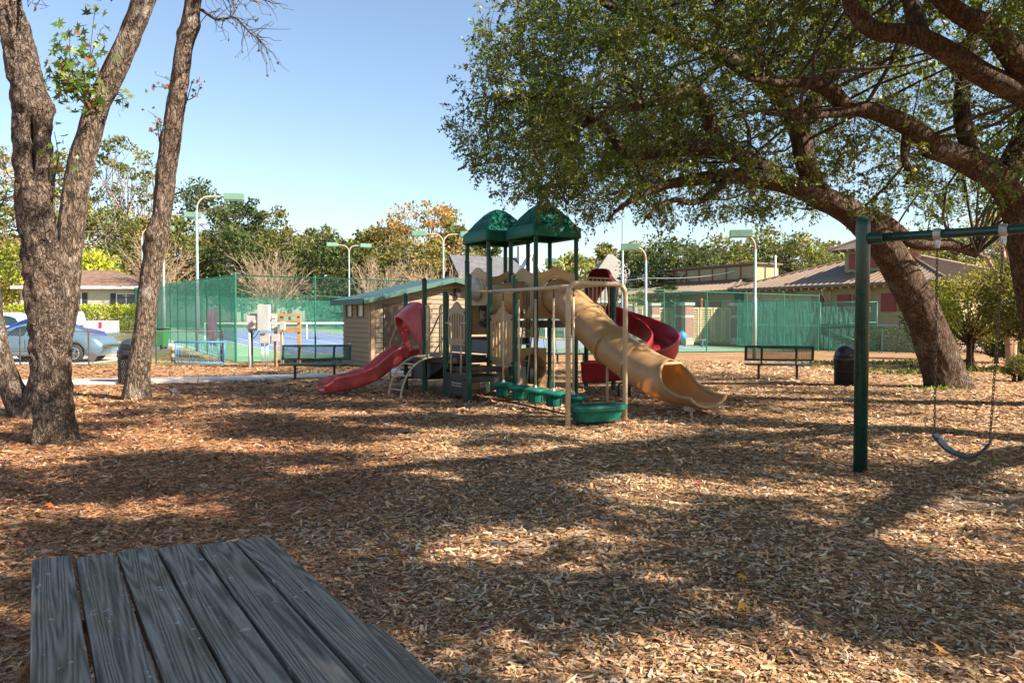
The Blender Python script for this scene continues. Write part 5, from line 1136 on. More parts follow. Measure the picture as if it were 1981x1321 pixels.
t, *_ = car('parked_car', 'dark royal blue car with its bonnet showing behind the steel blue sedan', (172-CX)/F*33 - 4.6, 34.0, 4.6, P_BLUE, [(a*0.95, w, zt*1.10, zs*1.06) for a, w, zt, zs in sedan_top], [(1.1, 1.9, 1.5, 1.95), (2.0, 3.1, 2.05, 2.75)], wheels=(0.93, 3.67))
suv_top = [(0, 0.75, 0.7, 0.65), (0.05, 0.86, 1.2, 1.1), (0.3, 0.9, 1.62, 1.12), (0.9, 0.92, 1.74, 1.12), (2.6, 0.93, 1.74, 1.10), (3.1, 0.93, 1.5, 1.08), (3.55, 0.92, 1.14, 1.06), (4.3, 0.88, 1.02, 0.98), (4.6, 0.75, 0.8, 0.75), (4.66, 0.7, 0.5, 0.48)]
t, *_ = car('parked_car', 'white sport utility car with roof line above the blue car', (95-CX)/F*37.2 - 4.6, 38.0, 4.66, P_WHITE, suv_top, [(0.5, 1.3, 0.6, 1.35), (1.42, 2.3, 1.46, 2.3), (2.4, 3.3, 2.4, 2.95)], wheels=(0.85, 3.75))
# pickup: tail to the right, bed, tail lamp, bumper
px_ = (200-CX)/F*41.5; PK = thing('pickup_truck', 'white pickup truck with its tail lamp showing in front of the hedge', 'truck', (px_, 42.3, float(gz(px_, 42.3)) + 0.012))
MB().prism([(-5.4, 0.5), (-5.35, 1.0), (-4.1, 1.14), (-3.6, 1.78), (-2.0, 1.80), (-1.85, 1.30), (-0.02, 1.30), (0, 0.62), (-0.5, 0.52), (-0.62, 0.80), (-1.0, 0.90), (-1.38, 0.80), (-1.5, 0.48), (-3.8, 0.46), (-3.95, 0.80), (-4.3, 0.90), (-4.7, 0.80), (-4.8, 0.48)], (0, 0, 0), (1,0,0), (0,0,1), 1.86).build('body', P_WHITE, PK, bevel=0.05)
MB().box((-0.9, 0, 1.285), (1.7, 1.6, 0.04)).build('bed', BLACK, PK)
MB().prism([(-3.5, 1.18), (-3.2, 1.66), (-2.15, 1.68), (-2.1, 1.2)], (0, -0.94, 0), (1,0,0), (0,0,1), 0.02).build('side_window', CARGLASS, PK)
MB().box((-0.10, -0.90, 1.06), (0.16, 0.10, 0.34)).build('tail_lamp', mat('tail_red', (0.55, 0.02, 0.02), (0.6, 0.04, 0.04), 5, 0.15), PK, bevel=0.01)
MB().box((-0.02, 0, 0.55), (0.2, 1.8, 0.22)).build('bumper', ALLOY, PK, bevel=0.03)
MB().prism([(-1.5, 1.08), (-1.2, 1.06), (-0.95, 1.1), (-1.0, 1.0), (-1.2, 0.98)], (0, -0.936, 0), (1,0,0), (0,0,1), 0.008).build('side_decal', mat('decal_grey', (0.10, 0.11, 0.12), (0.35, 0.12, 0.06), 9, 0.5), PK)
for x in (-1.0, -4.3):
    for s in (-1, 1): wheel(PK, x, s*0.80, 0.38)

# ------------------------------------------------------------------ houses
def box_house(name, label, o, ang, L_, D_, eave, ridge, wall, roofm, wins, doors=(), hip=True, over=0.5, extra=None):
    t = thing(name, label, 'house', (o[0], o[1], float(gz(o[0], o[1])) - 0.1), ang)
    MB().box((L_/2, D_/2, eave/2), (L_, D_, eave)).build('wall', wall, t)
    hx = min(D_/2, L_/2 - 0.3) if hip else 0
    a = over
    m = MB().add([(-a,-a,eave), (L_+a,-a,eave), (L_+a,D_+a,eave), (-a,D_+a,eave), (hx - (0 if hip else a), D_/2, ridge), (L_-hx + (0 if hip else a), D_/2, ridge)], [(0,1,5,4), (1,2,5), (2,3,4,5), (3,0,4), (3,2,1,0)]); m.build('roof', roofm, t)
    MB().box((L_/2, -a-0.02, eave-0.02), (L_+2*a, 0.06, 0.22)).build('gutter', WHITE, t)
    for (x, z, w, h, sh) in wins:
        f = MB().box((x, -0.03, z), (w+0.16, 0.06, h+0.16)).build('window', WHITE, t); MB().box((x, -0.065, z), (w, 0.02, h)).build('pane', GLASS, f)
        MB().box((x, -0.08, z), (0.04, 0.02, h)).box((x, -0.08, z), (w, 0.02, 0.04)).build('muntin', WHITE, f)
        if sh:
            for s in (-1, 1): MB().box((x + s*(w/2 + 0.32), -0.04, z), (0.42, 0.05, h+0.1)).build('shutter', mat('dark_shutter', (0.02, 0.025, 0.03), (0.03, 0.035, 0.04), 4, 0.6), t)
    for (x, w, h) in doors: MB().box((x, -0.04, h/2), (w, 0.06, h)).build('door', mat('house_door', (0.12, 0.08, 0.05)), t)
    return t
CREAM = mat('cream_siding', (0.42, 0.39, 0.30), (0.50, 0.47, 0.38), 2, 0.8, 0.2, 12, stretch=(1, 1, 6)); WSID = mat('white_siding', (0.60, 0.62, 0.63), (0.68, 0.69, 0.70), 2, 0.7)
BSH = mat('brown_shingle', (0.13, 0.075, 0.05), (0.22, 0.14, 0.10), 3, 0.9, 0.5, 20); GSH = mat('grey_shingle', (0.20, 0.195, 0.165), (0.25, 0.24, 0.205), 2, 0.9, 0.4, 20); DSH = mat('dark_shingle', (0.075, 0.08, 0.085), (0.12, 0.12, 0.125), 2, 0.9, 0.4, 20)
box_house('ranch_house', 'cream ranch house with a brown shingle roof behind the clipped hedge', at(40, 600, 64)[:2], math.radians(2), 9.6, 7, 3.35, 5.0, CREAM, BSH, [(3.6, 1.9, 2.6, 1.9, True), (8.6, 1.9, 1.5, 1.8, True)])
box_house('white_house', 'white house with a small porch seen through the court windscreen', at(590, 600, 92)[:2], math.radians(4), 8.5, 7, 3.4, 5.2, WSID, GSH, [(1.5, 2.0, 1.4, 1.7, False), (6.9, 1.9, 1.2, 1.8, False)], [(4.4, 1.1, 2.4)])
h = box_house('gable_house', 'white gabled house with a dark slate roof behind the roofs of the climber', at(905, 600, 84)[:2], math.radians(28), 9.5, 8, 4.6, 8.8, WSID, DSH, [(3, 2.4, 1.4, 1.8, False)], hip=False, over=0.4)
MB().box((8.4, 3.4, 9.0), (0.7, 0.7, 2.2)).build('chimney', WSID, h)
MB().prism([(-2.6, 4.4), (2.6, 4.4), (0, 8.4)], (7.2, -0.5, 0), (1,0,0), (0,0,1), 1.6).build('cross_gable', WSID, h)
for s in (-1, 1): MB().bar((7.2 + s*2.9, -1.35, 4.2), (7.2, -1.35, 8.65), 0.3, 0.2).build('barge_board', WHITE, h)
h = box_house('big_house', 'large pale house with a tall grey hip roof and arched window gable', at(1120, 600, 96)[:2], math.radians(6), 10.5, 11, 4.2, 10.6, WSID, GSH, [(2, 2.4, 1.4, 1.8, False), (5, 2.4, 1.4, 1.8, False)])
MB().box((9.9, -1.0, 3.4), (3.4, 3.0, 6.8)).build('wing', WSID, h)
MB().add([(8.0,-2.8,4.9), (11.8,-2.8,4.9), (9.9,-2.8,7.6), (8.0,3,4.9), (11.8,3,4.9), (9.9,3,7.6)], [(0,2,5,3), (1,4,5,2), (0,3,4,1)]).build('wing_roof', DSH, h)
MB().prism([(8.2, 4.9), (11.6, 4.9), (9.9, 7.4)], (0, -2.62, 0), (1,0,0), (0,0,1), 0.06).build('gable_wall', WSID, h)
MB().prism([(1.0*math.cos(q), 1.0*math.sin(q)) for q in np.linspace(0, math.pi, 13)], (9.9, -2.7, 4.8), (1,0,0), (0,0,1), 0.08).build('arched_window', GLASS, h)
MB().add([(7.2,0,6.6), (13.0,0,6.6), (11.2,2.5,9.4), (8.6,2.5,9.4), (7.2,6,6.6), (13.0,6,6.6)], [(0,1,2,3), (0,3,4), (1,5,2), (3,2,5,4)]).build('dormer_roof', DSH, h)

# ------------------------------------------------------------------ long tan park building
OLIVE = mat('olive_stucco', (0.30, 0.25, 0.13), (0.35, 0.295, 0.16), 2, 0.85, 0.15, 30); REDTR = mat('brick_red_trim', (0.22, 0.035, 0.03), (0.27, 0.05, 0.04), 4, 0.6); BEAM = mat('eave_beam', (0.40, 0.31, 0.15), (0.46, 0.36, 0.19), 4, 0.7)
SEAM = mat('bronze_metal_roof', (0.20, 0.145, 0.10), (0.25, 0.185, 0.13), 1.2, 0.42, metal=0.25); STONE = mat('cast_stone', (0.46, 0.42, 0.35), (0.54, 0.50, 0.43), 3, 0.8)
E0 = np.array([25.2, 45.0, 0]); zb = float(gz(25.2, 45.0))
BL = thing('park_building', 'long tan park building with a bronze metal roof, brick base and cupola', 'building', (*(E0 + V*0.9 + U*0.9)[:2], zb), TH + math.pi/2)   # local x runs away along the eave, local -y is U
LB, DB, EV = 15.2, 12.0, 4.3
def bbox(c, d, name, m_, par=None, **k): return MB().box(c, d).build(name, m_, par or BL, **k)
bbox((LB/2, -DB/2, 2.12), (LB, DB, 4.3), 'wall', OLIVE)
bbox((LB/2, 0.04, 0.75), (LB + 0.16, 0.12, 1.5), 'brick_base', BRICK); MB().box((-0.04, -DB/2 - 0.05, 0.75), (0.12, DB, 1.496)).build('brick_base', BRICK, BL)
bbox((LB/2, 0.03, 1.58), (LB + 0.22, 0.18, 0.16), 'stone_band', STONE)
bbox((-0.03, -DB/2 - 0.07, 1.58), (0.18, DB, 0.154), 'stone_band', STONE)
def hip_roof(L_, D_, ev, rg, ov, x0, par, ins=None):
    a = ov; ins = ins or D_/2; P = [(x0-a, a, ev), (x0+L_+a, a, ev), (x0+L_+a, -D_-a, ev), (x0-a, -D_-a, ev), (x0+ins, -D_/2, rg), (x0+L_-ins, -D_/2, rg)]
    o = MB().add(P, [(1,0,4,5), (2,1,5), (3,2,5,4), (0,3,4), (0,1,2,3)]).build('roof', SEAM, par); s = MB(); P = np.array(P, float)
    def ribs(e0, e1, r0, r1, n):
        e0, e1, r0, r1 = map(np.asarray, (e0, e1, r0, r1)); nr = np.cross(e1-e0, r0-e0); nr = nr/np.linalg.norm(nr); nr = nr if nr[2] > 0 else -nr
        tt = np.linspace(0, 1, n+1)[1:-1]; L0 = np.linalg.norm(e1-e0); d = (e1-e0)/L0; ta, tb = np.dot(r0-e0, d)/L0, np.dot(r1-e0, d)/L0
        for t in tt:
            f = 1.0 if ta <= t <= tb else (t/ta if t < ta else (1-t)/(1-tb)); b0 = e0 + d*L0*t; up = (r0 - e0) - d*np.dot(r0-e0, d); s.bar(b0 + nr*0.02, b0 + up*f*0.995 + nr*0.02, 0.05, 0.06, nr)
    ribs(P[1], P[0], P[5], P[4], int((L_+2*a)/0.45)); ribs(P[0], P[3], P[4], P[4], int((D_+2*a)/0.45)); ribs(P[3], P[2], P[4], P[5], int((L_+2*a)/0.45))
    q = s.build('standing_seams', SEAM, o); q['kind'] = 'stuff'
    h = MB()
    for i, j in ((0,4), (1,5), (2,5), (3,4), (4,5)): h.tube([P[i] + [0,0,0.05], P[j] + [0,0,0.05]], 0.09, 6)
    h.build('ridge_cap', SEAM, o)
    e = MB()
    for i, j in ((0,1), (3,0)): e.bar(P[i] - [0,0,0.08], P[j] - [0,0,0.08], 0.08, 0.18)
    e.build('fascia', mat('bronze_fascia', (0.10, 0.075, 0.055), (0.13, 0.10, 0.075), 3, 0.5), o)
    return o
hip_roof(LB, DB, EV, 6.6, 0.9, 0, BL)
for x in np.arange(0.0, LB + 0.9, 0.62): MB().box((x, 0.42, EV - 0.22), (0.12, 0.9, 0.16)).build('rafter_tail', BEAM, BL)
for y in np.arange(0.3, DB, 0.62): MB().box((-0.55, -y, EV - 0.22), (0.7, 0.12, 0.16)).build('rafter_tail', BEAM, BL)
for x in (1.6, 4.6, 7.6, 10.8, 13.8):
    MB().bar((x, 0.0, 2.9), (x, 0.85, 3.85), 0.14, 0.16).box((x, 0.42, 3.95), (0.16, 0.95, 0.16)).box((x, -0.02, 3.3), (0.18, 0.14, 1.3)).build('bracket', BEAM, BL)
for x in (2.1, 3.3, 5.3, 6.5, 8.6): 
    w = MB().box((x, 0.03, 3.05), (1.02, 0.10, 1.15)).build('shutter', REDTR, BL); s = MB()
    for z in np.arange(2.56, 3.56, 0.09): s.box((x, 0.09, z), (0.88, 0.03, 0.05))
    s.build('louvre', REDTR, w)
MB().box((0.9, 0.03, 2.05), (1.9, 0.08, 0.75)).build('panel_frame', REDTR, BL); MB().box((0.9, 0.05, 2.05), (1.65, 0.08, 0.5)).build('panel', OLIVE, BL)
# cupola
CUx, CUy = 6.2, -3.6
cu = bbox((CUx, CUy, 5.75), (3.4, 3.4, 1.9), 'cupola', OLIVE)
for s in (-1, 1):
    for (c, d) in (((CUx + s*0.82, CUy + 1.72, 5.95), (1.05, 0.08, 1.0)), ((CUx - 1.72, CUy + s*0.82, 5.95), (0.08, 1.05, 1.0))): MB().box(c, d).build('cupola_louvre', REDTR, cu)
a = 2.5; P = np.array([(CUx-a, CUy+a, 6.75), (CUx+a, CUy+a, 6.75), (CUx+a, CUy-a, 6.75), (CUx-a, CUy-a, 6.75), (CUx, CUy, 8.0)])
MB().add(P, [(1,0,4), (2,1,4), (3,2,4), (0,3,4), (0,1,2,3)]).build('cupola_roof', SEAM, cu)
m = MB()
for i in range(4): m.tube([P[i] + [0,0,0.05], P[4] + [0,0,0.05]], 0.10, 6)
m.build('cupola_hip', SEAM, cu)
m = MB()
for y in np.linspace(-2.2, 2.2, 8): m.box((CUx - 2.1, CUy + y, 6.66), (0.8, 0.12, 0.14)).box((CUx + y, CUy + 2.1, 6.66), (0.12, 0.8, 0.14))
m.build('cupola_rafters', BEAM, cu)
# lower rear wing with red-banded parapet
WG = thing('rear_wing', 'lower rear wing of the tan building with a red banded clerestory parapet', 'building', E0 + V*(LB + 2.1) + U*0.9 + np.array([0, 0, zb]), TH + math.pi/2)
MB().box((6.4, -4.9, 2.1), (12.0, 8.6, 4.2)).build('wall', OLIVE, WG); hip_roof(12.6, 10.0, 4.25, 5.9, 0.9, 0, WG, 3.0)
MB().box((5.6, -4.0, 5.75), (11.0, 2.6, 1.3)).build('clerestory', OLIVE, WG); MB().box((5.6, -4.0, 6.46), (11.5, 3.1, 0.14)).build('clerestory_roof', MATS['bronze_fascia'], WG)
for z in (5.25, 6.33): MB().box((5.6, -2.68, z), (11.04, 0.08, 0.10)).build('red_band', REDTR, WG)
for x in np.linspace(0.1, 11.1, 8): MB().box((x, -2.67, 5.79), (0.10, 0.08, 1.0)).build('red_mullion', REDTR, WG)
for x in np.arange(0.3, 13, 0.62): MB().box((x, 0.45, 4.05), (0.12, 0.8, 0.15)).build('rafter_tail', BEAM, WG)
MB().box((2.4, -0.02 - 0.55, 2.9), (1.2, 0.12, 1.3)).box((4.2, -0.57, 2.9), (1.2, 0.12, 1.3)).build('shutter', REDTR, WG)

# service yard with louvred gates between brick piers
LOUV = mat('louvre_paint', (0.46, 0.39, 0.20), (0.53, 0.455, 0.25), 3, 0.6)
def yard(label, o, piers, panels, top=3.0):
    z = float(gz(o[0], o[1])); t = thing('louvred_gate', label, 'gate', (o[0], o[1], z), math.radians(14))
    for x in piers:
        p = MB().box((x, 0.0, top/2), (0.66, 0.66, top)).build('pier', BRICK, t); [MB().box((x, 0, zz), dd).build(nn, STONE, p) for zz, dd, nn in ((top + 0.1, (0.82, 0.82, 0.22), 'pier_cap'), (top*0.72, (0.70, 0.70, 0.2), 'pier_band'), (0.3, (0.70, 0.70, 0.5), 'pier_plinth'))]
    for a, b in panels:
        f = MB()
        for c, d in ((((a+b)/2, 0, 0.30), (b-a, 0.10, 0.14)), (((a+b)/2, 0, top-0.22), (b-a, 0.10, 0.14)), ((a+0.06, 0, top/2), (0.12, 0.10, top-0.5)), ((b-0.06, 0, top/2), (0.12, 0.10, top-0.5))): f.box(c, d)
        fo = f.build('gate_leaf', LOUV, t); s = MB(); R = np.array([[1,0,0], [0, math.cos(0.7), math.sin(0.7)], [0, -math.sin(0.7), math.cos(0.7)]])
        for zz in np.arange(0.45, top - 0.32, 0.135): s.box(((a+b)/2, 0, zz), (b-a-0.24, 0.12, 0.018), R)
        q = s.build('louvre_slat', LOUV, fo); q['kind'] = 'stuff'
    return t
g1 = at(1330, 600, 58.5); yard('cream louvred yard gates between two brick piers beyond the court', g1[:2], (0, 4.0), ((0.36, 0.95), (1.02, 2.06), (2.14, 2.92), (3.0, 3.62)))
g2 = at(1215, 600, 63); yard('second set of louvred yard gates dimmed by the court windscreen', g2[:2], (0.2, 2.3, 4.4), ((0.6, 1.3), (1.36, 1.95), (2.7, 3.3), (3.36, 4.0)))
for px in (1357, 1411):
    q = at(px, 600, 59.6); b = thing('red_pipe', 'slim red vent pipe behind the %s' % ('widest louvred gate leaf' if px > 1400 else 'brick pier side of the louvred gates'), 'pipe', (q[0], q[1], float(gz(q[0], q[1]))), 0, 'red pipes behind the louvred gates'); MB().cyl((0,0,-0.2), (0,0,3.5), 0.07).build('tube', mat('red_pipe', (0.45, 0.07, 0.04), (0.5, 0.1, 0.05), 3), b); MB().lathe([(0.09, 3.45), (0.09, 3.56), (0.03, 3.62)]).build('cap', MATS['red_pipe'], b)
# court-side furniture
cb = at(1310, 640, 52); CBn = thing('court_bench', 'long grey bleacher bench beside the court holding a blue bag', 'bench', (cb[0], cb[1], float(gz(cb[0], cb[1]))), math.radians(12))
MB().box((0, 0, 0.46), (4.2, 0.3, 0.05)).build('seat', POLE, CBn, bevel=0.01)
for x in (-1.8, -0.6, 0.6, 1.8): MB().box((x, 0, 0.22), (0.06, 0.28, 0.46)).box((x, 0, 0.02), (0.08, 0.5, 0.04)).build('leg', POLE, CBn)
bgm = mat('bag_blue', (0.02, 0.22, 0.42), (0.03, 0.28, 0.5), 6, 0.6)
bg_ = thing('sports_bag', 'bright blue round sports bag on the bleacher bench', 'bag', (cb[0]+0.35, cb[1], float(gz(cb[0], cb[1]))+0.485)); MB().lathe([(0.22, 0), (0.28, 0.08), (0.29, 0.26), (0.24, 0.42), (0.13, 0.50), (0.05, 0.54)], (0,0,0), 18).build('body', bgm, bg_, smooth=True); MB().tube(arc((0,0,0.5), 0.12, 0, math.pi, (1,0,0), (0,0,1)), 0.02, 6).build('handle', bgm, bg_)
bg_ = thing('sports_bag', 'black sports bag lying next to the blue bag', 'bag', (cb[0]-0.35, cb[1], float(gz(cb[0], cb[1]))+0.485)); MB().lathe([(0.16, -0.28), (0.19, -0.2), (0.19, 0.2), (0.16, 0.28)], (0,0,0.19), 14, ax=np.array([[0,1,0],[0,0,1],[1,0,0]])).build('body', BLACK, bg_, smooth=True); MB().tube(arc((0,0,0.34), 0.12, 0, math.pi, (1,0,0), (0,0,1)), 0.015, 6).build('handle', BLACK, bg_)
wb = at(1262, 622, 50); WBx = thing('score_board', 'small white board fixed to the court fence', 'board', (wb[0], wb[1], float(gz(wb[0], wb[1]))), math.radians(14)); MB().box((0,0,1.52), (0.5, 0.05, 0.45)).build('panel', WHITE, WBx, bevel=0.02); MB().cyl((0,0.05,-0.2), (0,0.05,1.5), 0.03).build('stake', FENCEP, WBx)
for k, (px, py) in enumerate(((1325, 666), (1303, 660))):
    q = at(px, py, 45 + 5*k); o = MB().lathe([(0.012, -0.034), (0.028, -0.02), (0.035, 0), (0.028, 0.02), (0.012, 0.034)], (0,0,0), 12).build('tennis_ball', mat('ball_felt', (0.45, 0.6, 0.05), (0.5, 0.66, 0.08), 9, 0.9), smooth=True); o.location = (q[0], q[1], float(gz(q[0], q[1])) + 0.075); tag(o, 'yellow tennis ball lying on the %s of the court' % ('green margin' if k else 'blue surface'), 'ball')
ob = MB().box((0, 0, 0.03), (0.62, 0.34, 0.10)).box((0, 0, 0.085), (0.66, 0.38, 0.02)).build('valve_cover', BLACK, bevel=0.01); q = at(619, 705, 27.3); ob.location = (q[0], q[1], 0); tag(ob, 'black valve box cover in the mulch between bench and shed', 'valve cover')
# loose board lying on the chips beside the bin, anti-slip tile by the drive
q = at(338, 757, 17.3); ob = MB().box((0,0,0), (0.95, 0.14, 0.04)).build('loose_board', WOOD, bevel=0.004); ob.location = (q[0], q[1], float(gh(q[0], q[1])) + 0.025); ob.rotation_euler = (0, 0, math.radians(118)); tag(ob, 'pale loose board lying on the chips right of the gum trunk'.replace(' right of', ' beside'), 'board')
q = at(190, 693, 28.0); ob = MB().box((0,0,0), (0.26, 0.02, 0.34)).box((0, -0.015, 0), (0.22, 0.012, 0.30)).build('fence_tag', mat('tag_grey', (0.10, 0.10, 0.10), (0.14, 0.14, 0.14), 20, 0.6)); ob.location = (q[0], 27.62, 0.30); ob.rotation_euler = (0, 0.6, 0); tag(ob, 'small dark plate hanging crooked on the low chain-link fence', 'plate')
# overhead wires and their pole
up = at(1040, 560, 80); UPo = thing('utility_pole', 'bare wooden utility pole rising between the two green roofs', 'utility pole', (up[0]-0.35, up[1], float(gz(up[0], up[1]))-0.2)); MB().tube([(0,0,0), (0,0,8.6)], [0.2, 0.15], 12).build('pole', BARK_FAR, UPo, smooth=True)
p1_ = at(1045, 535, 80); p2_ = at(1250, 538, 68); p3_ = at(1500, 505, 62); p4_ = at(1800, 470, 58)
for k, (a, b, lab) in enumerate(((p1_, p2_, 'pale overhead cable from the utility pole to the pole by the evergreens'), (p2_, p3_, 'pale overhead cable sagging across the evergreens to the roof mast'))):
    ob = MB().tube([a*(1-t) + b*t - np.array([0, 0, 0.5*math.sin(math.pi*t)]) for t in np.linspace(0, 1, 14)], 0.028, 5).build('overhead_cable', WHITE, smooth=True); tag(ob, lab, 'cable')
mp_ = thing('cable_mast', 'white service mast on the rear wing where the cable ends', 'mast', (p3_[0], p3_[1], 0)); MB().cyl((0,0,0), (0,0,p3_[2]+0.3), 0.08).build('tube', WHITE, mp_); MB().lathe([(0.12, p3_[2]+0.3), (0.10, p3_[2]+0.42), (0.02, p3_[2]+0.46)]).build('weather_head', WHITE, mp_)
mp_ = thing('service_pole', 'slim wooden service pole by the fence gate carrying the cable', 'utility pole', (p2_[0], p2_[1], 0)); MB().tube([(0,0,-0.3), (0,0,p2_[2]+0.3)], [0.13, 0.10], 10).build('pole', BARK_FAR, mp_); MB().box((0,0,p2_[2]), (0.5, 0.08, 0.1)).build('cross_arm', BARK_FAR, mp_)

# ------------------------------------------------------------------ trees: shared builders
def trunk_mesh(name, pts, rad, m, parent, nside=64, step=0.04, ridge=0.018, freq=7.0, flare=0.0, bumps=(), vert=0.28, lump=0.10, seed=0.0, org=None):
    """bark-ridged limb through pts; org: the parent's place, so that the mesh is written in its local coordinates"""
    P = spline(np.column_stack([np.asarray(pts, float), rad]), step=step); R = P[:, 3]; P = P[:, :3]
    t, S, B = frames(P); s = np.concatenate([[0], np.cumsum(np.linalg.norm(np.diff(P, axis=0), axis=1))])
    a = np.linspace(0, 2*np.pi, nside, endpoint=False); ca, sa = np.cos(a)[None], np.sin(a)[None]; Rm = R[:, None]; sv = s[:, None]
    q = freq * Rm.mean(); n1 = fbm(ca*q*1.0 + seed, sa*q*1.0, sv*freq*vert, 3); n2 = fbm(ca*q*2.3 + seed, sa*q*2.3 + 9, sv*freq*vert*2.0, 2)
    rg = 1 - np.abs(2*n1 - 1)*2.0; disp = ridge*(rg*0.9 + (n2-0.5)*1.3)
    lo_ = (fbm(ca*1.1 + seed, sa*1.1, sv*1.4, 2) - 0.5)*2*lump*Rm
    rr = Rm + disp + lo_
    if flare:
        z = P[:, 2:3]; fl = np.exp(-np.maximum(z, 0)/0.28)*flare; rr = rr + fl*Rm*(0.55 + 0.9*np.maximum(0, np.cos(a[None]*5 + seed*3 + n1*2)))
    X = P[:, None] + rr[..., None]*(ca[..., None]*S[:, None] + sa[..., None]*B[:, None])
    nrm = unit(X - P[:, None])
    for c, amp, rx, rz in bumps:
        d = X - np.asarray(c); w = np.exp(-(d[..., 0]**2 + d[..., 1]**2)/rx**2 - d[..., 2]**2/rz**2); X = X + nrm*(amp*w)[..., None]
    if org is not None: X = X - np.asarray(org)
    n = len(P); i, j = np.meshgrid(np.arange(n-1), np.arange(nside), indexing='ij'); b = i*nside; j2 = (j+1) % nside
    f = np.stack([b+j, b+j2, b+nside+j2, b+nside+j], -1).reshape(-1, 4)
    return mesh_np(name, X.reshape(-1, 3), f, m, parent, smooth=True)

def sprigs(centers, outward, g, per=5, nleaf=12, ln=0.34, leaf=0.07, ratio=0.42, droop=0.25):
    """leafy twigs growing out of each centre: returns leaf arrays inputs and twig paths"""
    K = len(centers)*per; C = np.repeat(centers, per, 0); O = np.repeat(outward, per, 0)
    D = unit(unit(g.normal(size=(K, 3))) + O*0.55 + np.array([0, 0, -droop])); L = ln*g.uniform(0.55, 1.35, K)
    C = C + g.normal(size=(K, 3))*0.07
    mid = C + D*L[:, None]*0.5 + g.normal(size=(K, 3))*0.03; tip = C + D*L[:, None] + np.array([0, 0, -1.0])*(L*0.18)[:, None]
    paths = np.stack([C, mid, tip], 1)
    t = np.sqrt(g.uniform(0.03, 1.0, (K, nleaf)))[..., None]; P = C[:, None]*(1-t)**2 + mid[:, None]*2*t*(1-t)*1.0 + tip[:, None]*t**2
    P = P + g.normal(size=P.shape)*0.012
    Dl = unit(D[:, None]*0.7 + g.normal(size=P.shape)*0.75 + np.array([0, 0, -0.1]))
    return P.reshape(-1, 3), Dl.reshape(-1, 3), paths

def connect(centers, limbs, g, sag=0.15, M=5, r0=0.022, maxd=None):
    """a crooked branchlet from the nearest limb point to each leaf centre"""
    from mathutils.kdtree import KDTree
    kd = KDTree(len(limbs)); [kd.insert(Vector(p[:3]), i) for i, p in enumerate(limbs)]; kd.balance()
    A = np.array([limbs[kd.find(Vector(c))[1]][:3] for c in centers]); d = np.linalg.norm(centers - A, axis=1)
    t = np.linspace(0, 1, M)[None, :, None]; P = A[:, None]*(1-t) + centers[:, None]*t
    w = np.sin(np.pi*t)*d[:, None, None]; P = P + g.normal(size=(len(P), 1, 3))*w*0.13 + g.normal(size=(len(P), 1, 3))*np.sin(2*np.pi*t)*d[:, None, None]*0.06 + np.array([0, 0, 1.0])*w*sag
    r = np.linspace(1, 0.22, M)[None]*(0.006 + r0*np.clip(d/2.5, 0.1, 1.2))[:, None]
    return P, r, d

# ------------------------------------------------------------------ the gum trees beside the footpath
def gum(label, base, spec, d, m, ridge, bumps, sprays, extra=None, nside=96, step=0.042, flare=0.18, vert=0.28, seed=0.0, top=None):
    """spec: list of (px, py, width in px) at distance d"""
    base = np.array(base); t = thing('gum_tree', label, 'tree', base)
    pts = [at(px, py, d) for px, py, w in spec]; rad = [w/2*d/F*0.79 for *_, w in spec]
    trunk_mesh('trunk', pts, rad, m, t, nside, step, ridge, 7.0, flare, bumps, vert, 0.09, seed, base)
    return t, pts, rad
LEAFM = {}
def spray(tree, org, start, ends, n, g, size=0.13, cols=((0.10, 0.17, 0.025), (0.15, 0.20, 0.03), (0.07, 0.12, 0.02), (0.22, 0.12, 0.04), (0.18, 0.22, 0.04)), spread=0.16):
    P, paths = [], []
    for e in ends:
        a, b = np.array(start), np.array(e); k = g.uniform(-1, 1, 3)*0.12; tt = np.linspace(0, 1, 6)[:, None]; path = a*(1-tt) + b*tt + np.sin(np.pi*tt)*(k + [0,0,0.08]); paths.append(path)
        m_ = max(3, n//len(ends)); u = g.uniform(0.25, 1.08, m_)[:, None]; q = a*(1-u) + b*u + np.sin(np.pi*np.clip(u, 0, 1))*(k + [0,0,0.08]) + g.normal(size=(m_, 3))*spread*np.array([1, 1, 0.8]); P.append(q)
    P = np.vstack(P); N_ = len(P); pc = list(cols)
    key = repr(pc)
    if key not in LEAFM:
        LEAFM[key] = []
        for q in range(8):
            v, f, k = star_arrays(np.zeros((1, 3)), np.array([[0, 0, 1.0]]), np.ones(1), g); me = mesh_np('leaf', v, f, LEAF, tint=np.repeat(palette(pc, 1, g), k, 0)); LEAFM[key].append(me.data); bpy.data.objects.remove(me)
    D = unit(g.normal(size=P.shape)*0.8 + np.array([0.2, -0.7, 0.3]))
    for q in range(N_):
        sz = size*g.uniform(0.6, 1.25); inst('leaf', LEAFM[key][int(g.integers(0, 8))], tree, Matrix.LocRotScale(Vector(P[q] - org), Vector(D[q]).to_track_quat('Z', 'Y') @ Quaternion((0, 0, 1), float(g.uniform(0, 6.28))), Vector((sz, sz, sz))))
    v, f = many_tubes(np.array(paths) - org, np.tile(np.linspace(0.011, 0.004, 6), (len(paths), 1)), 5); mesh_np('twig', v, f, TWIG, tree)['kind'] = 'stuff'
g = np.random.default_rng(11)
b1 = at(107, 858, 10.1); b1[2] = 0
d1 = 10.1
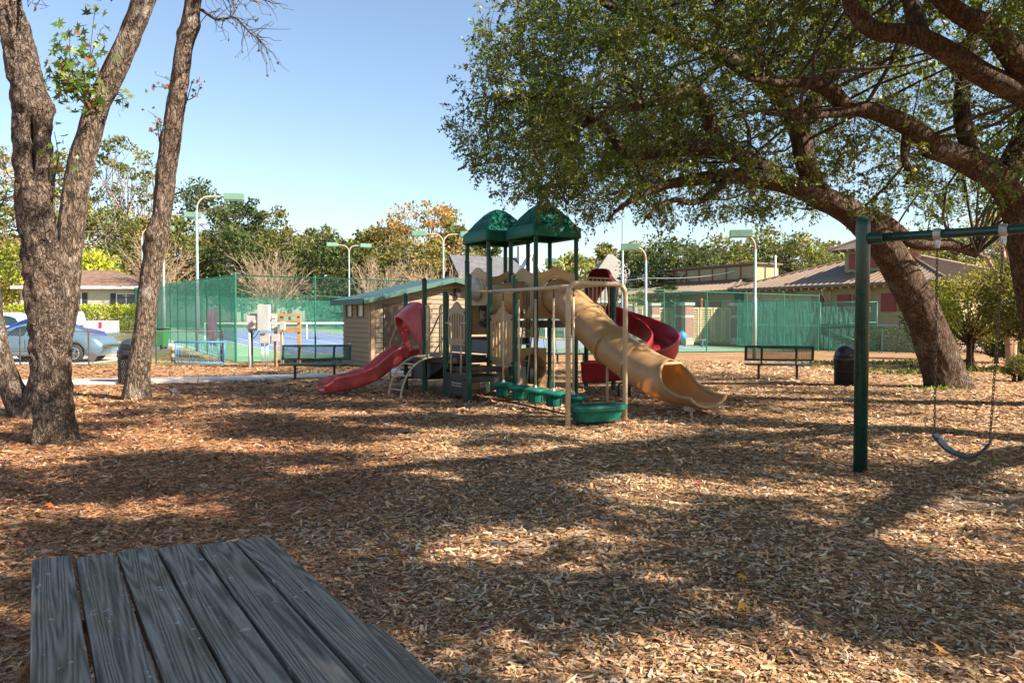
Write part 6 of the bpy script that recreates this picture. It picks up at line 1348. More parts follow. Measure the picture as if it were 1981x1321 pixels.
G1, pts1, rad1 = gum('thick old gum tree with a hollow slit and flaking bark', b1, [(108, 885, 92), (107, 858, 88), (102, 780, 80), (94, 640, 79), (79, 500, 72), (68, 400, 71), (66, 330, 73), (62, 240, 76), (58, 195, 68), (45, 130, 60), (30, 60, 56), (14, 0, 56), (-12, -90, 54), (-60, -260, 50), (-90, -520, 40)], d1, BARK_OLD, 0.042,
    [(at(60, 250, d1-0.22), -0.30, 0.055, 0.16), (at(62, 295, d1-0.22), -0.24, 0.045, 0.26), (at(64, 340, d1-0.22), -0.12, 0.05, 0.2), (at(92, 205, d1), 0.09, 0.16, 0.11), (at(28, 455, d1), 0.07, 0.15, 0.16), (at(80, 720, d1-0.3), -0.05, 0.12, 0.5), (at(45, 200, d1-0.2), 0.06, 0.08, 0.08), (at(120, 740, d1-0.2), 0.04, 0.1, 0.1)], None, vert=0.55, seed=2.0, nside=130, step=0.034)
d2 = 13.0; b2 = at(80, 805, d2); b2[2] = 0
G2, pts2, rad2 = gum('slanting gum tree forking low behind the hollow trunk', b2, [(72, 830, 96), (78, 790, 78), (98, 700, 66), (120, 600, 62), (131, 500, 58), (141, 410, 54), (150, 350, 53), (178, 235, 50), (203, 175, 48), (229, 120, 47), (255, 60, 45), (278, 0, 44), (318, -120, 42), (350, -300, 36)], d2, BARK_GUM, 0.027, [(at(150, 375, d2-0.2), 0.05, 0.10, 0.09), (at(232, 130, d2-0.2), 0.04, 0.08, 0.07), (at(255, 40, d2-0.2), 0.04, 0.08, 0.07)], None, seed=5.0)
stem = [at(70, 812, d2), at(38, 780, d2), at(8, 715, d2), at(-10, 640, d2), (at(-25, 500, d2)), at(-40, 300, d2), at(-60, 0, d2)]
trunk_mesh('second_stem', stem, [0.24, 0.19, 0.16, 0.15, 0.14, 0.13, 0.11], BARK_GUM, G2, 72, 0.05, 0.016, 7, 0.3, (), 0.28, 0.08, 3.0, b2)
d3 = 16.0; b3 = at(264, 770, d3); b3[2] = 0
G3, pts3, rad3 = gum('slender leaning gum tree with burls standing by the footpath', b3, [(262, 785, 62), (264, 765, 56), (270, 700, 49), (278, 640, 46), (286, 570, 44), (296, 500, 45), (303, 455, 47), (312, 420, 41), (322, 330, 43), (330, 280, 42), (337, 230, 40), (344, 180, 40), (352, 120, 37), (358, 85, 36), (366, 55, 39), (374, 0, 34), (388, -110, 32), (405, -300, 28)], d3, BARK_GUM, 0.024,
    [(at(297, 455, d3-0.15), 0.09, 0.14, 0.12), (at(284, 480, d3), 0.05, 0.12, 0.1), (at(345, 188, d3-0.15), 0.06, 0.12, 0.1), (at(384, 50, d3), 0.05, 0.1, 0.12), (at(346, 65, d3), 0.05, 0.1, 0.1), (at(318, 275, d3), 0.05, 0.08, 0.12)], None, seed=8.0)
d2f = d2 - 0.35
spray(G2, b2, at(172, 210, d2f), [at(108, 150, d2f-.2), at(140, 55, d2f), at(185, 10, d2f), at(125, 100, d2f-.4), at(160, 120, d2f-.5), at(92, 138, d2f), at(195, 60, d2f-.3), at(112, 120, d2f-.2), at(125, 165, d2f-.4), at(150, 150, d2f-.3)], 296, g, 0.19, spread=0.16)
spray(G2, b2, at(215, 195, d2), [at(245, 205, d2-.2), at(238, 215, d2)], 14, g, 0.15, spread=0.08)
spray(G1, b1, at(104, 350, d1), [at(105, 255, d1), at(112, 300, d1-.2), at(108, 370, d1)], 26, g, 0.13, spread=0.10)
spray(G1, b1, at(70, 440, d1), [at(20, 410, d1), at(8, 450, d1-.2)], 14, g, 0.12, cols=((0.25, 0.10, 0.03), (0.20, 0.14, 0.03)), spread=0.10)
for a, ends, n in (((346, 195), [(300, 145), (312, 165), (295, 170)], 26), ((308, 275), [(285, 215), (300, 230), (312, 235), (292, 255)], 34), ((362, 195), [(378, 160), (384, 172)], 14)):
    spray(G3, b3, at(*a, d3), [at(*e, d3-.2) for e in ends], n, g, 0.12, cols=((0.30, 0.12, 0.04), (0.22, 0.16, 0.04), (0.13, 0.16, 0.03), (0.34, 0.18, 0.08)), spread=0.08)
# bare-ended limb of the slender gum
def twig_fan(tree, org, path, n, ln, g, m=TWIG, r=0.035, leaves=40, droop=0.2):
    P = spline(path, n=8); rr = np.linspace(r, 0.006, len(P)); v, f = many_tubes(P[None] - org, rr[None], 7); mesh_np('limb', v, f, m, tree, smooth=True)
    i = g.integers(3, len(P), n); D = unit(g.normal(size=(n, 3)) + unit(P[-1]-P[0])*0.7 + [0, 0, -droop]); L = ln*g.uniform(0.3, 1.1, n); t = np.linspace(0, 1, 5)[None, :, None]
    Q_ = P[i][:, None] + D[:, None]*L[:, None, None]*t + g.normal(size=(n, 5, 3))*0.05*t + np.array([0, 0, -0.10])*t*t
    v, f = many_tubes(Q_ - org, np.tile(np.linspace(0.009, 0.003, 5), (n, 1)), 4); mesh_np('twig', v, f, m, tree)['kind'] = 'stuff'
    P_ = Q_[g.integers(0, n, leaves), g.integers(2, 5, leaves)]; v, f, k = star_arrays(P_ - org, g.normal(size=P_.shape), 0.11*g.uniform(0.5, 1.1, leaves), g); mesh_np('leaf_spray', v, f, LEAF, tree, tint=np.repeat(palette([(0.25, 0.14, 0.05), (0.12, 0.14, 0.03), (0.3, 0.2, 0.08)], leaves, g), k, 0))['kind'] = 'stuff'
twig_fan(G3, b3, [at(390, 20, d3), at(420, 38, d3-.3), at(455, 35, d3-.5), at(480, 60, d3-.8), at(505, 80, d3-1)], 46, 0.75, g, leaves=44)
twig_fan(G3, b3, [at(388, -10, d3), at(440, -5, d3-.3), at(490, -8, d3-.5), at(522, 5, d3-.6)], 30, 0.6, g, leaves=36)
twig_fan(G1, b1, [at(30, 5, d1), at(60, -20, d1-.2), at(85, -10, d1-.4)], 12, 0.4, g, leaves=6)
# crowns of the gums, above the frame
for tree, org, c0, rr, n in ((G1, b1, at(-90, -520, d1), 2.6, 260), (G2, b2, at(350, -300, d2), 2.4, 260), (G3, b3, at(405, -300, d3), 2.4, 260)):
    cc = c0 + np.array([0, 0, 1.6]) + g.normal(size=(n, 3))*np.array([rr, rr, 1.3])*0.6; cc[:, 2] = np.maximum(cc[:, 2], c0[2] - 0.2)
    lim = np.vstack([c0 + np.array([0, 0, 0.0]), c0 + [0.1, 0, 1.5], c0 + [0.2, 0, 3.0]]); P, r, _ = connect(cc, lim, g, 0.1); v, f = many_tubes(P - org, r, 4); mesh_np('crown_limb', v, f, TWIG, tree)
    Pl, Dl, _ = sprigs(cc, unit(cc - c0), g, 3, 7, 0.3, 0.1); v, f = leaf_arrays(Pl - org, Dl, 0.15*g.uniform(0.6, 1.1, len(Pl)), 0.7, g); mesh_np('crown', v, f, LEAF, tree, tint=palette([(0.12, 0.16, 0.03), (0.2, 0.16, 0.04), (0.25, 0.1, 0.03)], len(Pl), g))['kind'] = 'stuff'

# ------------------------------------------------------------------ the live oaks
OAKC = [(0.105, 0.150, 0.028), (0.14, 0.18, 0.033), (0.075, 0.118, 0.024), (0.19, 0.205, 0.042), (0.105, 0.138, 0.030)]
def oak(name, label, base, limbs, clusters, g, leaf=0.085, per=7, nleaf=12, ln=0.40, nside=56, cols=OAKC, trunk_idx=0, flare=0.12, ridge=0.020):
    base = np.array(base, float); t = thing(name, label, 'tree', base); pool = []
    for k, (pts, rad) in enumerate(limbs):
        pts = np.array(pts, float); big = k == trunk_idx
        trunk_mesh('trunk' if big else 'limb', pts, rad, BARK_OAK, t, 88 if big else max(16, min(nside, int(np.mean(rad)*200))), 0.035 if big else 0.06, ridge if big else ridge*0.55*min(1, np.mean(rad)/0.2), 7.5, flare if big else 0, (), 0.25, 0.10 if big else 0.13, 1.7*k, base)
        if not big:
            pool.append(spline(pts, step=0.25))
        else: pool.append(spline(pts, step=0.3)[len(spline(pts, step=0.3))//2:])
    pool = np.vstack(pool); C = clusters; cen = C.mean(0)
    hubs = C[g.permutation(len(C))[:max(6, len(C)//12)]]; P, r, d = connect(hubs, pool, g, 0.10, 9, 0.024); v, f = many_tubes(P - base, r, 6); mesh_np('branch', v, f, TWIG, t, smooth=True)['kind'] = 'stuff'
    P2, r2, d2_ = connect(C, np.vstack([P[:, 4:].reshape(-1, 3), pool]), g, 0.08, 4, 0.008); v, f = many_tubes(P2 - base, r2, 3); mesh_np('branchlet', v, f, TWIG, t, smooth=True)['kind'] = 'stuff'
    out = unit(C - np.array([cen[0], cen[1], cen[2]-1.0])); Pl, Dl, paths = sprigs(C, out, g, per, nleaf, ln, leaf)
    paths = paths[::2] if base[1] > 12 else paths[::5]; v, f = many_tubes(paths - base, np.tile(np.array([[0.006, 0.004, 0.0025]]), (len(paths), 1)), 3)
    mesh_np('twig', v, f, TWIG, t)['kind'] = 'stuff'
    v, f = leaf_arrays(Pl - base, Dl, leaf*g.uniform(0.55, 1.25, len(Pl)), 0.44, g)
    tintb = np.repeat(palette(cols, len(C), g, 0.10), per*nleaf, 0) * (1 + g.normal(size=(len(Pl), 1))*0.22); y = g.uniform(0, 1, len(Pl)) < 0.012; tintb[y] = (0.30, 0.20, 0.04)
    mesh_np('crown', v, f, LEAF, t, tint=np.clip(tintb, 0.01, 0.6))['kind'] = 'stuff'
    return t
def dome(g, n, c, r, zmin, shell=0.62, cut=None, noise=0.35, sub=1.1, thr=0.36, lit=0.505):
    """leaf centres through a domed crown: mostly in the outer shell, thinned into clumps"""
    out = []; c = np.array(c); r = np.array(r)
    while sum(len(o) for o in out) < n:
        d = unit(g.normal(size=(n*3, 3))); s = np.where(g.uniform(0, 1, n*3) < 0.72, g.uniform(shell, 1.0, n*3), g.uniform(0.25, shell, n*3))
        p = c + d*s[:, None]*r*(1 + noise*(fbm(d[:, 0]*2.2 + c[0], d[:, 1]*2.2, d[:, 2]*2.2, 2) - 0.5))[:, None]
        zm = zmin + 1.1*(fbm(p[:, 0]*0.5, p[:, 1]*0.5, 1.1, 2) - 0.5)
        k = (p[:, 2] > zm) & (fbm(p[:, 0]*sub, p[:, 1]*sub, p[:, 2]*sub, 2) > thr)
        gx, gy = p[:, 0] - p[:, 2]*SDIR[0]/SDIR[2], p[:, 1] - p[:, 2]*SDIR[1]/SDIR[2]     # crown opened along the sun's path, shaped to dapple the ground with light
        k &= vnoise(gx*0.95 + 3.1, gy*1.35, 2.7)*0.6 + vnoise(gx*2.1 + 7, gy*2.8, 5.7)*0.4 > lit
        if cut is not None: k &= cut(p)
        out.append(p[k])
    return np.vstack(out)[:n]
def pix(p):
    """where a world point falls in the photograph"""
    cp, sp = math.cos(PITCH), math.sin(PITCH); q = p - np.array([0, 0, HC]); zc = q[:, 1]*cp - q[:, 2]*sp; yc = q[:, 1]*sp + q[:, 2]*cp
    zc = np.where(zc < 0.1, 0.1, zc); return CX + F*q[:, 0]/zc, CY - F*yc/zc
g = np.random.default_rng(23)
def L_(*a): return [at(px, py, d) for px, py, d in a]
limbs1 = [
    (L_((1838, 775, 18.7), (1832, 745, 18.7), (1806, 660, 18.6), (1778, 590, 18.4), (1745, 530, 18.2), (1712, 478, 18.0), (1675, 435, 17.8), (1630, 402, 17.6), (1575, 378, 17.4)), [0.50, 0.47, 0.41, 0.38, 0.36, 0.34, 0.31, 0.28, 0.25]),
    (L_((1610, 392, 17.5), (1540, 362, 17.2), (1480, 348, 16.9), (1410, 340, 16.4), (1340, 348, 15.9), (1280, 360, 15.4), (1225, 385, 14.9), (1190, 410, 14.6)), [0.25, 0.22, 0.19, 0.15, 0.12, 0.09, 0.06, 0.03]),
    (L_((1590, 385, 17.5), (1560, 320, 17.3), (1545, 255, 17.2), (1510, 190, 17.0), (1470, 150, 16.7), (1420, 118, 16.3), (1370, 95, 15.9), (1300, 70, 15.4), (1210, 30, 14.9), (1120, -20, 14.5)), [0.24, 0.23, 0.22, 0.20, 0.18, 0.16, 0.13, 0.10, 0.07, 0.03]),
    (L_((1525, 358, 17.1), (1450, 312, 16.9), (1390, 288, 16.5), (1320, 288, 16.1), (1250, 297, 15.7), (1208, 292, 15.5), (1178, 252, 15.2), (1140, 225, 15.0), (1085, 195, 14.8), (1020, 190, 14.5), (960, 205, 14.2)), [0.20, 0.18, 0.16, 0.14, 0.12, 0.11, 0.09, 0.075, 0.055, 0.035, 0.02]),
    (L_((1390, 288, 16.5), (1350, 180, 16.3), (1300, 190, 16), (1230, 205, 15.7), (1160, 225, 15.2), (1090, 265, 14.8), (1035, 275, 14.5)), [0.16, 0.14, 0.11, 0.09, 0.07, 0.05, 0.02]),
    (L_((1480, 150, 16.8), (1460, 90, 16.9), (1455, 20, 17.0), (1430, -80, 17.0), (1400, -200, 17)), [0.18, 0.16, 0.14, 0.11, 0.06]),
    (L_((1640, 408, 17.7), (1710, 430, 17.9), (1770, 470, 18.1), (1840, 475, 18.2), (1890, 492, 18.3)), [0.25, 0.17, 0.15, 0.13, 0.09]),
    (L_((1545, 255, 17.2), (1590, 170, 17.6), (1640, 90, 18.2), (1690, -20, 19), (1720, -160, 19.5)), [0.20, 0.17, 0.14, 0.11, 0.06]),
    (L_((1410, 340, 16.4), (1380, 372, 16.0), (1340, 392, 15.7), (1300, 388, 15.4), (1250, 420, 15.0)), [0.10, 0.08, 0.06, 0.05, 0.02]),
]
def edge_l(p):
    """the crown's own ragged limit towards the court, kept clear of the roofs"""
    x, y = pix(p); lim = np.interp(y, [-600, 0, 120, 200, 260, 330, 380, 430, 470], [960, 930, 880, 860, 850, 880, 930, 1090, 1160]); low = np.interp(x, [850, 930, 1000, 1080, 1130, 1200, 1300, 1450, 1600, 1700, 1900, 2100], [330, 385, 380, 400, 445, 415, 430, 425, 410, 420, 440, 470])
    gap = ((x - 1665)/45)**2 + ((y - 345)/45)**2 < 1
    front = (p[:, 1] < 17.0) & (x > 1130) & (y > 95) & (hash3(np.floor(p[:, 0]*9).astype(np.int64), np.floor(p[:, 1]*9).astype(np.int64), np.floor(p[:, 2]*9).astype(np.int64)) < 0.80)   # open underside, so that the limbs show
    return (x > lim + 25) & (y < low - 12) & ~gap & ~front
C1 = np.vstack([dome(g, 2000, (6.6, 16.4, 5.2), (8.3, 6.8, 6.2), 3.7, cut=edge_l, lit=0.44), dome(g, 420, (2.2, 15.0, 5.4), (3.9, 3.6, 3.6), 3.6, cut=edge_l, lit=0.30, shell=0.5), dome(g, 330, (3.6, 22.3, 7.0), (3.4, 2.4, 1.9), 4.5, cut=edge_l, lit=0.40)])  # last dome: rear leaf clump added to shade the shed front
b_o1 = at(1832, 748, 18.7); b_o1[2] = 0
oak('live_oak', 'leaning live oak with a thick ridged trunk and spreading limbs', b_o1, limbs1, C1, g)
limbs2 = [
    (L_((2065, 790, 14.6), (2045, 720, 14.6), (2010, 600, 14.4), (1990, 500, 14.2), (1972, 420, 14.0), (1935, 352, 13.8), (1880, 316, 13.6), (1800, 283, 13.4)), [0.40, 0.36, 0.31, 0.28, 0.25, 0.23, 0.21, 0.19]),
    (L_((1815, 290, 13.4), (1765, 248, 13.2), (1720, 226, 13.1), (1670, 212, 13.0), (1620, 218, 12.9), (1550, 225, 12.6), (1480, 220, 12.3)), [0.19, 0.17, 0.15, 0.13, 0.08, 0.05, 0.02]),
    (L_((1640, 212, 13.0), (1605, 175, 12.9), (1560, 160, 12.8), (1510, 162, 12.6), (1440, 150, 12.3)), [0.15, 0.13, 0.09, 0.06, 0.02]),
    (L_((1755, 262, 13.2), (1750, 310, 13.1), (1762, 335, 13.1), (1755, 355, 13.0)), [0.09, 0.06, 0.05, 0.03]),
    (L_((1940, 355, 13.8), (1985, 260, 14.0), (2040, 150, 14.3), (2080, 0, 14.6)), [0.22, 0.19, 0.16, 0.10]),
    (L_((1880, 316, 13.6), (1860, 200, 13.9), (1880, 80, 14.2), (1900, -60, 14.6)), [0.16, 0.13, 0.11, 0.06]),
]
def cut2(p):
    x, y = pix(p); front = (p[:, 1] < 13.3) & (y > 90) & (hash3(np.floor(p[:, 0]*9).astype(np.int64), np.floor(p[:, 1]*9).astype(np.int64), np.floor(p[:, 2]*9).astype(np.int64)) < 0.9); return (y < np.interp(x, [1300, 1500, 1700, 1900, 2100], [250, 330, 400, 430, 520])) & (x > 1330) & ~front
C2 = dome(g, 760, (9.6, 12.6, 6.0), (6.0, 4.6, 4.6), 3.9, cut=cut2, sub=0.8, thr=0.46)
oak('live_oak', 'live oak with a dark arched limb reaching out over the swing', (*limbs2[0][0][0][:2], 0), limbs2, C2, g)
limbs3 = [
    ([(10.6, 8.2, -0.3), (10.5, 8.4, 0.6), (10.1, 8.9, 2.0), (9.3, 9.6, 3.2), at(2080, 262, 10.4)], [0.5, 0.44, 0.38, 0.33, 0.28]),
    (L_((2080, 262, 10.4), (1990, 190, 10.3), (1900, 145, 10.2), (1830, 100, 10.1), (1765, 68, 10.0), (1695, 60, 9.9), (1655, 25, 9.8), (1625, -40, 9.7), (1560, -130, 9.4)), [0.18, 0.155, 0.145, 0.135, 0.12, 0.105, 0.09, 0.07, 0.04]),
    (L_((1785, 78, 10.0), (1765, 20, 10.2), (1750, -60, 10.4), (1740, -200, 10.6)), [0.12, 0.10, 0.08, 0.04]),
    (L_((2030, 220, 10.4), (1930, 70, 10.0), (1860, 30, 9.8), (1800, -20, 9.6), (1700, -110, 9.2)), [0.17, 0.14, 0.12, 0.09, 0.04]),
    ([(9.3, 9.6, 3.2), (8.6, 8.2, 4.6), (7.4, 6.4, 5.6), (5.6, 4.4, 6.4), (4.0, 3.0, 6.8)], [0.28, 0.24, 0.19, 0.13, 0.06]),
    ([(10.1, 8.9, 2.0), (11.0, 7.0, 4.2), (11.2, 4.4, 6.0), (10.6, 1.5, 7.2)], [0.28, 0.22, 0.16, 0.08]),
]
def cut3(p):
    x, y = pix(p); infr = (p[:, 1] > 1.0) & (x > -150) & (x < 2150) & (y > -150)
    return ~infr | ((y < np.interp(x, [1150, 1250, 1400, 1600, 1800, 2100], [10, 120, 170, 90, 190, 300])) & (x > 1150))
C3 = dome(g, 1650, (6.4, 5.4, 7.6), (8.2, 6.2, 3.2), 4.8, cut=cut3, sub=0.6, thr=0.40)
oak('live_oak', 'lichen-flecked live oak with a limb sloping into view above the other crowns', (10.5, 8.4, 0), limbs3, C3, g, leaf=0.12, per=6, nleaf=12, ln=0.40)
limbs4 = [([(9.8, -3.4, -0.3), (9.8, -3.3, 0.7), (9.5, -3.0, 2.4), (9.0, -2.4, 4.0), (8.2, -1.8, 5.6)], [0.5, 0.44, 0.38, 0.32, 0.2]), ([(9.0, -2.4, 4.0), (7.6, -0.6, 5.6), (5.6, 0.6, 6.8), (4.0, 1.0, 7.6)], [0.25, 0.2, 0.13, 0.05]), ([(9.5, -3.0, 2.4), (11, -1, 5), (12.6, 1.6, 6.6)], [0.25, 0.2, 0.06])]
C4 = dome(g, 1250, (8.4, -1.6, 7.2), (6.4, 5.2, 3.0), 4.8, cut=cut3, sub=0.6, thr=0.38)
oak('live_oak', 'live oak standing behind the photographer whose crown shades the picnic table', (9.8, -3.3, 0), limbs4, C4, g, leaf=0.15, per=5, nleaf=9, ln=0.40)

# ------------------------------------------------------------------ trees and shrubs beyond the playground
PAL = {
 'dark': [(0.052, 0.075, 0.023), (0.072, 0.099, 0.029), (0.041, 0.061, 0.020), (0.094, 0.116, 0.035)],
 'olive': [(0.123, 0.138, 0.038), (0.160, 0.167, 0.046), (0.094, 0.113, 0.032), (0.203, 0.181, 0.052)],
 'orange': [(0.34, 0.20, 0.055), (0.40, 0.26, 0.07), (0.27, 0.19, 0.05), (0.22, 0.19, 0.05), (0.30, 0.15, 0.05)],
 'yellow': [(0.232, 0.254, 0.043), (0.290, 0.290, 0.058), (0.174, 0.210, 0.041), (0.348, 0.290, 0.072)],
 'bright': [(0.319, 0.362, 0.036), (0.406, 0.435, 0.043), (0.232, 0.290, 0.029), (0.464, 0.464, 0.072)],
 'mixed': [(0.15, 0.16, 0.045), (0.26, 0.20, 0.06), (0.11, 0.13, 0.035), (0.30, 0.22, 0.07), (0.20, 0.20, 0.05)],
}
def far_tree(name, label, px, ytop, d, wpx, kind, g, nclump=70, leaf=0.30, open_=0.0, group=None, base_y=None, trunk=True, per=46, crown_low=0.25, barkm=None):
    """a whole tree at distance d: tapered trunk with limbs and a crown made of many separate leaf faces in clumps"""
    x = (px - CX)/F*d; z0 = float(gz(x, d)); H = HC + (HOR - ytop)/F*d - z0; Wd = wpx/F*d; t = thing(name, label, 'tree', (x, d, z0), 0, group)
    rt = 0.014*H*(0.8 + 0.4*g.uniform()); top = np.array([g.normal()*Wd*0.06, g.normal()*Wd*0.06, H*0.82]); mid = np.array([g.normal()*0.3, g.normal()*0.3, H*0.4])
    tp = spline([(0, 0, -0.3), mid*[0.5, 0.5, 0.5], mid, top], n=6); v, f = many_tubes(tp[None], np.linspace(rt, rt*0.15, len(tp))[None], 8); mesh_np('trunk', v, f, barkm or BARK_FAR, t, smooth=True)
    n = nclump; dr = unit(g.normal(size=(n, 3))); s = g.uniform(0.55, 1.0, n)**0.6
    cz = H*(crown_low + (1-crown_low)*0.5); rz = H*(1-crown_low)*0.5
    C = np.array([0, 0, cz]) + dr*s[:, None]*np.array([Wd*0.5, Wd*0.5, rz*0.93])*(1 + 0.35*(fbm(dr[:, 0]*1.8 + px, dr[:, 1]*1.8, dr[:, 2]*1.8, 2) - 0.5))[:, None]
    C[:, 2] = np.minimum(C[:, 2], H*0.985)
    P, r, dd = connect(C, tp[4:] if open_ < 0.6 else tp[3:11], g, 0.05 if open_ < 0.6 else -0.12, 6 if open_ >= 0.6 else 4, 0.05 if open_ < 0.5 else 0.09); v, f = many_tubes(P, r*(0.7 + 0.5*open_), 3); mesh_np('limb', v, f, barkm or BARK_FAR, t, smooth=True)
    rc = Wd*0.135*(1 - 0.40*open_)*g.uniform(0.7, 1.35, n); k = int(per)
    Pl = (C[:, None] + unit(g.normal(size=(n, k, 3)))*(g.uniform(0.25, 1.0, (n, k))**0.5)[..., None]*rc[:, None, None]*np.array([1.15, 1.15, 0.72 - 0.3*open_])).reshape(-1, 3)
    Dl = unit(g.normal(size=Pl.shape) + np.array([0, 0, 0.25])); v, f = leaf_arrays(Pl, Dl, leaf*g.uniform(0.5, 1.3, len(Pl)), 0.62, g, 0.16)
    c = np.repeat(palette(PAL[kind], n, g, 0.16), k, 0)*(1 + g.normal(size=(len(Pl), 1))*0.18); o = mesh_np('crown', v, f, FARLEAF, t, tint=np.clip(c, 0.01, 0.7)); o['kind'] = 'stuff'
    return t
g = np.random.default_rng(41)
TREES = [  # px, ytop, distance, width px, kind, openness, label
 (15, 268, 84, 150, 'mixed', 0.5, 'pale-branched autumn tree rising behind the hollow gum trunk'),
 (112, 262, 92, 120, 'yellow', 0.4, 'yellowing tree showing between the two big gum trunks'),
 (243, 260, 98, 150, 'olive', 1.0, 'tall open-crowned tree with bare fanned branches above the ranch house'),
 (190, 400, 86, 190, 'olive', 0.2, 'broad olive tree behind the ranch house roof'),
 (170, 482, 70, 120, 'bright', 0.0, 'rounded lime-green tree directly over the ranch house'),
 (60, 470, 76, 170, 'yellow', 0.1, 'leafy yellow-green tree behind the parked cars'),
 (330, 400, 92, 150, 'mixed', 0.3, 'gold-tinged tree beside the rusty court light'),
 (392, 342, 96, 140, 'dark', 0.2, 'dark evergreen crown rising above the rusty court light'),
 (470, 378, 104, 110, 'dark', 0.4, 'ragged evergreen just past the rusty lamp head'),
 (450, 440, 84, 130, 'dark', 0.0, 'dense glossy evergreen behind the court corner'),
 (527, 402, 108, 90, 'olive', 0.3, 'narrow olive evergreen on the skyline past the court corner'),
 (560, 440, 98, 130, 'olive', 0.2, 'olive tree behind the leafless myrtle by the court'),
 (612, 428, 112, 110, 'olive', 0.4, 'thin-topped pine on the skyline above the net'),
 (650, 455, 88, 150, 'dark', 0.0, 'round dark oak behind the twin-headed lamp'),
 (690, 438, 106, 100, 'yellow', 0.2, 'yellow-green tree behind the twin-headed lamp'),
 (740, 428, 98, 130, 'mixed', 0.2, 'green tree turning gold over the shed roof'),
 (822, 378, 94, 150, 'orange', 0.7, 'tall orange autumn tree with bare upper twigs'),
 (790, 455, 86, 150, 'mixed', 0.1, 'green and gold tree above the shed ridge'),
 (880, 430, 92, 110, 'mixed', 0.3, 'yellow-brown tree by the second twin-headed lamp'),
 (930, 425, 112, 70, 'dark', 0.5, 'small dark pine peeking beside the farther green roof'),
 (960, 500, 106, 90, 'yellow', 0.1, 'yellow-green tree behind the slate-roofed house'),
 (1100, 478, 88, 95, 'yellow', 0.2, 'fresh green tree between the climber and the big grey roof'),
 (1170, 468, 124, 90, 'mixed', 0.4, 'yellowish tree above the big grey roof'),
 (1232, 470, 112, 110, 'olive', 0.3, 'olive tree beside the tall pale court pole'),
 (1285, 452, 78, 150, 'dark', 0.0, 'large dark evergreen oak behind the fence gate light'),
 (1335, 478, 72, 150, 'dark', 0.0, 'dense evergreen beside the rear wing roof'),
 (1400, 444, 90, 140, 'olive', 0.1, 'olive oak behind the parapet'),
 (1475, 440, 94, 130, 'olive', 0.2, 'tall olive tree behind the light in front of the building'),
 (1540, 448, 88, 120, 'olive', 0.2, 'olive tree next to the cupola'),
 (1610, 462, 100, 120, 'olive', 0.2, 'green tree behind the cupola roof'),
 (1760, 440, 80, 200, 'olive', 0.1, 'tree filling the gap behind the leaning oak trunk'),
 (1900, 420, 76, 200, 'yellow', 0.1, 'sunlit tree behind the swing chains'),
 (2050, 400, 70, 220, 'olive', 0.1, 'tree beyond the shrub border past the swing'),
 (-90, 330, 84, 200, 'olive', 0.1, 'tree behind the far end of the parked cars'),
]
for (px, yt, d, w, kind, op, lab) in TREES:
    far_tree('background_tree', lab, px, yt, d, w, kind, g, nclump=int(60 + w*0.50 - 30*op), leaf=0.42*d/90, open_=op, group='trees beyond the courts', per=52 if op < 0.6 else 30, crown_low=0.12 if op < 0.6 else 0.35)
# a dense belt of far-off wood that closes the view below the crowns
n = 620; px = g.uniform(-200, 2300, n); dd = g.uniform(118, 140, n); xx = (px - CX)/F*dd; hh = g.uniform(0.5, 1.0, n)*np.interp(px, [-200, 300, 500, 1000, 1200, 2300], [14, 13, 10, 8.5, 8.5, 12])
C = np.stack([xx, dd, hh], 1); rc = g.uniform(1.2, 2.4, n); k = 60
Pl = (C[:, None] + unit(g.normal(size=(n, k, 3)))*(g.uniform(0.2, 1, (n, k))**0.5*rc[:, None])[..., None]*np.array([1, 1, 1.3])).reshape(-1, 3); v, f = leaf_arrays(Pl, g.normal(size=Pl.shape), 0.6*g.uniform(0.5, 1.3, len(Pl)), 0.65, g, 0.15)
v[:, 2] = np.maximum(v[:, 2], 0.2)
tag(mesh_np('far_wood', v, f, FARLEAF, tint=np.repeat(palette(PAL['olive'] + PAL['dark'] + PAL['mixed'], n, g, 0.15), k, 0)), 'far-off wood closing the view behind the houses', 'wood', kind='stuff')

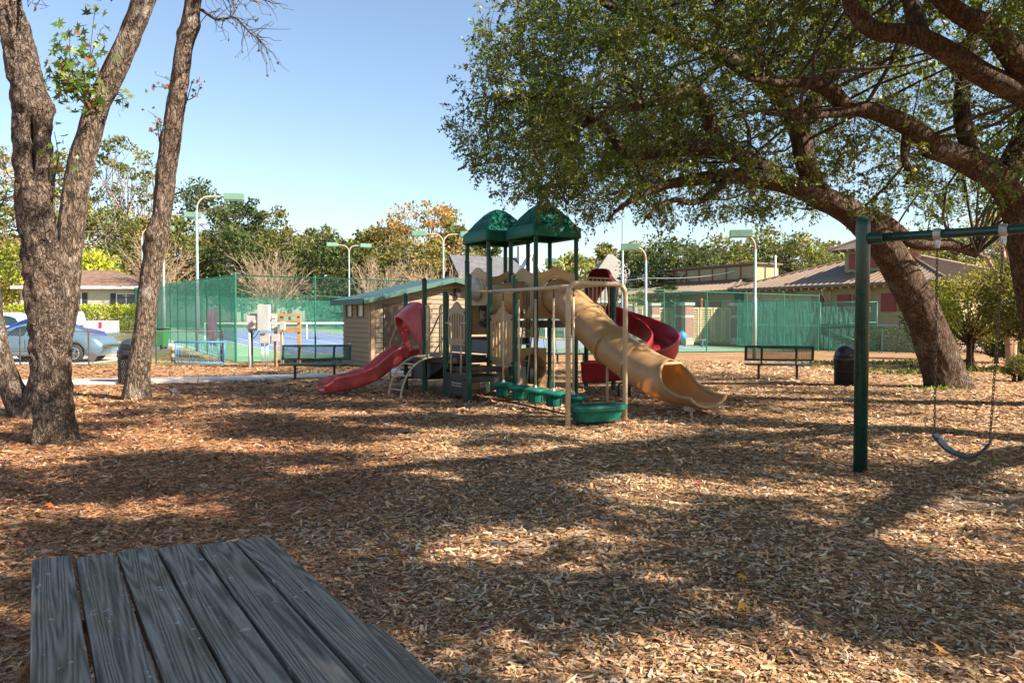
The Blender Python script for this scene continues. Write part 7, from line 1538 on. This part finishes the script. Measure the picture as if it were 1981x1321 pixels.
# leafless crape myrtles: fans of pinkish twigs
def myrtle(label, px, d, ytop, wpx, g, n1=9, leaves=260):
    x = (px - CX)/F*d; z0 = float(gz(x, d)); H = HC + (HOR - ytop)/F*d - z0; Wd = wpx/F*d; t = thing('crape_myrtle', label, 'tree', (x, d, z0), 0, 'leafless crape myrtles behind the court'); 
    a = g.uniform(0, 2*np.pi, n1); s = g.uniform(0.1, 0.45, n1); e = np.stack([np.cos(a)*s*Wd*0.55, np.sin(a)*s*Wd*0.55, np.full(n1, H*0.52)*g.uniform(0.8, 1.15, n1)], 1); tt = np.linspace(0, 1, 6)[None, :, None]
    P0 = np.array([0, 0, -0.2])*(1-tt) + e[:, None]*tt + g.normal(size=(n1, 6, 3))*0.06*tt + np.sin(np.pi*tt)*np.array([0, 0, 0.3]); v, f = many_tubes(P0, np.tile(np.linspace(0.09, 0.04, 6), (n1, 1)), 6); mesh_np('stem', v, f, BARK_MYR, t, smooth=True)
    n2 = n1*9; i = g.integers(0, n1, n2); st = P0[i, g.integers(2, 6, n2)]; D = unit(unit(e[i]*[1, 1, 0.35])*0.9 + g.normal(size=(n2, 3))*0.42 + [0, 0, 0.5]); Lq = H*0.42*g.uniform(0.6, 1.1, n2); P1 = st[:, None] + D[:, None]*Lq[:, None, None]*tt + g.normal(size=(n2, 6, 3))*0.07*tt
    P1[..., 2] = np.minimum(P1[..., 2], H*1.0); v, f = many_tubes(P1, np.tile(np.linspace(0.034, 0.016, 6), (n2, 1)), 4); mesh_np('branch', v, f, BARK_MYR, t)
    n3 = n2*6; i = g.integers(0, n2, n3); st = P1[i, g.integers(2, 6, n3)]; D = unit(D[i] + g.normal(size=(n3, 3))*0.45); Lq = H*0.17*g.uniform(0.5, 1.2, n3); t4 = np.linspace(0, 1, 3)[None, :, None]; P2 = st[:, None] + D[:, None]*Lq[:, None, None]*t4 + g.normal(size=(n3, 3, 3))*0.05*t4
    v, f = many_tubes(P2, np.tile(np.linspace(0.017, 0.010, 3), (n3, 1)), 3); mesh_np('twig', v, f, mat('myrtle_twig', (0.30, 0.19, 0.13), (0.44, 0.31, 0.22), 3, 0.8), t)['kind'] = 'stuff'
    Pl = P2[g.integers(0, n3, leaves), 2]; v, f = leaf_arrays(Pl, g.normal(size=Pl.shape), 0.22*g.uniform(0.5, 1.2, leaves), 0.6, g); mesh_np('leaves', v, f, FARLEAF, t, tint=palette([(0.25, 0.25, 0.04), (0.3, 0.16, 0.04), (0.16, 0.18, 0.03)], leaves, g))['kind'] = 'stuff'
myrtle('leafless crape myrtle behind the electrical boxes', 532, 74, 476, 210, g)
myrtle('leafless crape myrtle behind the shed roof', 725, 76, 500, 190, g)
myrtle('leafless crape myrtle behind the slide end of the shed ridge', 850, 78, 500, 170, g)
myrtle('leafless crape myrtle beside the ranch house gable', 300, 66, 455, 190, g)

# clipped hedges and shrubs
def hedge(label, o, ang, L_, D_, H, kind, g, n=5200, leaf=0.16, name='hedge', rough=0.12):
    t = thing(name, label, 'hedge' if name == 'hedge' else 'shrub', (o[0], o[1], float(gz(o[0], o[1]))), ang)
    P = np.stack([g.uniform(0, L_, n), g.uniform(0, D_, n), g.uniform(0, H, n)], 1); fc = g.integers(0, 4, n); P[fc == 0, 1] = g.normal(0, rough*0.5, (fc == 0).sum()); P[fc == 1, 2] = H + g.normal(0, rough*0.6, (fc == 1).sum()); P[fc == 2, 1] = g.uniform(0, 0.5, (fc == 2).sum())
    P += (fbm(P[:, 0]*1.3, P[:, 1]*1.3, P[:, 2]*1.3, 2) - 0.5)[:, None]*rough*2.2; P[:, 2] = np.maximum(P[:, 2], 0.05)
    v, f = leaf_arrays(P, g.normal(size=P.shape) + [0, -0.3, 0.3], leaf*g.uniform(0.5, 1.3, n), 0.6, g, 0.15); mesh_np('foliage', v, f, FARLEAF, t, tint=palette(PAL[kind], n, g, 0.2))['kind'] = 'stuff'
    m = MB(); [m.tube([(x, D_/2, -0.2), (x + 0.1, D_/2, H*0.8)], [0.05, 0.02], 5) for x in np.arange(0.4, L_, 0.9)]; m.build('stem', TWIG, t)
    return t
hq = at(100, 620, 56); hedge('sunlit clipped yellow-green hedge in front of the ranch house', (hq[0]-3.5, hq[1]), math.radians(2), 9.6, 1.6, 1.75, 'bright', g, 9000, 0.17)
hq = at(1690, 640, 44.5); hedge('clipped green hedge behind the low green fence', (hq[0]-1.5, hq[1]+1.2), math.radians(-22), 9.0, 1.2, 1.35, 'dark', g, 4500, 0.12)
def shrub(label, px, py, d, wpx, hpx, kind, g, n=2600, leaf=0.11, stems=4, lift=0.0, name='shrub', cat='shrub', group=None, core=0.4):
    x, y = (px-CX)/F*d, d; W_, H = wpx/F*d, hpx/F*d; z0 = float(gz(x, y)); t = thing(name, label, cat, (x, y, z0), 0, group)
    nc = 36; dr = unit(g.normal(size=(nc, 3))); C = np.array([0, 0, lift + (H-lift)*0.5]) + dr*(g.uniform(0.45, 1.0, nc)**0.6)[:, None]*np.array([W_*0.42, W_*0.42, (H-lift)*0.44]); i = g.integers(0, nc, n)
    P = C[i] + unit(g.normal(size=(n, 3)))*(g.uniform(0.2, 1, n)**0.5)[:, None]*W_*0.15; P[:, 2] = np.maximum(P[:, 2], 0.03); v, f = leaf_arrays(P, g.normal(size=P.shape) + [0, 0, 0.3], leaf*g.uniform(0.5, 1.3, n), 0.55, g, 0.15); mesh_np('foliage', v, f, FARLEAF, t, tint=palette(PAL[kind], nc, g, 0.15)[i]*(1 + g.normal(size=(n, 1))*0.15))['kind'] = 'stuff'
    lim = np.stack([np.zeros(5), np.zeros(5), np.linspace(0, max(lift, 0.2), 5)], 1); Pq, r, _ = connect(C, lim, g, 0.1, 5, 0.03); v, f = many_tubes(Pq, r*1.2, 5); mesh_np('stem', v, f, TWIG, t, smooth=True)
    a = g.uniform(0, 6.28, stems)
    for q in a: MB().tube([(0.15*math.cos(q), 0.15*math.sin(q), -0.2), (0.1*math.cos(q), 0.1*math.sin(q), max(lift, 0.2)*0.6), (0.3*math.cos(q), 0.3*math.sin(q), lift + (H-lift)*0.4)], [0.06, 0.05, 0.03], 7).build('trunk', BARK_OAK, t, smooth=True)
    return t
shrub('airy light green shrub tree standing behind the swing chains', 1875, 690, 27, 230, 190, 'yellow', g, 9000, 0.12, 4, 0.75)
shrub('dark juniper-like shrub beside the leaning oak trunk', 1800, 680, 34, 120, 140, 'dark', g, 5000, 0.13, 3, 0.2)
shrub('tall sunlit shrub past the pinkish stems', 1985, 690, 24.5, 170, 230, 'olive', g, 7000, 0.12, 3, 0.9)
shrub('low round boxwood at the edge of the border', 1972, 735, 20.6, 60, 48, 'olive', g, 3600, 0.045, 3, 0.02)
shrub('dense green shrub between the fence and the swing', 1925, 680, 30, 130, 90, 'dark', g, 4500, 0.12, 3, 0.1)
PINKB = mat('pinkish_bark', (0.36, 0.19, 0.11), (0.50, 0.31, 0.20), 5, 0.7)
x, y = (1958-CX)/F*25.5, 25.5; t = thing('smooth_stemmed_tree', 'smooth pinkish-barked multi-stemmed tree at the border', 'tree', (x, y, 0))
for (ends) in ([(1950, 640), (1945, 520), (1925, 440), (1905, 400)], [(1955, 640), (1962, 540), (1975, 470), (1990, 420)], [(1948, 640), (1930, 545), (1900, 480)], [(1960, 600), (1950, 500), (1965, 440), (1955, 380)]):
    pts = np.array([(0, 0, -0.2)] + [at(a, b, 25.5) - np.array([x, y, 0]) for a, b in ends]); P = spline(pts, n=6); v, f = many_tubes(P[None], np.linspace(0.14, 0.045, len(P))[None], 9); mesh_np('stem', v, f, PINKB, t, smooth=True)
C = np.array([at(px, py, 25.5) - np.array([x, y, 0]) for px, py in zip(g.uniform(1880, 2060, 60), g.uniform(360, 480, 60))]) + g.normal(size=(60, 3))*[0, 0.8, 0]; i = g.integers(0, 60, 3500); P = C[i] + g.normal(size=(3500, 3))*0.24
v, f = leaf_arrays(P, g.normal(size=P.shape), 0.09*g.uniform(0.5, 1.3, 3500), 0.5, g); mesh_np('crown', v, f, LEAF, t, tint=palette(PAL['olive'] + PAL['yellow'], 3500, g))['kind'] = 'stuff'
# fan palms by the big house and the fence gate
def palm(label, px, d, ytop, wpx, g):
    x = (px-CX)/F*d; z0 = float(gz(x, d)); H = HC + (HOR-ytop)/F*d - z0; t = thing('fan_palm', label, 'palm', (x, d, z0), 0, 'fan palms behind the fence gate'); hub = np.array([0, 0, H*0.62]); MB().tube([(0,0,-0.2), (0.05,0,H*0.3), hub], [0.22, 0.2, 0.16], 10).build('trunk', BARK_FAR, t, smooth=True); Rr = wpx/F*d*0.5
    for k in range(15):
        a = 2*math.pi*k/15 + g.uniform(-.2, .2); el = g.uniform(-0.3, 1.2); dv = np.array([math.cos(a)*math.cos(el), math.sin(a)*math.cos(el), math.sin(el)]); e = hub + dv*Rr*0.55; sd = unit(np.cross(dv, [0, 0, 1.0])); nn = np.cross(sd, dv); m = MB().tube([hub, e], [0.03, 0.02], 5)
        for q in np.linspace(-1.25, 1.25, 13):
            u_ = dv*math.cos(q) + sd*math.sin(q); p2 = e + u_*Rr*0.55 + np.array([0, 0, -0.12*Rr]); w = np.cross(u_, nn)*0.06; m.add([e - w*0.3, e + u_*Rr*0.3 - w, p2, e + u_*Rr*0.3 + w], [(0, 1, 2, 3)])
        m.build('frond', mat('palm_green', (0.09, 0.13, 0.03), (0.16, 0.19, 0.05), 3, 0.5), t)
palm('fan palm beside the service pole', 1228, 58, 540, 60, g); palm('fan palm in front of the evergreen oak', 1290, 66, 530, 70, g); palm('fan palm under the rear wing eave', 1312, 64, 552, 50, g)

# low plants: ground cover on the border, grass, weeds round the oak
def tufts(name, label, x, y, g, ln, cols, m=FARLEAF, ratio=0.10, up=1.0):
    n = len(x); P = np.stack([x, y, gh(x, y)], 1); D = np.stack([g.normal(0, 0.5, n), g.normal(0, 0.5, n), np.full(n, up)], 1); v, f = leaf_arrays(P, D, ln*g.uniform(0.5, 1.3, n), ratio, g, 0.06); tag(mesh_np(name, v, f, m, tint=palette(cols, n, g)), label, name.replace('_', ' '), kind='stuff')
n = 7000; x = g.uniform(10.5, 22, n); y = g.uniform(23, 31, n); k = fbm(x*0.5, y*0.9, 4.4, 2) > 0.5; tufts('ground_cover', 'low green ground cover along the shrub border', x[k], y[k], g, 0.16, PAL['dark'] + PAL['olive'], ratio=0.45, up=0.6)
n = 16000; x = g.uniform(-26, -9.8, n); y = 27.9 + g.uniform(0, 1, n)**1.4*24; k = ~(((x < -15.2) & (y > 28.1) & (y < 32.6)) | ((x < -16.9) & (y > 33.1) & (y < 44.5))) & (x < -10.5 - 0.593*(y - 28.9)); tufts('grass', 'short yellowing lawn grass behind the low fence', x[k], y[k], g, 0.09, [(0.24, 0.22, 0.06), (0.32, 0.27, 0.09), (0.17, 0.19, 0.045)], up=1.3)
n = 110; x = np.concatenate([g.normal(10.0, 0.5, 50), g.normal(-6.3, 0.5, 60)]); y = np.concatenate([g.normal(18.1, 0.15, 50), g.normal(23.6, 0.15, 60)]); tufts('weeds', 'small green weeds sprouting through the chips', x, y, g, 0.11, [(0.10, 0.20, 0.03), (0.16, 0.26, 0.04)], ratio=0.4, up=0.9)
